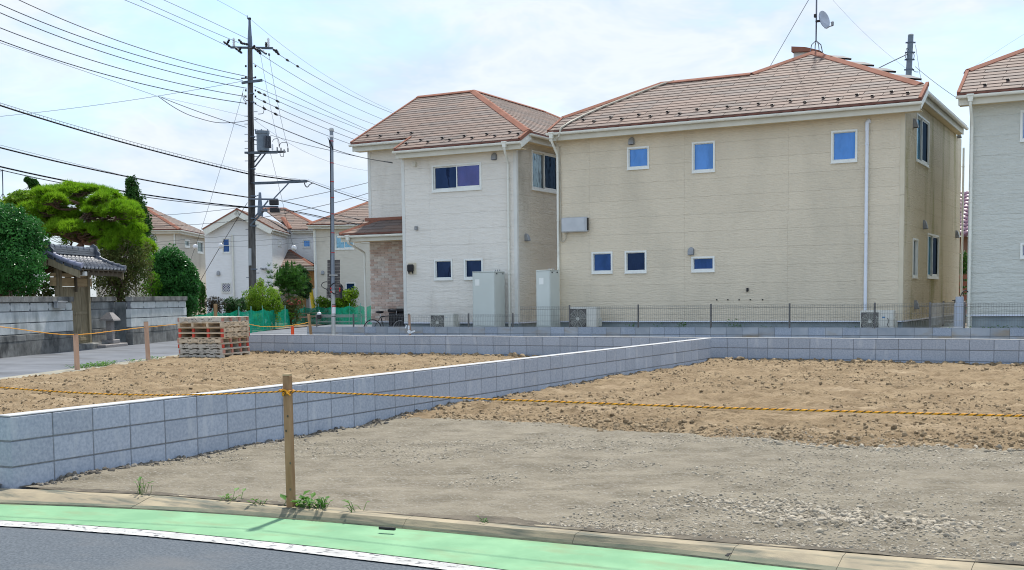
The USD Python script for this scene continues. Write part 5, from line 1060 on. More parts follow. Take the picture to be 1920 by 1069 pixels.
H5 = thing('far_white_house', 'distant white gabled house behind the main utility pole', 'house')
Z5 = 68.0; a0, a1 = AX(385.5, 500, Z5)[0], AX(511, 500, Z5)[0]; zl = AX(385, 434, Z5)[1]; zr5 = AX(511, 433, Z5)[1]; xm, zm5 = AX(445, 399, Z5)
o5 = [frect(416.5, 446.5, 431.5, 475, Z5), frect(415, 530, 433, 549, Z5)]
fwall(H5, a0, a1, Z5, 0, [(a0, zl), (xm, zm5), (a1, zr5)], o5)
window(H5, Lw(0, Z5), U3, NB, *o5[0], [M['pane_reflect_mid']], kind='hung')
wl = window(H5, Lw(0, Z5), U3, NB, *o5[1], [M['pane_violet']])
x0, x1, z0, z1 = o5[1]; lt = []
for k in range(-4, 5):
    for sg in (1, -1):
        ln = LineString([(x0 + (x1 - x0) * (k / 4.0) + (0 if sg > 0 else x1 - x0), z0), (x0 + (x1 - x0) * (k / 4.0) + sg * (x1 - x0) + (0 if sg > 0 else x1 - x0), z1)]).intersection(sbox(x0 + .03, z0 + .03, x1 - .03, z1 - .03))
        if ln.length > .05: (p, q) = list(ln.coords)[0], list(ln.coords)[-1]; lt.append(bar(Lw(p[0], Z5 - .04, p[1]), Lw(q[0], Z5 - .04, q[1]), .022, .012, up=V3))
part(wl, 'lattice_bars', cat(lt), M['frame'])
tl5, tr5, ap5 = AX(379, 430, Z5 - .4), AX(512.5, 428.5, Z5 - .4), AX(444.6, 391.5, Z5 - .4); ZD = 79.0
fslope(H5, [(tl5[0], Z5 - .4, tl5[1]), (ap5[0], Z5 - .4, ap5[1]), (ap5[0], ZD, ap5[1]), (tl5[0], ZD, tl5[1])], u=V3, seed=35)
fslope(H5, [(tr5[0], Z5 - .4, tr5[1]), (tr5[0], ZD, tr5[1]), (ap5[0], ZD, ap5[1]), (ap5[0], Z5 - .4, ap5[1])], u=V3, seed=36)
for a in (tl5, tr5): barge(H5, Lw(a[0], Z5 - .4, a[1]), Lw(ap5[0], Z5 - .4, ap5[1]), tuple(NB[:2]), t=.04, hh=.34, drop=.04)
ZW = on_side(541, a1); ZW = min(max(ZW, 72.0), 80.0)
swall(H5, a1, Z5, ZW, 0, zr5 - .05); swall(H5, a0 + .15, Z5, ZD, 0, zl - .05)
b1 = AX(600, 500, ZW)[0]; zw = AX(541, 430, ZW)[1]
o6 = [frect(568, 449.5, 582.5, 464.5, ZW)]
fwall(H5, a1 + .001, b1, ZW, 0, (zw, zw), o6); window(H5, Lw(0, ZW), U3, NB, *o6[0], [M['pane_reflect_bright']])
zr6 = AX(560, 392, ZW + 3.4)[1]; rz6 = (zr6 - zw)
fslope(H5, [(a1 + .2, ZW - .35, zw), (b1 + .4, ZW - .35, zw), (b1 + .4 - rz6 / .5, ZW - .35 + rz6 / .5, zr6), (ap5[0] - .2, ZW - .35 + rz6 / .5, zr6), (a1 + .2 - (ap5[1] - zw) * .0, ZW - .35, zw)], seed=37)
fslope(H5, [(b1 + .4, ZW - .35, zw), (b1 + .4, ZW + 8, zw), (b1 + .4 - rz6 / .5, ZW - .35 + rz6 / .5, zr6)], u=V3, tiles=False)
fcap(H5, (ap5[0] - .2, ZW - .35 + rz6 / .5, zr6), (b1 + .4 - rz6 / .5, ZW - .35 + rz6 / .5, zr6)); fcap(H5, (b1 + .4, ZW - .35, zw), (b1 + .4 - rz6 / .5, ZW - .35 + rz6 / .5, zr6)); fcap(H5, (a1 + .25, ZW - .35, zw + .03), (a1 + .25 - (ap5[1] - zw) * .75, ZW - .35 + (ap5[1] - zw) * 1.3, ap5[1] - .1))
feave(H5, (a1 + .3, ZW - .35), (b1 + .4, ZW - .35), zw); feave(H5, (tr5[0], Z5 - .35), (tr5[0], ZW - .5), tr5[1])
s = on_side(525, a1); fz_ = lambda px, py, Zq: (ray(px, py) * (Zq / (ray(px, py) @ V3)))[2] + HC
window(H5, Lw(a1 + .002, 0), V3, U3, s - .5, s + .6, fz_(527, 462, s), fz_(527, 449, s), [M['pane_grey']], fw=.10)
fpipe(H5, 437.5, Z5, 0, AX(437, 440, Z5)[1])
for px, py in ((409.5, 512),): c = AX(px, py, Z5); hood(H5, Lw(c[0], Z5, c[1]), U3, NB, .18, .24, .1)
# porch in the corner of its two wings
pz0 = AX(505, 499, 70.5)[1]; pX0, pX1 = AX(504.5, 499, 70.5)[0], AX(588, 499, 70.5)[0]; ax_, az_ = AX(542.7, 468, 73.0); pm = ax_
fslope(H5, [(pX0, 70.5, pz0), (pX1, 70.5, pz0), (pm, 73.0, az_)], seed=38); fslope(H5, [(pX1, 70.5, pz0), (pX1, 75.6, pz0), (pm, 73.2, az_)], u=V3, tiles=False); fslope(H5, [(pX0, 70.5, pz0), (pm, 73, az_), (pX0, 75, pz0)], u=V3, tiles=False)
fcap(H5, (pX1, 70.5, pz0), (pm, 73.0, az_), .12); feave(H5, (pX0, 70.5), (pX1, 70.5), pz0)
M['door_wood'] = mat('door_timber', (.50, .27, .10), (.58, .33, .14), scale=3, stretch=(4, 4, .7), rough=.6)
part(H5, 'porch_wall', frame_box(Lw(AX(560, 520, 72)[0], 72.0, 0), U3, V3, Zv, AX(592, 520, 72)[0] - AX(560, 520, 72)[0], .12, pz0 - .3), M['door_wood'])
part(H5, 'porch_pillar', frame_box(Lw(AX(580, 550, 71)[0], 71.0, 0), U3, V3, Zv, .35, .3, AX(580, 541, 71)[1]), M['far_white'])
part(H5, 'porch_shutter', frame_box(Lw(AX(574, 565, 71.5)[0], 71.5, 0), U3, V3, Zv, .35, .06, AX(574, 552, 71.5)[1]), M['vent'])
part(H5, 'roof_light', cat([tube([Lw(*(lambda c: (c[0], Z5 - .05, c[1]))(AX(494, 505, Z5))), Lw(*(lambda c: (c[0], Z5 - .4, c[1]))(AX(492, 504, Z5)))], .06, 8), tube([Lw(*(lambda c: (c[0], Z5 - .05, c[1]))(AX(499, 504, Z5))), Lw(*(lambda c: (c[0], Z5 - .4, c[1]))(AX(500, 505, Z5)))], .07, 8)]), M['vent'])

H6 = thing('far_beige_house', 'distant beige house with sliding window behind the board on the slim pole', 'house')
Z6 = 66.0; c0, c1 = AX(589, 500, Z6)[0], AX(760, 500, Z6)[0]; z6 = AX(590, 421, Z6)[1]
o6 = [frect(628, 440, 664, 468, Z6), frect(677, 440, 700, 455, Z6), frect(648, 530, 666.5, 547, Z6)]
fwall(H6, c0, c1, Z6, 0, (z6 - .08, z6 - .08), o6, 'far_cream'); swall(H6, c0 + .15, Z6, Z6 + 9, 0, z6 - .08, 'far_cream')
window(H6, Lw(0, Z6), U3, NB, *o6[0], [M['pane_teal'], M['pane_teal']], kind='sliding'); window(H6, Lw(0, Z6), U3, NB, *o6[1], [M['pane_reflect_mid']]); window(H6, Lw(0, Z6), U3, NB, *o6[2], [M['pane_reflect_mid']])
q0 = c0 - .25; k6 = 4.4
fslope(H6, [(q0, Z6 - .35, z6), (c1, Z6 - .35, z6), (c1, Z6 - .35 + k6, z6 + k6 * .47), (q0 + k6, Z6 - .35 + k6, z6 + k6 * .47)], seed=41)
fslope(H6, [(q0, Z6 - .35, z6), (q0 + k6, Z6 - .35 + k6, z6 + k6 * .47), (q0, Z6 + 2 * k6 - .35, z6)], u=V3, tiles=False)
fcap(H6, (q0, Z6 - .35, z6), (q0 + k6, Z6 - .35 + k6, z6 + k6 * .47)); feave(H6, (q0, Z6 - .35), (c1, Z6 - .35), z6); fpipe(H6, 591, Z6, 0, z6 - .2)
part(H6, 'corner_trim', frame_box(Lw(c0, Z6 - .02, 0), U3, V3, Zv, .14, .019, z6 - .3), M['far_white']); c = AX(605, 511, Z6); hood(H6, Lw(c[0], Z6, c[1]), U3, NB, .16, .2, .1)
H7 = thing('far_roof_house', 'house at the left edge whose brown roof shows behind the trees', 'house'); Z7 = 62
x0, z0 = AX(-120, 398, Z7); x1, _ = AX(17, 398, Z7); fwall(H7, x0, x1 - .3, Z7, 0, (z0 - .1, z0 - .1), (), 'far_cream'); zt = AX(-8, 372, Z7 + 2)[1]
fslope(H7, [(x0, Z7 - .3, z0), (x1, Z7 - .3, z0), (x1 - 1.6, Z7 + 2, zt), (x0, Z7 + 2, zt)], seed=43); fslope(H7, [(x1, Z7 - .3, z0), (x1, Z7 + 5, z0), (x1 - 1.6, Z7 + 2, zt)], u=V3, tiles=False)
H8 = thing('far_tiled_house', 'house with purple tiled roof in the gap between the right hand houses', 'house')
yq = 52.0; x0, x1 = -9.0, -3.0; zt, zb = PY(1807, 358, yq + 2)[2], PY(1807, 440, yq)[2]
M['purple'] = mat('purple_tile', (.20, .11, .15), (.28, .16, .21), scale=3, rough=.4)
part(H8, 'wall', box(x0, x1, yq + .6, yq + 5, .1, zb - .05), mat('brown_wall', (.24, .14, .09), (.30, .18, .12)))
rs = np.linspace(0, 1, 13); 
for k in range(12):
    yk, zk_ = yq + 2.6 * rs[k], zb + (zt - zb) * rs[k]; part(H8, 'tile_course', tube([(x, yk, zk_ + .05 + .03 * math.cos(x * 2 * math.pi / .3)) for x in np.arange(x0, x1, .05)], .13, 6), M['purple'], smooth=50)
part(H8, 'roof_boards', (np.array([[x0, yq, zb], [x1, yq, zb], [x1, yq + 2.6, zt], [x0, yq + 2.6, zt]]), np.array([[0, 1, 2], [0, 2, 3]])), M['deck'])
q = PY(1806, 580, 46); part_ = thing('garden_fence', 'reddish brown board fence seen through the narrow gap', 'fence')
for k in range(6): part(part_, 'board', box(q[0] - .8, q[0] + 1.4, 46, 46.03, PY(1806, 600 - k * 13 - 12, 46)[2], PY(1806, 600 - k * 13, 46)[2] + .0 if False else PY(1806, 600 - k * 13 - 12, 46)[2] + .16), mat('red_board', (.20, .075, .045), (.27, .11, .065)) if k == 0 else '/World/Looks/red_board')

# ------------------------------------------------------------------ dish on the big roof
M['dark_steel'] = mat('dark_steel', (.10, .11, .13), (.15, .16, .18), rough=.4, metal=.5)
yd = 33.75; base = PY(1530, 92, yd); sdish = thing('satellite_dish', 'grey satellite dish and aerial mast on the peak of the cream house', 'satellite dish', tuple(base))
z_ = lambda py: PY(1531, py, yd)[2] - base[2]
part(sdish, 'mast', tube([(.0, 0, z_(76)), (.01, 0, z_(-60))], .022, 8), M['dark_steel'])
for k, (dx, dy) in enumerate(((-.14, -.10), (-.06, .12), (.12, -.12), (.16, .10))): part(sdish, 'leg', tube([(0, 0, z_(76)), (dx * .75, dy * .75, z_(84)), (dx, dy, z_(98))], .013, 6), M['dark_steel'])
c = PY(1543, 38, yd - .15) - base; R_ = .235; rr = np.linspace(0, 1, 9); prof = [(R_ * r, .055 * r * r) for r in rr]; V, F = lathe(prof, 28)
ax_d = np.array([.90, -.38, .22]); ax_d /= np.linalg.norm(ax_d); e1_ = np.cross(ax_d, Zv); e1_ /= np.linalg.norm(e1_); e2_ = np.cross(ax_d, e1_) * 1.08
B3 = np.array([e1_, e2_, ax_d]); V1 = V @ B3 + c; V2 = (V - [0, 0, .012]) @ B3 + c
part(sdish, 'reflector', cat([(V1, F), (V2, F[:, ::-1])]), mat('dish_grey', (.34, .37, .42), (.42, .45, .50), rough=.45), smooth=True)
low = c - Zv * R_ * 1.0 + ax_d * .06; fee = PY(1562, 48, yd - .3) - base; part(sdish, 'feed_arm', tube([low, low + (fee - low) * .25 - Zv * .03, low + (fee - low) * .6 - Zv * .0, fee], .014, 6), M['vent'], smooth=50)
part(sdish, 'feed_horn', cat([frame_box(fee - [.05, .03, .0], (1, 0, 0), (0, 1, 0), Zv, .07, .06, .11, .01), tube([fee + Zv * .10, fee - ax_d * .06 + Zv * .10], .03, 8)]), M['vent'])
part(sdish, 'bracket', cat([tube([(0, 0, z_(40)), tuple(c - ax_d * .02)], .035, 8), frame_box((-.06, -.05, z_(33)), (1, 0, 0), (0, 1, 0), Zv, .07, .08, .10, .01)]), M['black'])

# ------------------------------------------------------------------ poles
M['pole'] = mat('concrete_pole', (.050, .047, .043), (.105, .10, .094), scale=2.2, stretch=(3, 3, .55), detail=8, rough=.9, bump=.2, bscale=20, ramp=(.38, .6), stain=((.028, .026, .024), 1.2, (2, 2, .5), .5, .66))
M['pole_steel'] = mat('pole_steel', (.085, .11, .145), (.13, .16, .20), scale=2, rough=.45, metal=.3)
M['arm'] = mat('arm_steel', (.065, .085, .105), (.10, .125, .15), scale=3, rough=.45, metal=.4)
M['porcelain'] = mat('porcelain', (.62, .63, .64), rough=.25)
M['cable'] = mat('cable_black', (.012, .012, .014), rough=.6)
M['transformer'] = mat('transformer_grey', (.115, .15, .185), (.155, .19, .225), scale=2, rough=.5)
ZP = 56.0; pb, pt_ = PD(475, 600, ZP), PD(467.9, 36, ZP)
Q = lambda px, py, dz=0.0: PD(px, py, ZP + dz)
pole = thing('utility_pole', 'tall dark concrete utility pole with transformer and cross arms', 'utility pole')
bot = Q(475.5, 618); bot[2] = .0; j = Q(468.6, 100)
part(pole, 'shaft', tube([bot, Q(472.6, 480), Q(471.2, 300), Q(469.3, 150), Q(468.8, 86)], [.185, .178, .155, .128, .112], 20), M['pole'], smooth=50)
part(pole, 'top_extension', tube([Q(468.8, 88), Q(468.6, 74), Q(468.0, 46), Q(467.9, 36)], [.115, .108, .062, .058], 14), M['pole_steel'], smooth=50)
part(pole, 'top_cap', cat([tube([Q(467.9, 37), Q(467.9, 33.5)], .075, 10), tube([Q(464, 36), Q(463.5, 29)], .02, 5)]), M['black'])
part(pole, 'cross_arm', bar(Q(432, 89.0), Q(512, 90.5), .10, .10, c=.01), M['arm']); part(pole, 'cross_arm', bar(Q(453, 155.5, -.2), Q(492, 150.5, -.2), .10, .12, c=.01), M['arm'])
part(pole, 'cross_arm', bar(Q(452, 147, .15), Q(478, 146, .15), .06, .06, c=.01), M['arm'])
part(pole, 'transformer_arm', bar(Q(459, 286.5), Q(535, 284.5, -.6), .11, .10, c=.01), M['arm']); part(pole, 'transformer_arm', bar(Q(463, 287.5, -.3), Q(520, 286.5, -.9), .08, .08, c=.01), M['arm'])
part(pole, 'arm_brace', cat([bar(Q(478, 313), Q(498, 287.5, -.4), .05), bar(Q(477, 304), Q(490, 287.5, -.4), .05)]), M['pole_steel'])
part(pole, 'long_bracket', bar(Q(476, 344, -.2), Q(575, 340, -.5), .11, .12, c=.01), M['arm']); part(pole, 'bracket_brace', bar(Q(513, 373, -.3), Q(541, 343.5, -.45), .05), M['pole_steel'])
part(pole, 'lower_bracket', bar(Q(466, 373, -.25), Q(521, 374, -.4), .06, .08, c=.01), M['pole_steel']); part(pole, 'lower_bracket', bar(Q(466, 387, -.25), Q(522, 388, -.4), .06, .08, c=.01), M['pole_steel'])
part(pole, 'bracket_brace', bar(Q(469, 423, -.25), Q(499, 391, -.35), .07), M['arm']); part(pole, 'bracket_brace', bar(Q(478, 407, -.25), Q(503, 376, -.4), .06), M['pole_steel'])
for (l, t, r, b) in ((504.5, 374.5, 521, 384.5), (505.5, 390, 523.5, 398.5)): part(pole, 'cable_box', frame_box(Q(l, b, -.55), U3, V3, Zv, (Q(r, b) - Q(l, b)) @ U3, .28, Q(l, t)[2] - Q(l, b)[2], .03), M['black'])
part(pole, 'cable_box', frame_box(Q(489, 397, -.45), U3, V3, Zv, .30, .18, .12, .02), M['dark_steel'])
tc = Q(493.5, 283.5, -.45); th_ = Q(493, 245, -.45)[2] - tc[2]
tr = part(pole, 'transformer', lathe([(0, 0), (.27, 0), (.295, .05), (.295, th_ - .18), (.325, th_ - .16), (.325, th_ - .04), (.25, th_), (0, th_ + .02)], 24, tuple(tc)), M['transformer'], smooth=40)
for k in range(7):
    a = math.radians(-70 + k * 12) + YAW; p = tc + np.array([math.cos(a) * .29, math.sin(a) * .29, .14]); part(tr, 'cooling_fin', frame_box(p, (math.cos(a), math.sin(a), 0), (-math.sin(a), math.cos(a), 0), Zv, .09, .014, th_ - .42), M['dark_steel'])
part(tr, 'lid_clamp', cat([frame_box(tc + U3 * s - V3 * .3 + Zv * (th_ - .2), U3, V3, Zv, .04, .04, .22) for s in (-.3, -.02, .28)]), M['transformer'])
part(pole, 'transformer_hanger', bar(Q(477, 262), Q(483, 263, -.3), .08, .06), M['pole_steel'])
def insul(p, r=.06, h=.24, dirv=Zv):
    d = np.asarray(dirv, float) / np.linalg.norm(dirv); s = np.cross(d, [.3, .8, .1]); s /= np.linalg.norm(s); t = np.cross(s, d); V, F = lathe([(0, 0), (r * .6, 0), (r, h * .2), (r * .6, h * .35), (r, h * .5), (r * .6, h * .65), (r, h * .8), (r * .5, h), (0, h)], 12); return V @ np.array([s, t, d]) + p, F
for px, py in ((438.6, 88), (503.5, 88)): part(pole, 'post_insulator', insul(Q(px, py), .07, .42), M['porcelain'], smooth=50)
for p, q in (((432, 88), (419, 78)), ((425, 84), (430, 74)), ((441, 90), (454, 100)), ((452, 88), (448, 98)), ((456, 83), (447, 74)), ((450, 80), (466, 84)), ((477, 90), (490, 102)), ((482, 92), (488, 98)), ((512, 92), (524, 103)), ((499, 88), (499, 79)), ((517, 93), (521, 99)), ((478, 85), (472, 92))):
    a, b = Q(*p, -.25), Q(*q, -.25); part(pole, 'strain_insulator', insul(a, .065, np.linalg.norm(b - a), b - a), M['black'], smooth=50)
part(pole, 'side_arm', bar(Q(488, 93, -.2), Q(499, 101, -.7), .10, .09, c=.01), M['arm']); part(pole, 'cutout', frame_box(Q(502.5, 104.5, -.75), U3, V3, Zv, .09, .09, .12, .02), M['dark_steel'])
for px, py in ((511, 278), (520, 279), (527, 280), (533, 283), (540, 281)): part(pole, 'bushing', insul(Q(px, py + 4, -.65), .045, .30 if px < 515 else .18), M['porcelain'] if px < 515 else M['vent'], smooth=50)
for pts in ([(511, 266), (514, 261), (520, 260), (524, 277)], [(524, 277), (526, 269), (531, 267), (538, 268), (540, 280)], [(525, 287), (528, 294), (531, 294), (532, 287)], [(484, 214), (493, 213), (495, 205), (494, 198)], [(455, 175), (460, 190), (465, 188)], [(458.5, 178), (459, 186), (466, 189), (468, 184)]):
    part(pole, 'jumper_cable', tube(smooth_path(np.array([Q(a, b, -.5) for a, b in pts]), 14), .014, 5), M['cable'])
for py in (126, 147, 171.5, 183, 196): 
    for s, px in ((-1, 461), (1, 479)): part(pole, 'spool_insulator', insul(Q(px, py, -.1), .05, .10), M['black'])
for k, py in enumerate((218, 233, 252, 265, 279, 302, 430, 520)):
    w = .17; c = Q(470.6 + (py - 150) * .0115, py); part(pole, 'step_bolt', cat([tube([c - U3 * (w + .16) - V3 * .05, c - U3 * w * .8 - V3 * .05], .016, 5), tube([c + U3 * w * .8 - V3 * .05 + Zv * .2, c + U3 * (w + .14) - V3 * .05 + Zv * .2], .016, 5)]), M['pole_steel'])
for py in (90, 153, 176, 192, 257, 286, 317, 343.5, 368, 388, 410, 424, 505):
    c = Q(470.3 + (py - 100) * .0115, py); r = .118 + (py - 90) * .00016; part(pole, 'pole_band', tube([c - Zv * .03, c + Zv * .03], r + .012, 16), M['pole_steel'])
part(pole, 'riser_cable', cat([tube([Q(469.5 + dx, 190, -.13), Q(470.5 + dx, 260, -.14), Q(470.5 + dx * 1.1, 300, -.15), Q(471 + dx, 345, -.16)], .018, 5) for dx in (-2.2, -.8, .9, 2.2)]), M['cable'])
part(pole, 'number_plate', tube([Q(469.0, 498, -.16), Q(468.6, 466, -.16)], .075, 10), mat('aluminium_plate', (.34, .36, .37), rough=.4))

pole2 = thing('slim_pole', 'slim grey steel pole with red bands and a dark board between the walls', 'pole')
Z2 = float((PY(622, 560, 26.2) - [0, 0, HC]) @ CAM[2]); q2 = lambda px, py, dz=0.0: PD(px, py, Z2 + dz)
b2 = q2(625.6, 650); b2[2] = .05
part(pole2, 'lower_pipe', tube([b2, q2(624.4, 545)], .058, 16), M['rail'], smooth=50); part(pole2, 'shaft', tube([q2(624.4, 545.5), q2(621.5, 243)], [.056, .050], 16), mat('galvanised', (.17, .195, .225), (.23, .255, .285), scale=2, stretch=(3, 3, .6), rough=.5, metal=.35), smooth=50)
part(pole2, 'pole_cap', tube([q2(621.5, 246), q2(621.5, 243), q2(621.5, 240.5)], [.066, .068, .055], 16), M['rail']); part(pole2, 'white_band', tube([q2(621.6, 258), q2(621.6, 254)], .058, 16), M['porcelain'])
for k, py in enumerate((265, 306, 341, 371, 401.5, 437, 474)): part(pole2, 'red_band', tube([q2(621.7 + (py - 262) * .0105, py + .7), q2(621.7 + (py - 262) * .0105, py - .7)], .0575, 16), mat('red_tape', (.42, .035, .03)) if k == 0 else '/World/Looks/red_tape')
part(pole2, 'red_band', tube([q2(625.2, 575.5), q2(625.2, 573.2)], .0605, 16), '/World/Looks/red_tape'); part(pole2, 'white_wrap', tube([q2(625.3, 588), q2(625.3, 576)], .0595, 16), M['porcelain'])
for py in (571, 593.5): part(pole2, 'black_strap', tube([q2(625.2, py + .6), q2(625.2, py - .6)], .0605, 16), M['black'])
M['board'] = mat('grey_board', (.085, .078, .075), (.135, .125, .118), scale=4, stretch=(1, 1, 6), rand=.15, rough=.85)
for k in range(11):
    t0, t1 = 487.5 + k * 6.5, 487.5 + (k + 1) * 6.5; l, r = (613.8, 637.5) if k < 8 else (612.5, 641); a = q2(l, t1 - .3, .12); part(pole2, 'board_plank', frame_box(a, U3, V3, Zv, (q2(r, t1) - q2(l, t1)) @ U3, .02, q2(l, t0)[2] - q2(l, t1 - .3)[2], .003), M['board'])
part(pole2, 'board_frame', cat([bar(q2(638.5, 560, .10), q2(637.6, 535, .10), .03), bar(q2(641, 560, .10), q2(640, 535, .10), .03)]), M['black']); part(pole2, 'board_clamp', bar(q2(617, 516, -.07), q2(633, 516, -.07), .02, .03), M['rail'])
cc = q2(631, 541, -.10); part(pole2, 'cable_coil', cat([tube([cc + U3 * (.17 + k * .006) * math.cos(a) + Zv * (.15 + k * .005) * math.sin(a) - V3 * .006 * k for a in np.linspace(0, 2 * math.pi, 30)], .010, 6, False) for k in range(3)]), M['cable'], smooth=True)
for px, py in ((620.5, 540.5), (621, 547), (637, 541), (637, 545)): c = q2(px, py, -.13); part(pole2, 'red_tie', frame_box(c - [.015, .015, .03], U3, V3, Zv, .035, .035, .05, .008), '/World/Looks/red_tape')
part(pole2, 'cable_tail', tube(smooth_path(np.array([q2(a, b, -.08) for a, b in ((613, 528.5), (606, 530), (602.5, 535), (607, 540), (613, 543), (616, 548), (617, 555), (621, 560))]), 24), .011, 6), M['cable'], smooth=True)
part(pole2, 'riser_cable', tube([q2(a, b, -.05) for a, b in ((614.5, 258), (617, 263), (619.5, 280), (619.5, 350), (619.8, 440), (619.5, 535))], .010, 6), M['cable'], smooth=True)
part(pole2, 'cable_loops', cat([tube([q2(617.5, 262, -.06), q2(624.5, 278 + k * 1.5, -.07)], .014, 5) for k in range(3)]), M['cable'])

Z3 = 44.0; q3 = lambda px, py, dz=0.0: PD(px, py, Z3 + dz); pole3 = thing('utility_pole', 'grey pole top rising behind the right end of the long brown roof', 'utility pole')
b = q3(1702, 150); b[2] = .1; part(pole3, 'shaft', tube([b, q3(1703.5, 145), q3(1707.7, 66)], [.14, .112, .100], 18), mat('pole_blue_grey', (.12, .155, .19), (.17, .205, .24), scale=2, rough=.5), smooth=50); part(pole3, 'pole_cap', tube([q3(1707.7, 67), q3(1707.7, 65)], .104, 18), M['rail'])
for py in (80, 98.5, 112, 131): c = q3(1707 - (py - 80) * .055, py); part(pole3, 'pole_band', cat([tube([c - Zv * .025, c + Zv * .025], .118, 16), bar(c - U3 * .18, c + U3 * .19, .045, .05)]), M['pole_steel'])
for pts in ([(1701, 97), (1697, 103), (1699, 110), (1702, 113)], [(1710, 98), (1714, 104), (1712, 112)], [(1710, 127), (1718, 135), (1722, 135)], [(1699, 95), (1700, 91), (1704, 93)]): part(pole3, 'jumper_cable', tube(smooth_path(np.array([q3(a, b, -.15) for a, b in pts]), 10), .012, 5), M['cable'])

# ------------------------------------------------------------------ overhead wires: each one through three measured points, its depth along a straight run
def wire(label, pts, Za, Zb, r, name='overhead_wire', n=36, extra=None):
    p = np.array(pts, float); t = np.linspace(0, 1, n); px = p[0, 0] + (p[-1, 0] - p[0, 0]) * t
    co = np.polyfit(p[:, 0], p[:, 1], min(2, len(p) - 1)); co = co if len(p) <= 3 else None
    py = np.polyval(co, px) if co is not None else PchipInterpolator(*(p[np.argsort(p[:, 0])].T))(px)
    k = (px - px[0]) / (px[-1] - px[0]); Zs_ = 1 / ((1 - k) / Za + k / Zb); P = np.array([PD(a, b, z) for a, b, z in zip(px, py, Zs_)])
    return P, label, r
def left_of(pts):                                                # carries a wire on past the left or top edge of the picture
    p = np.array(pts, float); co = np.polyfit(p[:, 0], p[:, 1], 2); x = p[0, 0] - 140; return [(x, float(np.polyval(co, x)))] + pts
def add_wire(label, pts, Za, Zb, r, mid=None, ext=False):
    r = r * .82; q = left_of(pts) if ext else pts
    if ext: f = np.polyfit(np.array(pts)[:, 0], np.array(pts)[:, 1], 2); q = [q[0], q[2], q[-1]]; k = (pts[0][0] - q[-1][0]) / (q[0][0] - q[-1][0]); Za = 1 / (1 / Zb + (1 / Za - 1 / Zb) / k)
    P, _, _ = wire(label, q, Za, Zb, r); return solo('overhead_wire', tube(P, r, 5), M['cable'], label, 'wire', 'overhead wires', smooth=True)
ZL = lambda px: 1 / (1 / 56 + (463 - px) * 1.41e-5)
for lb, pts, r in (('uppermost of the five parallel black wires left of the utility pole', [(35.4, 0), (252.6, 87.2), (463.6, 143.5)], .020),
                   ('second from the top of the five parallel black wires left of the utility pole', [(0, 8.3), (252.6, 102.3), (454.8, 150.8)], .020),
                   ('middle one of the five parallel black wires left of the utility pole', [(0, 24), (252.6, 116.2), (462.3, 165.5)], .020),
                   ('fourth from the top of the five parallel black wires left of the utility pole', [(0, 52.3), (252.6, 136.4), (457.3, 180.6)], .020),
                   ('lowest of the five parallel black wires left of the utility pole', [(0, 75.8), (252.6, 154.1), (461, 194)], .022),
                   ('thin wire just under the five parallel wires ending at a clamp', [(0, 80.3), (151.6, 131.4), (293, 179.9)], .010),
                   ('thick black cable crossing the sky above the tall conifer', [(0, 277), (252.6, 334), (465, 370)], .036),
                   ('thick lowest cable crossing in front of the pine top', [(0, 312.6), (227, 358), (465, 388.7)], .036),
                   ('wavy companion cable hanging just below the lowest thick cable', [(0, 318.5), (227, 363), (465, 390)], .020),
                   ('thin companion wire above the thick cable over the conifer', [(0, 272), (120, 302), (240, 331)], .008),
                   ('leftmost thin wire rising to the top cross arm', [(233.7, 0), (328.5, 40.4), (423, 85)], .013), ('middle thin wire rising to the top cross arm', [(262.8, 0), (353.7, 40.4), (447, 80)], .013),
                   ('rightmost thin wire rising to the top cross arm', [(307, 0), (379, 32.8), (466, 74)], .013), ('finest wire reaching the tip of the utility pole from the left', [(406.8, 0), (435, 15), (463.6, 31)], .008)):
    add_wire(lb, pts, ZL(pts[0][0]), ZL(pts[-1][0]), r, ext=True)
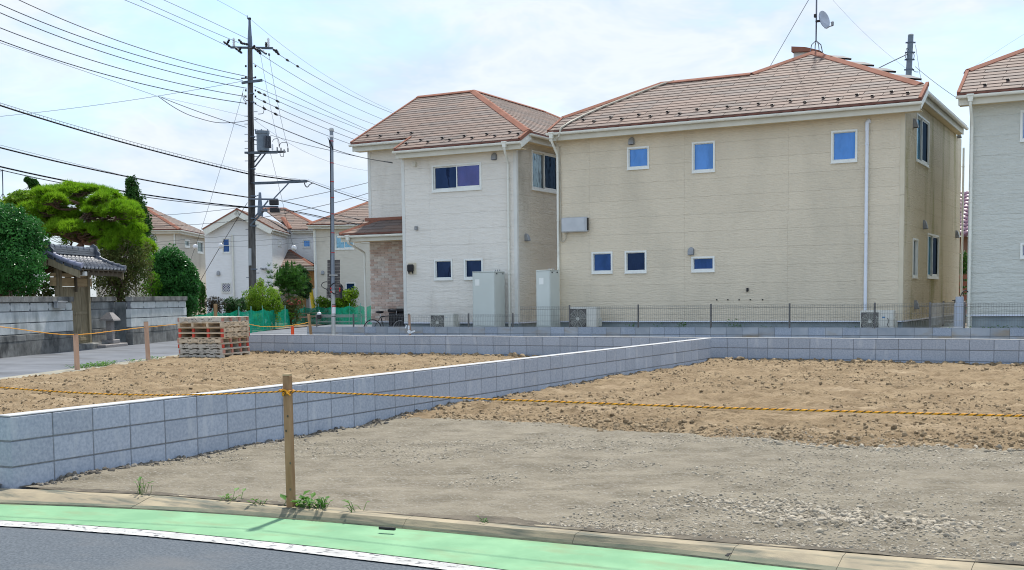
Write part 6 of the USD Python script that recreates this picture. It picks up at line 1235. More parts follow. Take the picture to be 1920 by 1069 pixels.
for lb, pts, za, zb, r in (('fine wire falling left from the small arm of the utility pole', [(-60, 224), (227, 190.7), (452, 152.8)], 62, 56, .012), ('thin tail wire from the clamp to the utility pole', [(293, 180), (379, 199), (465, 219)], ZL(293), 56, .007),
                           ('straight service cable from the clamp to the utility pole', [(303, 183), (379, 212), (462, 239)], ZL(300), 56, .018), ('slack service cable looping from the clamp to the utility pole', [(297, 181), (366, 219.8), (417, 230.5), (465, 225.5)], ZL(297), 56, .018),
                           ('finest wire falling right from the tip of the utility pole', [(472, 38), (604.7, 137.8), (760, 218)], 56, 78, .008), ('wire from the right end of the top cross arm to the white house roof', [(524, 103), (619.6, 159.5), (760, 221)], 56, 78, .015), ('wire from the middle of the top cross arm to the white house roof', [(490.9, 102.7), (589.7, 163.3), (750, 236)], 56, 78, .014),
                           ('thin wire leaving the pole just above its small arm', [(474.4, 118.4), (570.2, 175.3), (740, 246)], 56, 78, .013), ('wire leaving the right end of the small arm', [(491.6, 149.8), (567.2, 187.2), (720, 257)], 56, 76, .015), ('wire leaving the pole below its small arm', [(475.9, 161.8), (544.8, 190.2), (720, 259.5)], 56, 76, .014),
                           ('uppermost of three wires with black sleeves right of the pole', [(481.9, 171.5), (589.7, 220), (710, 268.5)], 56, 74, .017), ('middle of three wires with black sleeves right of the pole', [(480.4, 184), (559.8, 220), (710, 277.5)], 56, 74, .017), ('lowest of three wires with black sleeves right of the pole', [(480, 196), (529.8, 219.4), (710, 287.5)], 56, 74, .017),
                           ('thick bundled service cable running to the slim pole', [(477.4, 220.2), (544.8, 247.9), (619, 277)], 56, 37, .022), ('lighter cable from the transformer to the slim pole', [(505.9, 253), (559.8, 268), (619, 282)], 56, 37, .012), ('fine wire crossing behind the slim pole under the service cable', [(477, 224.7), (544.8, 270.4), (700, 321)], 56, 75, .008),
                           ('service cable from the slim pole to the white house wall', [(623, 279), (688, 297.3), (736, 304.5)], 37, 34, .013), ('lower twin service cable to the white house wall', [(623, 283), (665, 292.5), (736, 306)], 37, 34, .008),
                           ('dark cable rising right from the lower bracket to the white house', [(526.8, 377.6), (627, 357.4), (700, 340)], 56, 62, .018), ('dark cable rising right in front of the far white roof', [(456, 414), (560, 395), (626, 380.6), (700, 359)], 57, 62, .018),
                           ('wire over the far cream roof towards the utility pole', [(262, 406), (353, 400), (462, 388)], 66, 57, .014), ('lower wire over the far cream roof', [(262, 425.5), (379, 420), (463.6, 412.4)], 66, 57, .014),
                           ('upper thick cable falling right from the black boxes', [(521, 375), (574.7, 388), (618, 399.3), (690, 415)], 56, 66, .026), ('lower thick cable falling right from the black boxes', [(523, 391), (559.8, 397.8), (618, 409.8), (690, 424)], 56, 66, .030), ('third cable tangled under the lower thick cable', [(521, 393), (559.8, 400), (618, 412), (690, 425.5)], 56, 66, .016),
                           ('thin wire strung across the far white gable', [(262, 459.5), (420, 453.5), (620, 444)], 64, 62, .008), ('wavy thin line across the far white gable', [(290, 455), (350, 449), (430, 443), (520, 437), (620, 425)], 64, 62, .009), ('lowest thin wire across the far white gable', [(300, 466), (440, 462.5), (610, 452)], 64, 62, .006),
                           ('dotted wire rising from the long roof to the top of the picture', [(1443, 126), (1480, 62), (1530, -24)], 38, 30, .010), ('fine wire falling past the satellite dish to the right pole', [(1540, -25), (1640, 80), (1704, 132)], 40, 44, .004),
                           ('thick black cable from the right pole to the long roof', [(1641, 131), (1670, 116.5), (1701, 102)], 41, 44, .022), ('cable from the right pole down to the grey green house', [(1716, 125), (1760, 160), (1822, 201)], 44, 31, .012), ('thin stay wire hanging beside the right pole', [(1716.5, 84), (1722, 120), (1728, 158)], 44, 42, .010), ('very fine wire at the upper right above the last roof', [(1822, 128), (1870, 96), (1960, 40)], 44, 40, .004)):
    add_wire(lb, pts, za, zb, r)
def drop_wire(label, pts, zs, r, ball=None):
    P = np.array([PD(a, b, z) for (a, b), z in zip(pts, zs)]); t = thing('guy_wire', label, 'guy wire'); part(t, 'strand', tube(smooth_path(P, 16), r, 5), M['cable'])
    if ball: part(t, 'guard_ball', (lambda m: (m[0] + PD(*ball), m[1]))(blob(.13, 2, 2, .05)), M['porcelain'], smooth=True)
drop_wire('fine stay wire slanting down left from the utility pole to the gable', [(457, 166), (427, 272), (366, 463), (353, 500)], [56, 57, 60, 61], .008, (366.3, 462.5, 59.9))
drop_wire('steeper stay wire crossing the white gable with a white guard', [(464, 380), (414, 461), (375, 528)], [56, 58, 60], .014, (414.3, 461.2, 57.9))
drop_wire('stay wire falling right past the transformer', [(488.5, 103), (507, 200), (523, 275)], [55.6, 55.5, 55.4], .007); drop_wire('stay wire beside it ending at the bushings', [(505, 105), (525, 215), (541, 281)], [55.3, 55.3, 55.3], .008)
drop_wire('fine wire falling from the transformer bracket to the far roof', [(507, 287), (523, 350), (551, 464), (556, 474)], [55.8, 57, 60, 61], .008, (551.3, 464.3, 60))
# cable carried on a hanger wire
cx = [(0, 197.7), (240, 269.7), (465, 326)]; mx = [(0, 193), (240, 264), (465, 322)]
t = thing('hanger_cable', 'heavy cable hung by many small clips from a wire, left of the pole', 'cable')
def run3(pts, ext): q = left_of(pts) if ext else pts; q = [q[0], q[2], q[-1]] if ext else q; return wire('', q, ZL(q[0][0]), 56, 0)[0]
A, Bm = run3(cx, True), run3(mx, True)
A = np.vstack([A, [Q(500, 331.5, -.3), Q(540, 337, -.4), Q(578, 340, -.5)]]); Bm = np.vstack([Bm, [Q(500, 328, -.3), Q(540, 334, -.4), Q(578, 338, -.5)]])
part(t, 'cable', tube(A, .030, 6), M['cable'], smooth=True); part(t, 'hanger_wire', tube(Bm, .009, 5), M['cable'])
sa = np.linspace(0, len(A) - 1.001, 90); ms = []
for s in sa: i = int(s); f = s - i; p, q = A[i] * (1 - f) + A[i + 1] * f, Bm[i] * (1 - f) + Bm[i + 1] * f; ms.append(tube([p, q], .007, 3))
part(t, 'hanger_clips', cat(ms), M['cable'], kind='stuff')
add_wire('heavy cable from the long bracket to the beige far house', [(578, 340), (618, 355), (700, 381)], 55.5, 64, .026); add_wire('hanger wire above that heavy cable', [(578, 337), (618, 351), (700, 377)], 55.5, 64, .008)
part(pole, 'drip_loop', tube(smooth_path(np.array([Q(a, b, -.6) for a, b in ((571, 343), (573, 349), (576, 351), (581, 346), (588, 343))]), 14), .024, 6), M['cable'], smooth=True)
t = thing('sleeve', 'black sleeve on the wire nearest the cross arm', 'wire sleeve') if False else None
for lb, (a, b), (c_, d_) in (('black sleeve on the wire from the cross arm', (536, 111), (542, 115)), ('second black sleeve along the wire from the cross arm', (556, 123), (560.5, 126)), ('black sleeve high on the uppermost of the three sleeved wires', (482.5, 171.5), (490, 175.5)), ('middle sleeve of the uppermost sleeved wire', (494, 176), (499, 180)), ('lower sleeve of the uppermost sleeved wire', (517, 188), (524, 192)), ('upper sleeve of the middle sleeved wire', (493, 189), (499, 193)), ('lower sleeve of the middle sleeved wire', (516, 200.5), (523, 205)), ('upper sleeve of the lowest sleeved wire', (492.5, 201.5), (499, 206)), ('lower sleeve of the lowest sleeved wire', (513.5, 212), (521, 216.5))):
    p, q = Q(a, b, 1.2), Q(c_, d_, 1.6); solo('wire_sleeve', tube([p, p + (q - p) * .3, p + (q - p) * .7, q], [.02, .06, .05, .02], 7), M['cable'], lb, 'wire sleeve', smooth=True)

t = thing('aerial_mast', 'thin television aerial mast on the roof at the far left edge', 'aerial mast'); am = lambda px, py: PD(px, py, 64)
part(t, 'mast', tube([am(5.5, 372), am(4.5, 318)], .03, 6), M['dark_steel']); part(t, 'legs', cat([tube([am(5.2, 362), am(-1, 374)], .015, 5), tube([am(5.2, 362), am(12, 374)], .015, 5)]), M['dark_steel']); part(t, 'aerial_arm', tube([am(0, 321), am(9, 320)], .015, 5), M['dark_steel'])
t = thing('far_pole', 'small distant steel pole behind the utility pole above the far roofs', 'pole'); b = PD(488, 420, 95); b[2] = 0.
part(t, 'shaft', tube([b, PD(487.8, 400, 95), PD(487.3, 361, 95)], [.30, .24, .10], 10), M['pole_steel']); part(t, 'arm', bar(PD(480, 368, 95), PD(487, 365, 95), .06), M['pole_steel'])
t = thing('hanging_bag', 'small dark bag with a white top hung on the low railed fence', 'bag', tuple(PY(598.5, 594, 28.38)))
part(t, 'bag', (lambda m: (m[0] * [1, .6, 1], m[1]))(blob(.085, 4, 2, .15)), M['black'], smooth=True); part(t, 'white_top', (lambda m: (m[0] * [1, .6, .7] + [0, 0, .09], m[1]))(blob(.075, 5, 2, .3)), M['porcelain'], smooth=True); part(t, 'strap', tube([(0, 0, .1), (-.01, .02, .2)], .006, 5), M['porcelain'])
# ------------------------------------------------------------------ plants
M['bark'] = mat('bark', (.075, .05, .035), (.15, .105, .075), scale=8, stretch=(3, 3, 1), bump=.5, bscale=30)
M['bark_red'] = mat('pine_bark', (.13, .07, .05), (.22, .13, .095), scale=8, stretch=(3, 3, 1), bump=.5, bscale=30)
M['l_camellia'] = leaf_mat('camellia_leaf', (.045, .22, .040), (.11, .40, .085), .32, .5, 3.0, .30)
M['l_pine'] = leaf_mat('pine_needle', (.21, .48, .014), (.38, .68, .035), .48, .42, 1.6)
M['l_conifer'] = leaf_mat('conifer_leaf', (.035, .13, .02), (.075, .21, .035), .25, .4, 2.0)
M['l_yellow'] = leaf_mat('yellow_green_leaf', (.17, .36, .02), (.31, .50, .04), .4, .35, 2.0)
M['l_olive'] = leaf_mat('olive_leaf', (.10, .18, .035), (.24, .26, .07), .35, .45, 3.0)
M['l_bright'] = leaf_mat('bright_leaf', (.13, .40, .015), (.25, .56, .03), .4, .35, 2.5)
M['l_mid'] = leaf_mat('mid_leaf', (.06, .20, .03), (.13, .33, .05), .3, .45, 2.5)
M['l_dark'] = leaf_mat('dark_leaf', (.05, .14, .04), (.11, .25, .07), .28, .45, 3.0)
M['l_brown'] = leaf_mat('brown_leaf', (.05, .042, .032), (.085, .075, .05), .2, .4, 3.0)
M['l_lime'] = leaf_mat('lime_leaf', (.19, .38, .012), (.33, .52, .03), .4, .35, 2.5)
M['l_red'] = leaf_mat('red_flower', (.45, .05, .06), (.6, .10, .12), .2, .3, 3.0)
M['l_redleaf'] = leaf_mat('reddish_leaf', (.13, .20, .04), (.27, .26, .08), .3, .4, 3.0)
def leaves(els, n, size, seed, shell=.55, flat=.35, asp=.5, up=.25, gapt=.42):
    """n folded leaves through the outer part of a union of ellipsoids (centre, radii); uneven clumps and gaps."""
    rg = np.random.default_rng(seed); vol = np.array([np.prod(np.asarray(r)) ** .72 for _, r in els]); w = vol / vol.sum(); P, N = [], []
    for (c, r), k in zip(els, (w * n * 1.9).astype(int)):
        d = rg.normal(size=(k, 3)); d /= np.linalg.norm(d, axis=1, keepdims=True); rad = shell + (1 - shell) * rg.random(k) ** .6
        bumpy = 1 + .50 * (meshkit.fbm(d * 2.3 + seed * 1.7 + np.asarray(c) * .37, 4, seed) - .5) * 2
        P.append(np.asarray(c) + d * (rad * bumpy)[:, None] * np.asarray(r)); N.append(d)
    P, N = np.vstack(P), np.vstack(N); s0 = np.mean([np.mean(r) for _, r in els])
    keep = meshkit.fbm(P * (2.6 / max(s0, .25)), 3, seed + 5) + rg.normal(0, .06, len(P)) > gapt; P, N = P[keep][:n], N[keep][:n]; k = len(P)
    nn = N * .9 + rg.normal(size=(k, 3)) * .75 + [0, 0, up]; nn /= np.linalg.norm(nn, axis=1, keepdims=True)
    t = np.cross(nn, rg.normal(size=(k, 3))); t /= np.linalg.norm(t, axis=1, keepdims=True); b = np.cross(nn, t); L = size * rg.uniform(.65, 1.25, (k, 1)); f = nn * L * .12
    V = np.stack([P - t * L * .5, P + b * L * asp * .5 + f, P + t * L * .5, P - b * L * asp * .5 + f], 1).reshape(-1, 3); i = np.arange(k)[:, None] * 4
    return V, np.vstack([i + [0, 1, 2], i + [0, 2, 3]])
def EL(px, py, Zd, rx, ry, rz=None): k = Zd / FPX; c = PD(px, py, Zd); return c, (rx * k, (rz if rz is not None else rx * k), ry * k)
def shrub(name, label, catg, els, n, size, m, seed, trunk=None, group=None, core=True, skirt=True, **kw):
    t = thing(name, label, catg); e = [EL(*a) for a in els]
    if catg == 'bush' and skirt: e = e + [(np.array([q[0], q[1], q[2] * .45 + .1]), (w[0] * .9, w[1] * .9, max(q[2] * .5, .15))) for q, w in e[:3] if q[2] > w[2] * .8]
    c, r = e[0]; base = np.array([c[0], c[1], .05]) if trunk is None else np.asarray(trunk, float)
    rr = max(.03, min(r) * .09); ms = [tube([base, base * .4 + c * .6 + [.02, .03, 0], c], [rr, rr * .8, rr * .4], 7)]; rg = np.random.default_rng(seed)
    for c2, r2 in e:
        for _ in range(7):
            d = rg.normal(size=3); d[2] = abs(d[2]) * .8; d /= np.linalg.norm(d); q = c2 + d * np.asarray(r2) * .8; s = base * .45 + c * .55 if rg.random() < .5 else c; ms.append(tube([s, (s + q) / 2 + rg.normal(0, .05, 3) * min(r2), q], [rr * .45, rr * .3, rr * .12], 5))
    part(t, 'crown', leaves(e, n, size, seed, **kw), M[m]); part(t, 'stem', cat(ms), M['bark'])
    return t
shrub('camellia_bush', 'big dark green clipped camellia at the left edge above the old wall', 'bush', [(10, 462, 31, 72, 74), (-20, 480, 31, 65, 80), (25, 505, 30.5, 55, 48), (-5, 430, 31, 62, 46), (35, 440, 31, 44, 50)], 40000, .09, 'l_camellia', 1, shell=.45, gapt=.33)
shrub('camellia_bush', 'round glossy camellia standing past the right end of the garden wall', 'bush', [(322, 520, 42, 40, 55), (345, 560, 42.2, 26, 40), (308, 495, 42, 26, 30), (330, 560, 42, 40, 36), (350, 530, 42, 26, 40), (335, 500, 42, 26, 34)], 28000, .11, 'l_camellia', 2, shell=.5, gapt=.33)
shrub('garden_bush', 'small leafy bush with pale leaves beside the gate post', 'bush', [(90, 537, 34, 14, 22)], 900, .10, 'l_mid', 3)
shrub('garden_bush', 'shadowy low bush under the big camellia behind the wall', 'bush', [(35, 540, 32.5, 45, 22), (70, 548, 33, 25, 14)], 3000, .09, 'l_olive', 4)
shrub('conifer_tree', 'narrow dark conifer rising behind the pine', 'tree', [(247, 354, 43, 12, 24), (251, 385, 43, 21, 30), (256, 420, 43, 26, 36), (264, 455, 43, 28, 36)], 14000, .11, 'l_conifer', 5, shell=.35, asp=.4)
shrub('maple_tree', 'yellow green rounded tree left of the pine', 'tree', [(54, 373, 45, 38, 17), (28, 384, 45, 28, 15), (84, 380, 45, 32, 16), (45, 392, 45, 44, 16)], 9500, .13, 'l_yellow', 6, shell=.5)
shrub('small_tree', 'small dark tuft of a tree top behind the yellow green tree', 'tree', [(63, 346, 47, 9, 10), (52, 338, 47, 6, 5), (68, 352, 47, 6, 7), (40, 368, 47, 18, 9)], 1500, .15, 'l_conifer', 7, trunk=PD(70, 420, 47))
shrub('mixed_shrub', 'brownish olive shrub right of the gate roof', 'bush', [(222, 505, 38, 46, 42), (195, 520, 38, 26, 34), (250, 480, 38, 34, 36), (205, 480, 38, 25, 20), (262, 515, 38, 26, 36)], 12000, .085, 'l_olive', 8, shell=.25)
shrub('bright_bush', 'bright green bush between the olive shrub and the round camellia', 'bush', [(284, 532, 41, 19, 24), (272, 480, 41, 17, 30)], 3500, .08, 'l_bright', 9, shell=.4)
# cloud pruned pine: flat pads of needle tufts on twisting limbs
pine = thing('pine_tree', 'spreading cloud pruned pine with flat bright green pads behind the gate', 'tree'); ZQ = 39.0
PADS = [(120, 438, 42, 11), (165, 446, 40, 11), (95, 424, 30, 10), (200, 428, 28, 11), (60, 414, 22, 9), (140, 412, 36, 9), (130, 356, 52, 10), (95, 375, 26, 10), (230, 384, 26, 12), (135, 402, 30, 9), (240, 412, 22, 11), (70, 402, 28, 9), (175, 428, 26, 10), (125, 424, 34, 9), (270, 462, 20, 14), (238, 472, 30, 12), (110, 361, 44, 11), (160, 360, 48, 12), (200, 372, 30, 11), (85, 366, 24, 9), (70, 392, 36, 12), (105, 398, 30, 12), (60, 404, 24, 8), (150, 383, 26, 8), (185, 384, 26, 9), (168, 398, 22, 6), (225, 392, 34, 14), (245, 398, 22, 12), (205, 402, 24, 8), (100, 410, 22, 7), (115, 431, 34, 10), (150, 432, 36, 11), (190, 438, 30, 12), (85, 436, 16, 7), (225, 445, 30, 18), (250, 455, 26, 22), (262, 440, 20, 16), (215, 462, 24, 12)]
rg = np.random.default_rng(77); kq = ZQ / FPX; TV = []; TW = []
hub = [PD(a, b, ZQ + .1) for a, b in ((150, 560), (151, 490), (153, 455), (160, 430), (168, 408), (160, 388), (150, 372))]; hub[0][2] = .05
TR = [tube(smooth_path(np.array(hub), 26), np.linspace(.17, .05, 26), 9)]
for (px, py, rx, ry) in PADS:
    dz = rg.uniform(-.9, .9); c = PD(px, py, ZQ + dz); nc = max(7, int(rx * .55)); n = int(rx * ry * .66) + 60; ca, cq = rg.random(nc) * 2 * math.pi, np.sqrt(rg.random(nc)); ci = rg.integers(0, nc, n); jx, jy = rg.normal(0, .13, n), rg.normal(0, .13, n); bx2, by2 = np.cos(ca[ci]) * cq[ci] + jx, np.sin(ca[ci]) * cq[ci] + jy; a = np.arctan2(by2, bx2); q = np.minimum(np.hypot(bx2, by2), 1.15); lift = rg.normal(0, .22, nc)[ci]; bump_ = meshkit.fbm(np.c_[np.cos(a) * q * 2.2, np.sin(a) * q * 2.2, 0 * a + px], 3, 7)
    X, Y = np.cos(a) * q * rx * kq * (.85 + .4 * bump_), np.sin(a) * q * rx * kq * .95; Zt = (1 - q ** 2) * ry * kq * (.5 + bump_) + lift * ry * kq - ry * kq * .25 - rg.random(n) ** 3 * ry * kq * .5
    keep = bump_ > .30; C = c + X[keep][:, None] * U3 + Y[keep][:, None] * V3 + Zt[keep][:, None] * Zv; m = len(C); k = 17
    d = rg.normal(size=(m, k, 3)); d[..., 2] = np.abs(d[..., 2]) * 1.1 + .25; d /= np.linalg.norm(d, axis=2, keepdims=True); L = rg.uniform(.11, .20, (m, k, 1)); s = np.cross(d, rg.normal(size=(m, k, 3))); s /= np.linalg.norm(s, axis=2, keepdims=True)
    b0 = C[:, None, :] + d * .015; TV.append(np.stack([b0 - s * .011, b0 + s * .011, b0 + d * L], 2).reshape(-1, 3))
    h = hub[min(range(len(hub)), key=lambda i: abs(hub[i][2] - c[2] + .25))]
    mid = (h + c) / 2 + rg.normal(0, .16, 3) - [0, 0, .10]; mid2 = h * .25 + c * .75 + rg.normal(0, .14, 3) - [0, 0, .05]; lim = smooth_path(np.array([h, mid, mid2, c - [0, 0, ry * kq * .5]]), 12); TR.append(tube(lim, np.linspace(.055, .016, 12), 6))
    for w in C[rg.permutation(m)[:26]]:
        s0 = lim[rg.integers(6, 12)]; TW.append(tube([s0, (s0 + w) / 2 + rg.normal(0, .05, 3) - [0, 0, .06], w - [0, 0, .01]], [.014, .009, .006], 4, False))
V = np.vstack(TV); part(pine, 'crown', (V, np.arange(len(V)).reshape(-1, 3)), M['l_pine']); part(pine, 'trunk', TR[0], M['bark_red'], smooth=60)
for q in TR[1:]: part(pine, 'limb', q, M['bark_red'])
part(pine, 'twigs', cat(TW), M['bark'], kind='stuff')
# the gardens behind the green net
shrub('garden_bush', 'small green bush at the far corner of the white gabled house', 'bush', [(374, 545, 52, 12, 20), (380, 555, 52, 8, 12)], 1200, .13, 'l_mid', 11)
shrub('topiary_bush', 'small dark brownish clipped ball bush left of the other garden bushes', 'bush', [(402, 565, 49, 17, 10), (410, 572, 49, 15, 9), (393, 573, 49, 11, 9)], 2400, .07, 'l_brown', 12)
shrub('garden_bush', 'dark green round bush just right of the brownish ball bush', 'bush', [(430, 571, 50, 13, 14), (440, 574, 50, 12, 12)], 2600, .09, 'l_dark', 13); shrub('garden_bush', 'grey green bush left of the yellow green dome', 'bush', [(450, 572, 53, 13, 14)], 1700, .09, 'l_dark', 14)
shrub('dome_bush', 'large yellow green dome shaped bush hiding the foot of the utility pole', 'bush', [(492, 562, 54.5, 34, 30), (475, 570, 54.5, 20, 20), (510, 572, 54.5, 20, 20)], 9000, .10, 'l_yellow', 15, shell=.6)
shrub('garden_bush', 'little round light green bush beside the utility pole', 'bush', [(488.5, 529, 60, 8, 8), (488, 540, 60, 9, 8)], 900, .10, 'l_yellow', 16)
shrub('broadleaf_tree', 'dark leafed small tree in front of the brown porch roof', 'tree', [(563, 520, 64, 17, 23), (570, 540, 64, 15, 21), (556, 548, 64, 16, 15)], 3600, .14, 'l_dark', 17, shell=.4)
yp_ = thing('young_pine', 'young pine with upright pale shoots in front of the far white house', 'tree'); TV = []; rg = np.random.default_rng(5)
for k in range(330):
    c = PD(540 + rg.normal(0, 14), 529 + rg.normal(0, 12), 60.5 + rg.normal(0, .25)); d = rg.normal(size=(26, 3)); d[:, 2] = np.abs(d[:, 2]) + .3; d /= np.linalg.norm(d, axis=1, keepdims=True); s = np.cross(d, rg.normal(size=(26, 3))); s /= np.linalg.norm(s, axis=1, keepdims=True); TV.append(np.stack([c - s * .012, c + s * .012, c + d * .24], 1).reshape(-1, 3))
V = np.vstack(TV); part(yp_, 'crown', (V, np.arange(len(V)).reshape(-1, 3)), M['l_mid'])
for px, y0, y1 in ((525, 515, 498), (531, 512, 496), (536, 508, 489), (539, 506, 488), (547, 507, 488), (550, 512, 499), (520, 520, 505), (556, 515, 500)): part(yp_, 'shoot', tube([PD(px, y0, 60.4), PD(px, (y0 + y1) / 2, 60.4), PD(px, y1, 60.4)], [.075, .06, .02], 6), M['l_mid'])
b = PD(541, 560, 60.5); b[2] = .05; part(yp_, 'trunk', tube([b, PD(541, 530, 60.5)], [.07, .04], 7), M['bark'])
rs_ = shrub('flowering_shrub', 'reddish leafed shrub with a few red blooms behind the net', 'bush', [(545, 570, 59.8, 20, 15), (556, 565, 60, 14, 12), (535, 577, 59.6, 14, 10)], 2600, .10, 'l_redleaf', 18, shell=.3)
part(rs_, 'bloom', leaves([EL(534, 555, 59.2, 4, 3), EL(550, 566, 59.2, 14, 8)], 34, .11, 19), M['l_red'], kind='stuff')
shrub('lime_shrub', 'lime green shrub below the board on the slim pole', 'bush', [(650, 558, 63.5, 21, 17), (661, 549, 63.5, 13, 12), (638, 568, 63.5, 18, 12)], 3600, .12, 'l_lime', 20, shell=.35); shrub('garden_bush', 'loose pale bush left of the slim pole', 'bush', [(602, 566, 65, 16, 11), (615, 571, 65, 13, 10)], 1700, .11, 'l_yellow', 21, shell=.2)
shrub('garden_bush', 'mid green bush directly behind the slim pole', 'bush', [(630, 572, 65, 14, 9)], 1300, .11, 'l_mid', 22)
shrub('ground_plants', 'low bright garden plants showing through the green net', 'plants', [(520, 590, 59.5, 30, 9), (548, 585, 65, 20, 10), (482, 596, 53, 14, 8), (600, 590, 66.5, 24, 9), (660, 588, 65, 22, 10)], 4200, .12, 'l_bright', 23, shell=.1)
shrub('gap_shrub', 'green shrub seen in the narrow gap before the last house', 'bush', [PX and (1806, 492, 47, 14, 22)], 1100, .12, 'l_mid', 24)
M['net'] = usdkit.material(stage, '/World/Looks/green_net', {'g': ('geometry', {}), 'n': ('noise_texture', {'scale': 3.0, 'detail': 4.0}), 'r': ('rgb_ramp', {'ramp': [(.35, (.004, .17, .10)), (.65, (.012, .27, .165))]}),
    'f': ('rgb_ramp', {'ramp': [(.3, (.62, .62, .62)), (.7, (.88, .88, .88))]}), 'd': ('diffuse_bsdf', {}), 'tl': ('translucent_bsdf', {}), 'm0': ('mix_closure', {'fac': .45}), 't': ('transparent_bsdf', {}), 'm': ('mix_closure', {})},
    [('g.position', 'n.vector'), ('n.fac', 'r.fac'), ('n.fac', 'f.fac'), ('r.color', 'd.color'), ('r.color', 'tl.color'), ('d.BSDF', 'm0.closure1'), ('tl.BSDF', 'm0.closure2'), ('f.color', 'm.fac'), ('t.BSDF', 'm.closure1'), ('m0.closure', 'm.closure2')], surface='m.closure')
M['net_pole'] = mat('net_pole', (.16, .34, .28), (.24, .44, .37), scale=4, rough=.5)
net = thing('net_fence', 'green safety net on thin poles round the gardens beyond the side road', 'fence'); rg = np.random.default_rng(9)
path = [(355, 46.5, 588), (400, 46, 584), (447, 45, 581), (470, 47.8, 580), (493, 51, 578.5), (514, 54.4, 579.5), (533, 58, 577), (552, 61.5, 577), (570, 64.5, 575), (597, 63.5, 574.5), (625, 62.5, 574), (655, 61.5, 573), (676, 61, 572.5), (697, 60.5, 572)]
NP = []
for px, Zd, py in path: p = PD(px, py, Zd); NP.append((np.array([p[0], p[1], .05]), p[2]))
for k, (p, zt) in enumerate(NP): lean = rg.normal(0, .03, 2); part(net, 'net_pole', tube([p, [p[0] + lean[0], p[1] + lean[1], zt + .12]], .018, 6), M['net_pole'])
for (p, z0), (q, z1) in zip(NP[:-1], NP[1:]):
    nu, nv = 14, 6; u = np.linspace(0, 1, nu); v = np.linspace(0, 1, nv); V = []; w = np.array([-(q - p)[1], (q - p)[0], 0]); w /= np.linalg.norm(w); s0 = rg.random() * 9
    for a in u:
        top = z0 * (1 - a) + z1 * a - .10 * 4 * a * (1 - a) * rg.uniform(.8, 1.2)
        for b_ in v: V.append(p * (1 - a) + (q - p) * 0 + q * a + w * (.06 * math.sin(a * 11 + s0) * (1 - .6 * b_) + .03 * math.sin(b_ * 5 + a * 7)) + Zv * ((top - .05) * b_))
    i = np.arange(nu * nv).reshape(nu, nv); F = np.vstack([np.stack([i[:-1, :-1], i[1:, :-1], i[1:, 1:]], -1).reshape(-1, 3), np.stack([i[:-1, :-1], i[1:, 1:], i[:-1, 1:]], -1).reshape(-1, 3)]); part(net, 'net_panel', (np.array(V), F), M['net'], smooth=True)
solo('yellow_pipe', tube([PD(588, 578, 66), PD(582.5, 543, 66)], .11, 8), mat('yellow_pipe', (.55, .40, .02), rough=.5), 'yellow leaning pipe beside the brown porch', 'pipe')
# weeds
M['l_weed'] = leaf_mat('weed_leaf', (.07, .22, .03), (.16, .36, .05), .35, .3, 6.0)
def weed(label, c, h, n, seed, size=.06, spread=.06, m='l_weed', asp=.6):
    rg = np.random.default_rng(seed); t = thing('weed', label, 'weed', tuple(c)); V, F, S = [], [], []
    for k in range(n):
        a = rg.random() * 2 * math.pi; s0 = np.array([0, 0, 0.]) + rg.normal(0, spread * .35, 3) * [1, 1, 0]; hh = h * rg.uniform(.35, 1); d = np.array([math.cos(a), math.sin(a), rg.uniform(.1, .9)]); d /= np.linalg.norm(d); q = s0 + [math.cos(a) * spread * .4, math.sin(a) * spread * .4, hh * .8]; L = size * rg.uniform(.6, 1.2); sd_ = np.cross(d, Zv); sd_ /= np.linalg.norm(sd_); nn = np.cross(sd_, d)
        i = len(V); V += [q, q + d * L * .45 + sd_ * L * asp * .5 + nn * L * .05, q + d * L - Zv * L * .15, q + d * L * .45 - sd_ * L * asp * .5 + nn * L * .05]; F += [[i, i + 1, i + 2], [i, i + 2, i + 3]]; S.append(tube([s0, q], .0022, 4, False))
    part(t, 'leaf_spray', (np.array(V), np.array(F)), M[m]); part(t, 'stem', cat(S), M[m])
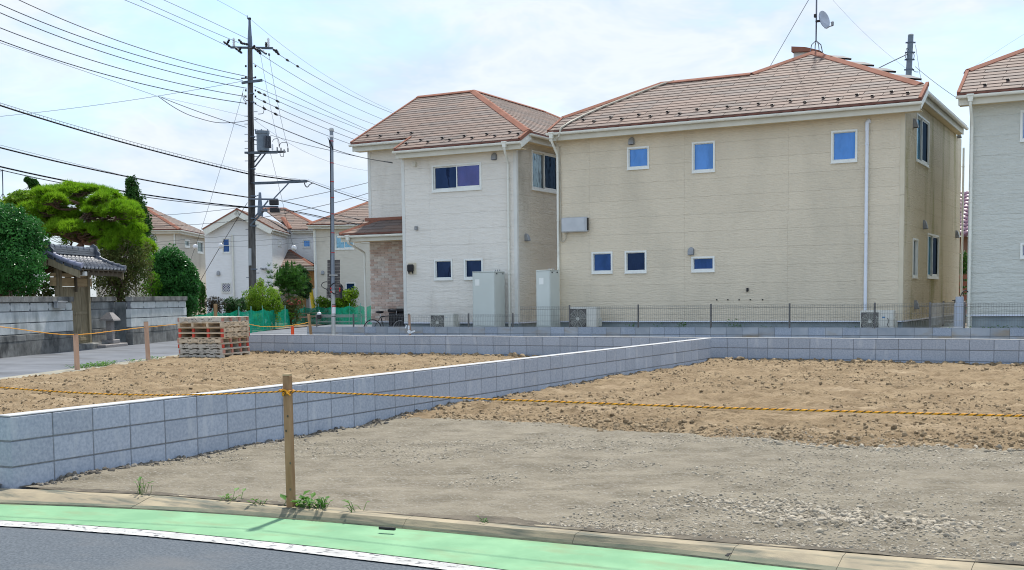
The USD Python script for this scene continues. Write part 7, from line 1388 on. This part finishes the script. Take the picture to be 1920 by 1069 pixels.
for k, (px, py, h, n, sz, lb) in enumerate([(562, 952, .06, 24, .065, 'leafy weed close on the right of the striped rope stake'), (578, 954, .05, 18, .05, 'middle weed of the three right of the rope stake'), (591, 955, .10, 16, .05, 'taller weed furthest right of the rope stake'), (530, 950, .09, 5, .08, 'pale broad leafed weed left of the rope stake'),
        (655, 960, .10, 9, .04, 'single small weed on the gravel edge right of the stake'), (237, 931, .13, 13, .04, 'upright yellowish weed at the gravel edge near the left wall'), (386, 945, .03, 10, .04, 'flat weed on the kerb edge left of the stake'), (426, 942, .09, 3, .06, 'small weed of few leaves on the kerb left of the stake'), (472, 946, .03, 8, .045, 'low weed at the kerb just left of the stake'), (915, 977, .03, 6, .03, 'tiny weed at the gravel edge right of centre')]):
    p = PZ(px, py, 0); p[1] = max(p[1], np.interp(p[0], KT[:, 0], KT[:, 1]) + .06); p[2] = float(lot_z(np.array([p[0]]), np.array([p[1]]))[0]) - .003; weed(lb, p, h, n, 200 + k, sz, .07)
for k, (px, py, n, lb) in enumerate([(158, 691, 34, 'patch of weeds at the foot of the leftmost pinkish stake'), (186, 688, 40, 'spreading weeds right of the leftmost pinkish stake'), (205, 684, 18, 'thin weeds between the two pinkish stakes'), (290, 675, 14, 'sparse weeds right of the second pinkish stake'), (250, 680, 8, 'tiny weed clump by the second pinkish stake')]):
    p = PZ(px, py, .06); weed(lb, p, .10, n * 2, 230 + k, .07, .30 if n > 30 else .2)
for k, (px, pt, n, lb) in enumerate([(1182, 601, 14, 'dry weed behind the mesh fence near the first tall post'), (1236, 597, 9, 'weed with broad leaves behind the fence left of centre'), (1278, 597, 34, 'bushy weed behind the mesh fence under the small window'), (1375, 588, 16, 'climbing weed twining through the mesh fence'), (1387, 598, 18, 'leafy weed beside the climbing weed'), (1437, 606, 12, 'low dry weed behind the fence right of the climber'), (1605, 606, 14, 'grass tuft left of the right hand air conditioner'), (1821, 606, 12, 'grass tuft beside the last downpipe'), (1852, 607, 34, 'grassy clump under the grey green house'), (1880, 605, 30, 'second grassy clump under the grey green house'), (1914, 605, 26, 'grass clump cut by the right edge'), (1775, 608, 14, 'grass in the gap left of the gas cylinder')]):
    p = PY(px, 620, 28.62); zt = PY(px, pt, 28.62)[2]; weed(lb, (p[0], 28.62, .45), max(zt - .5, .12), n, 260 + k, .09, .14, asp=.35)
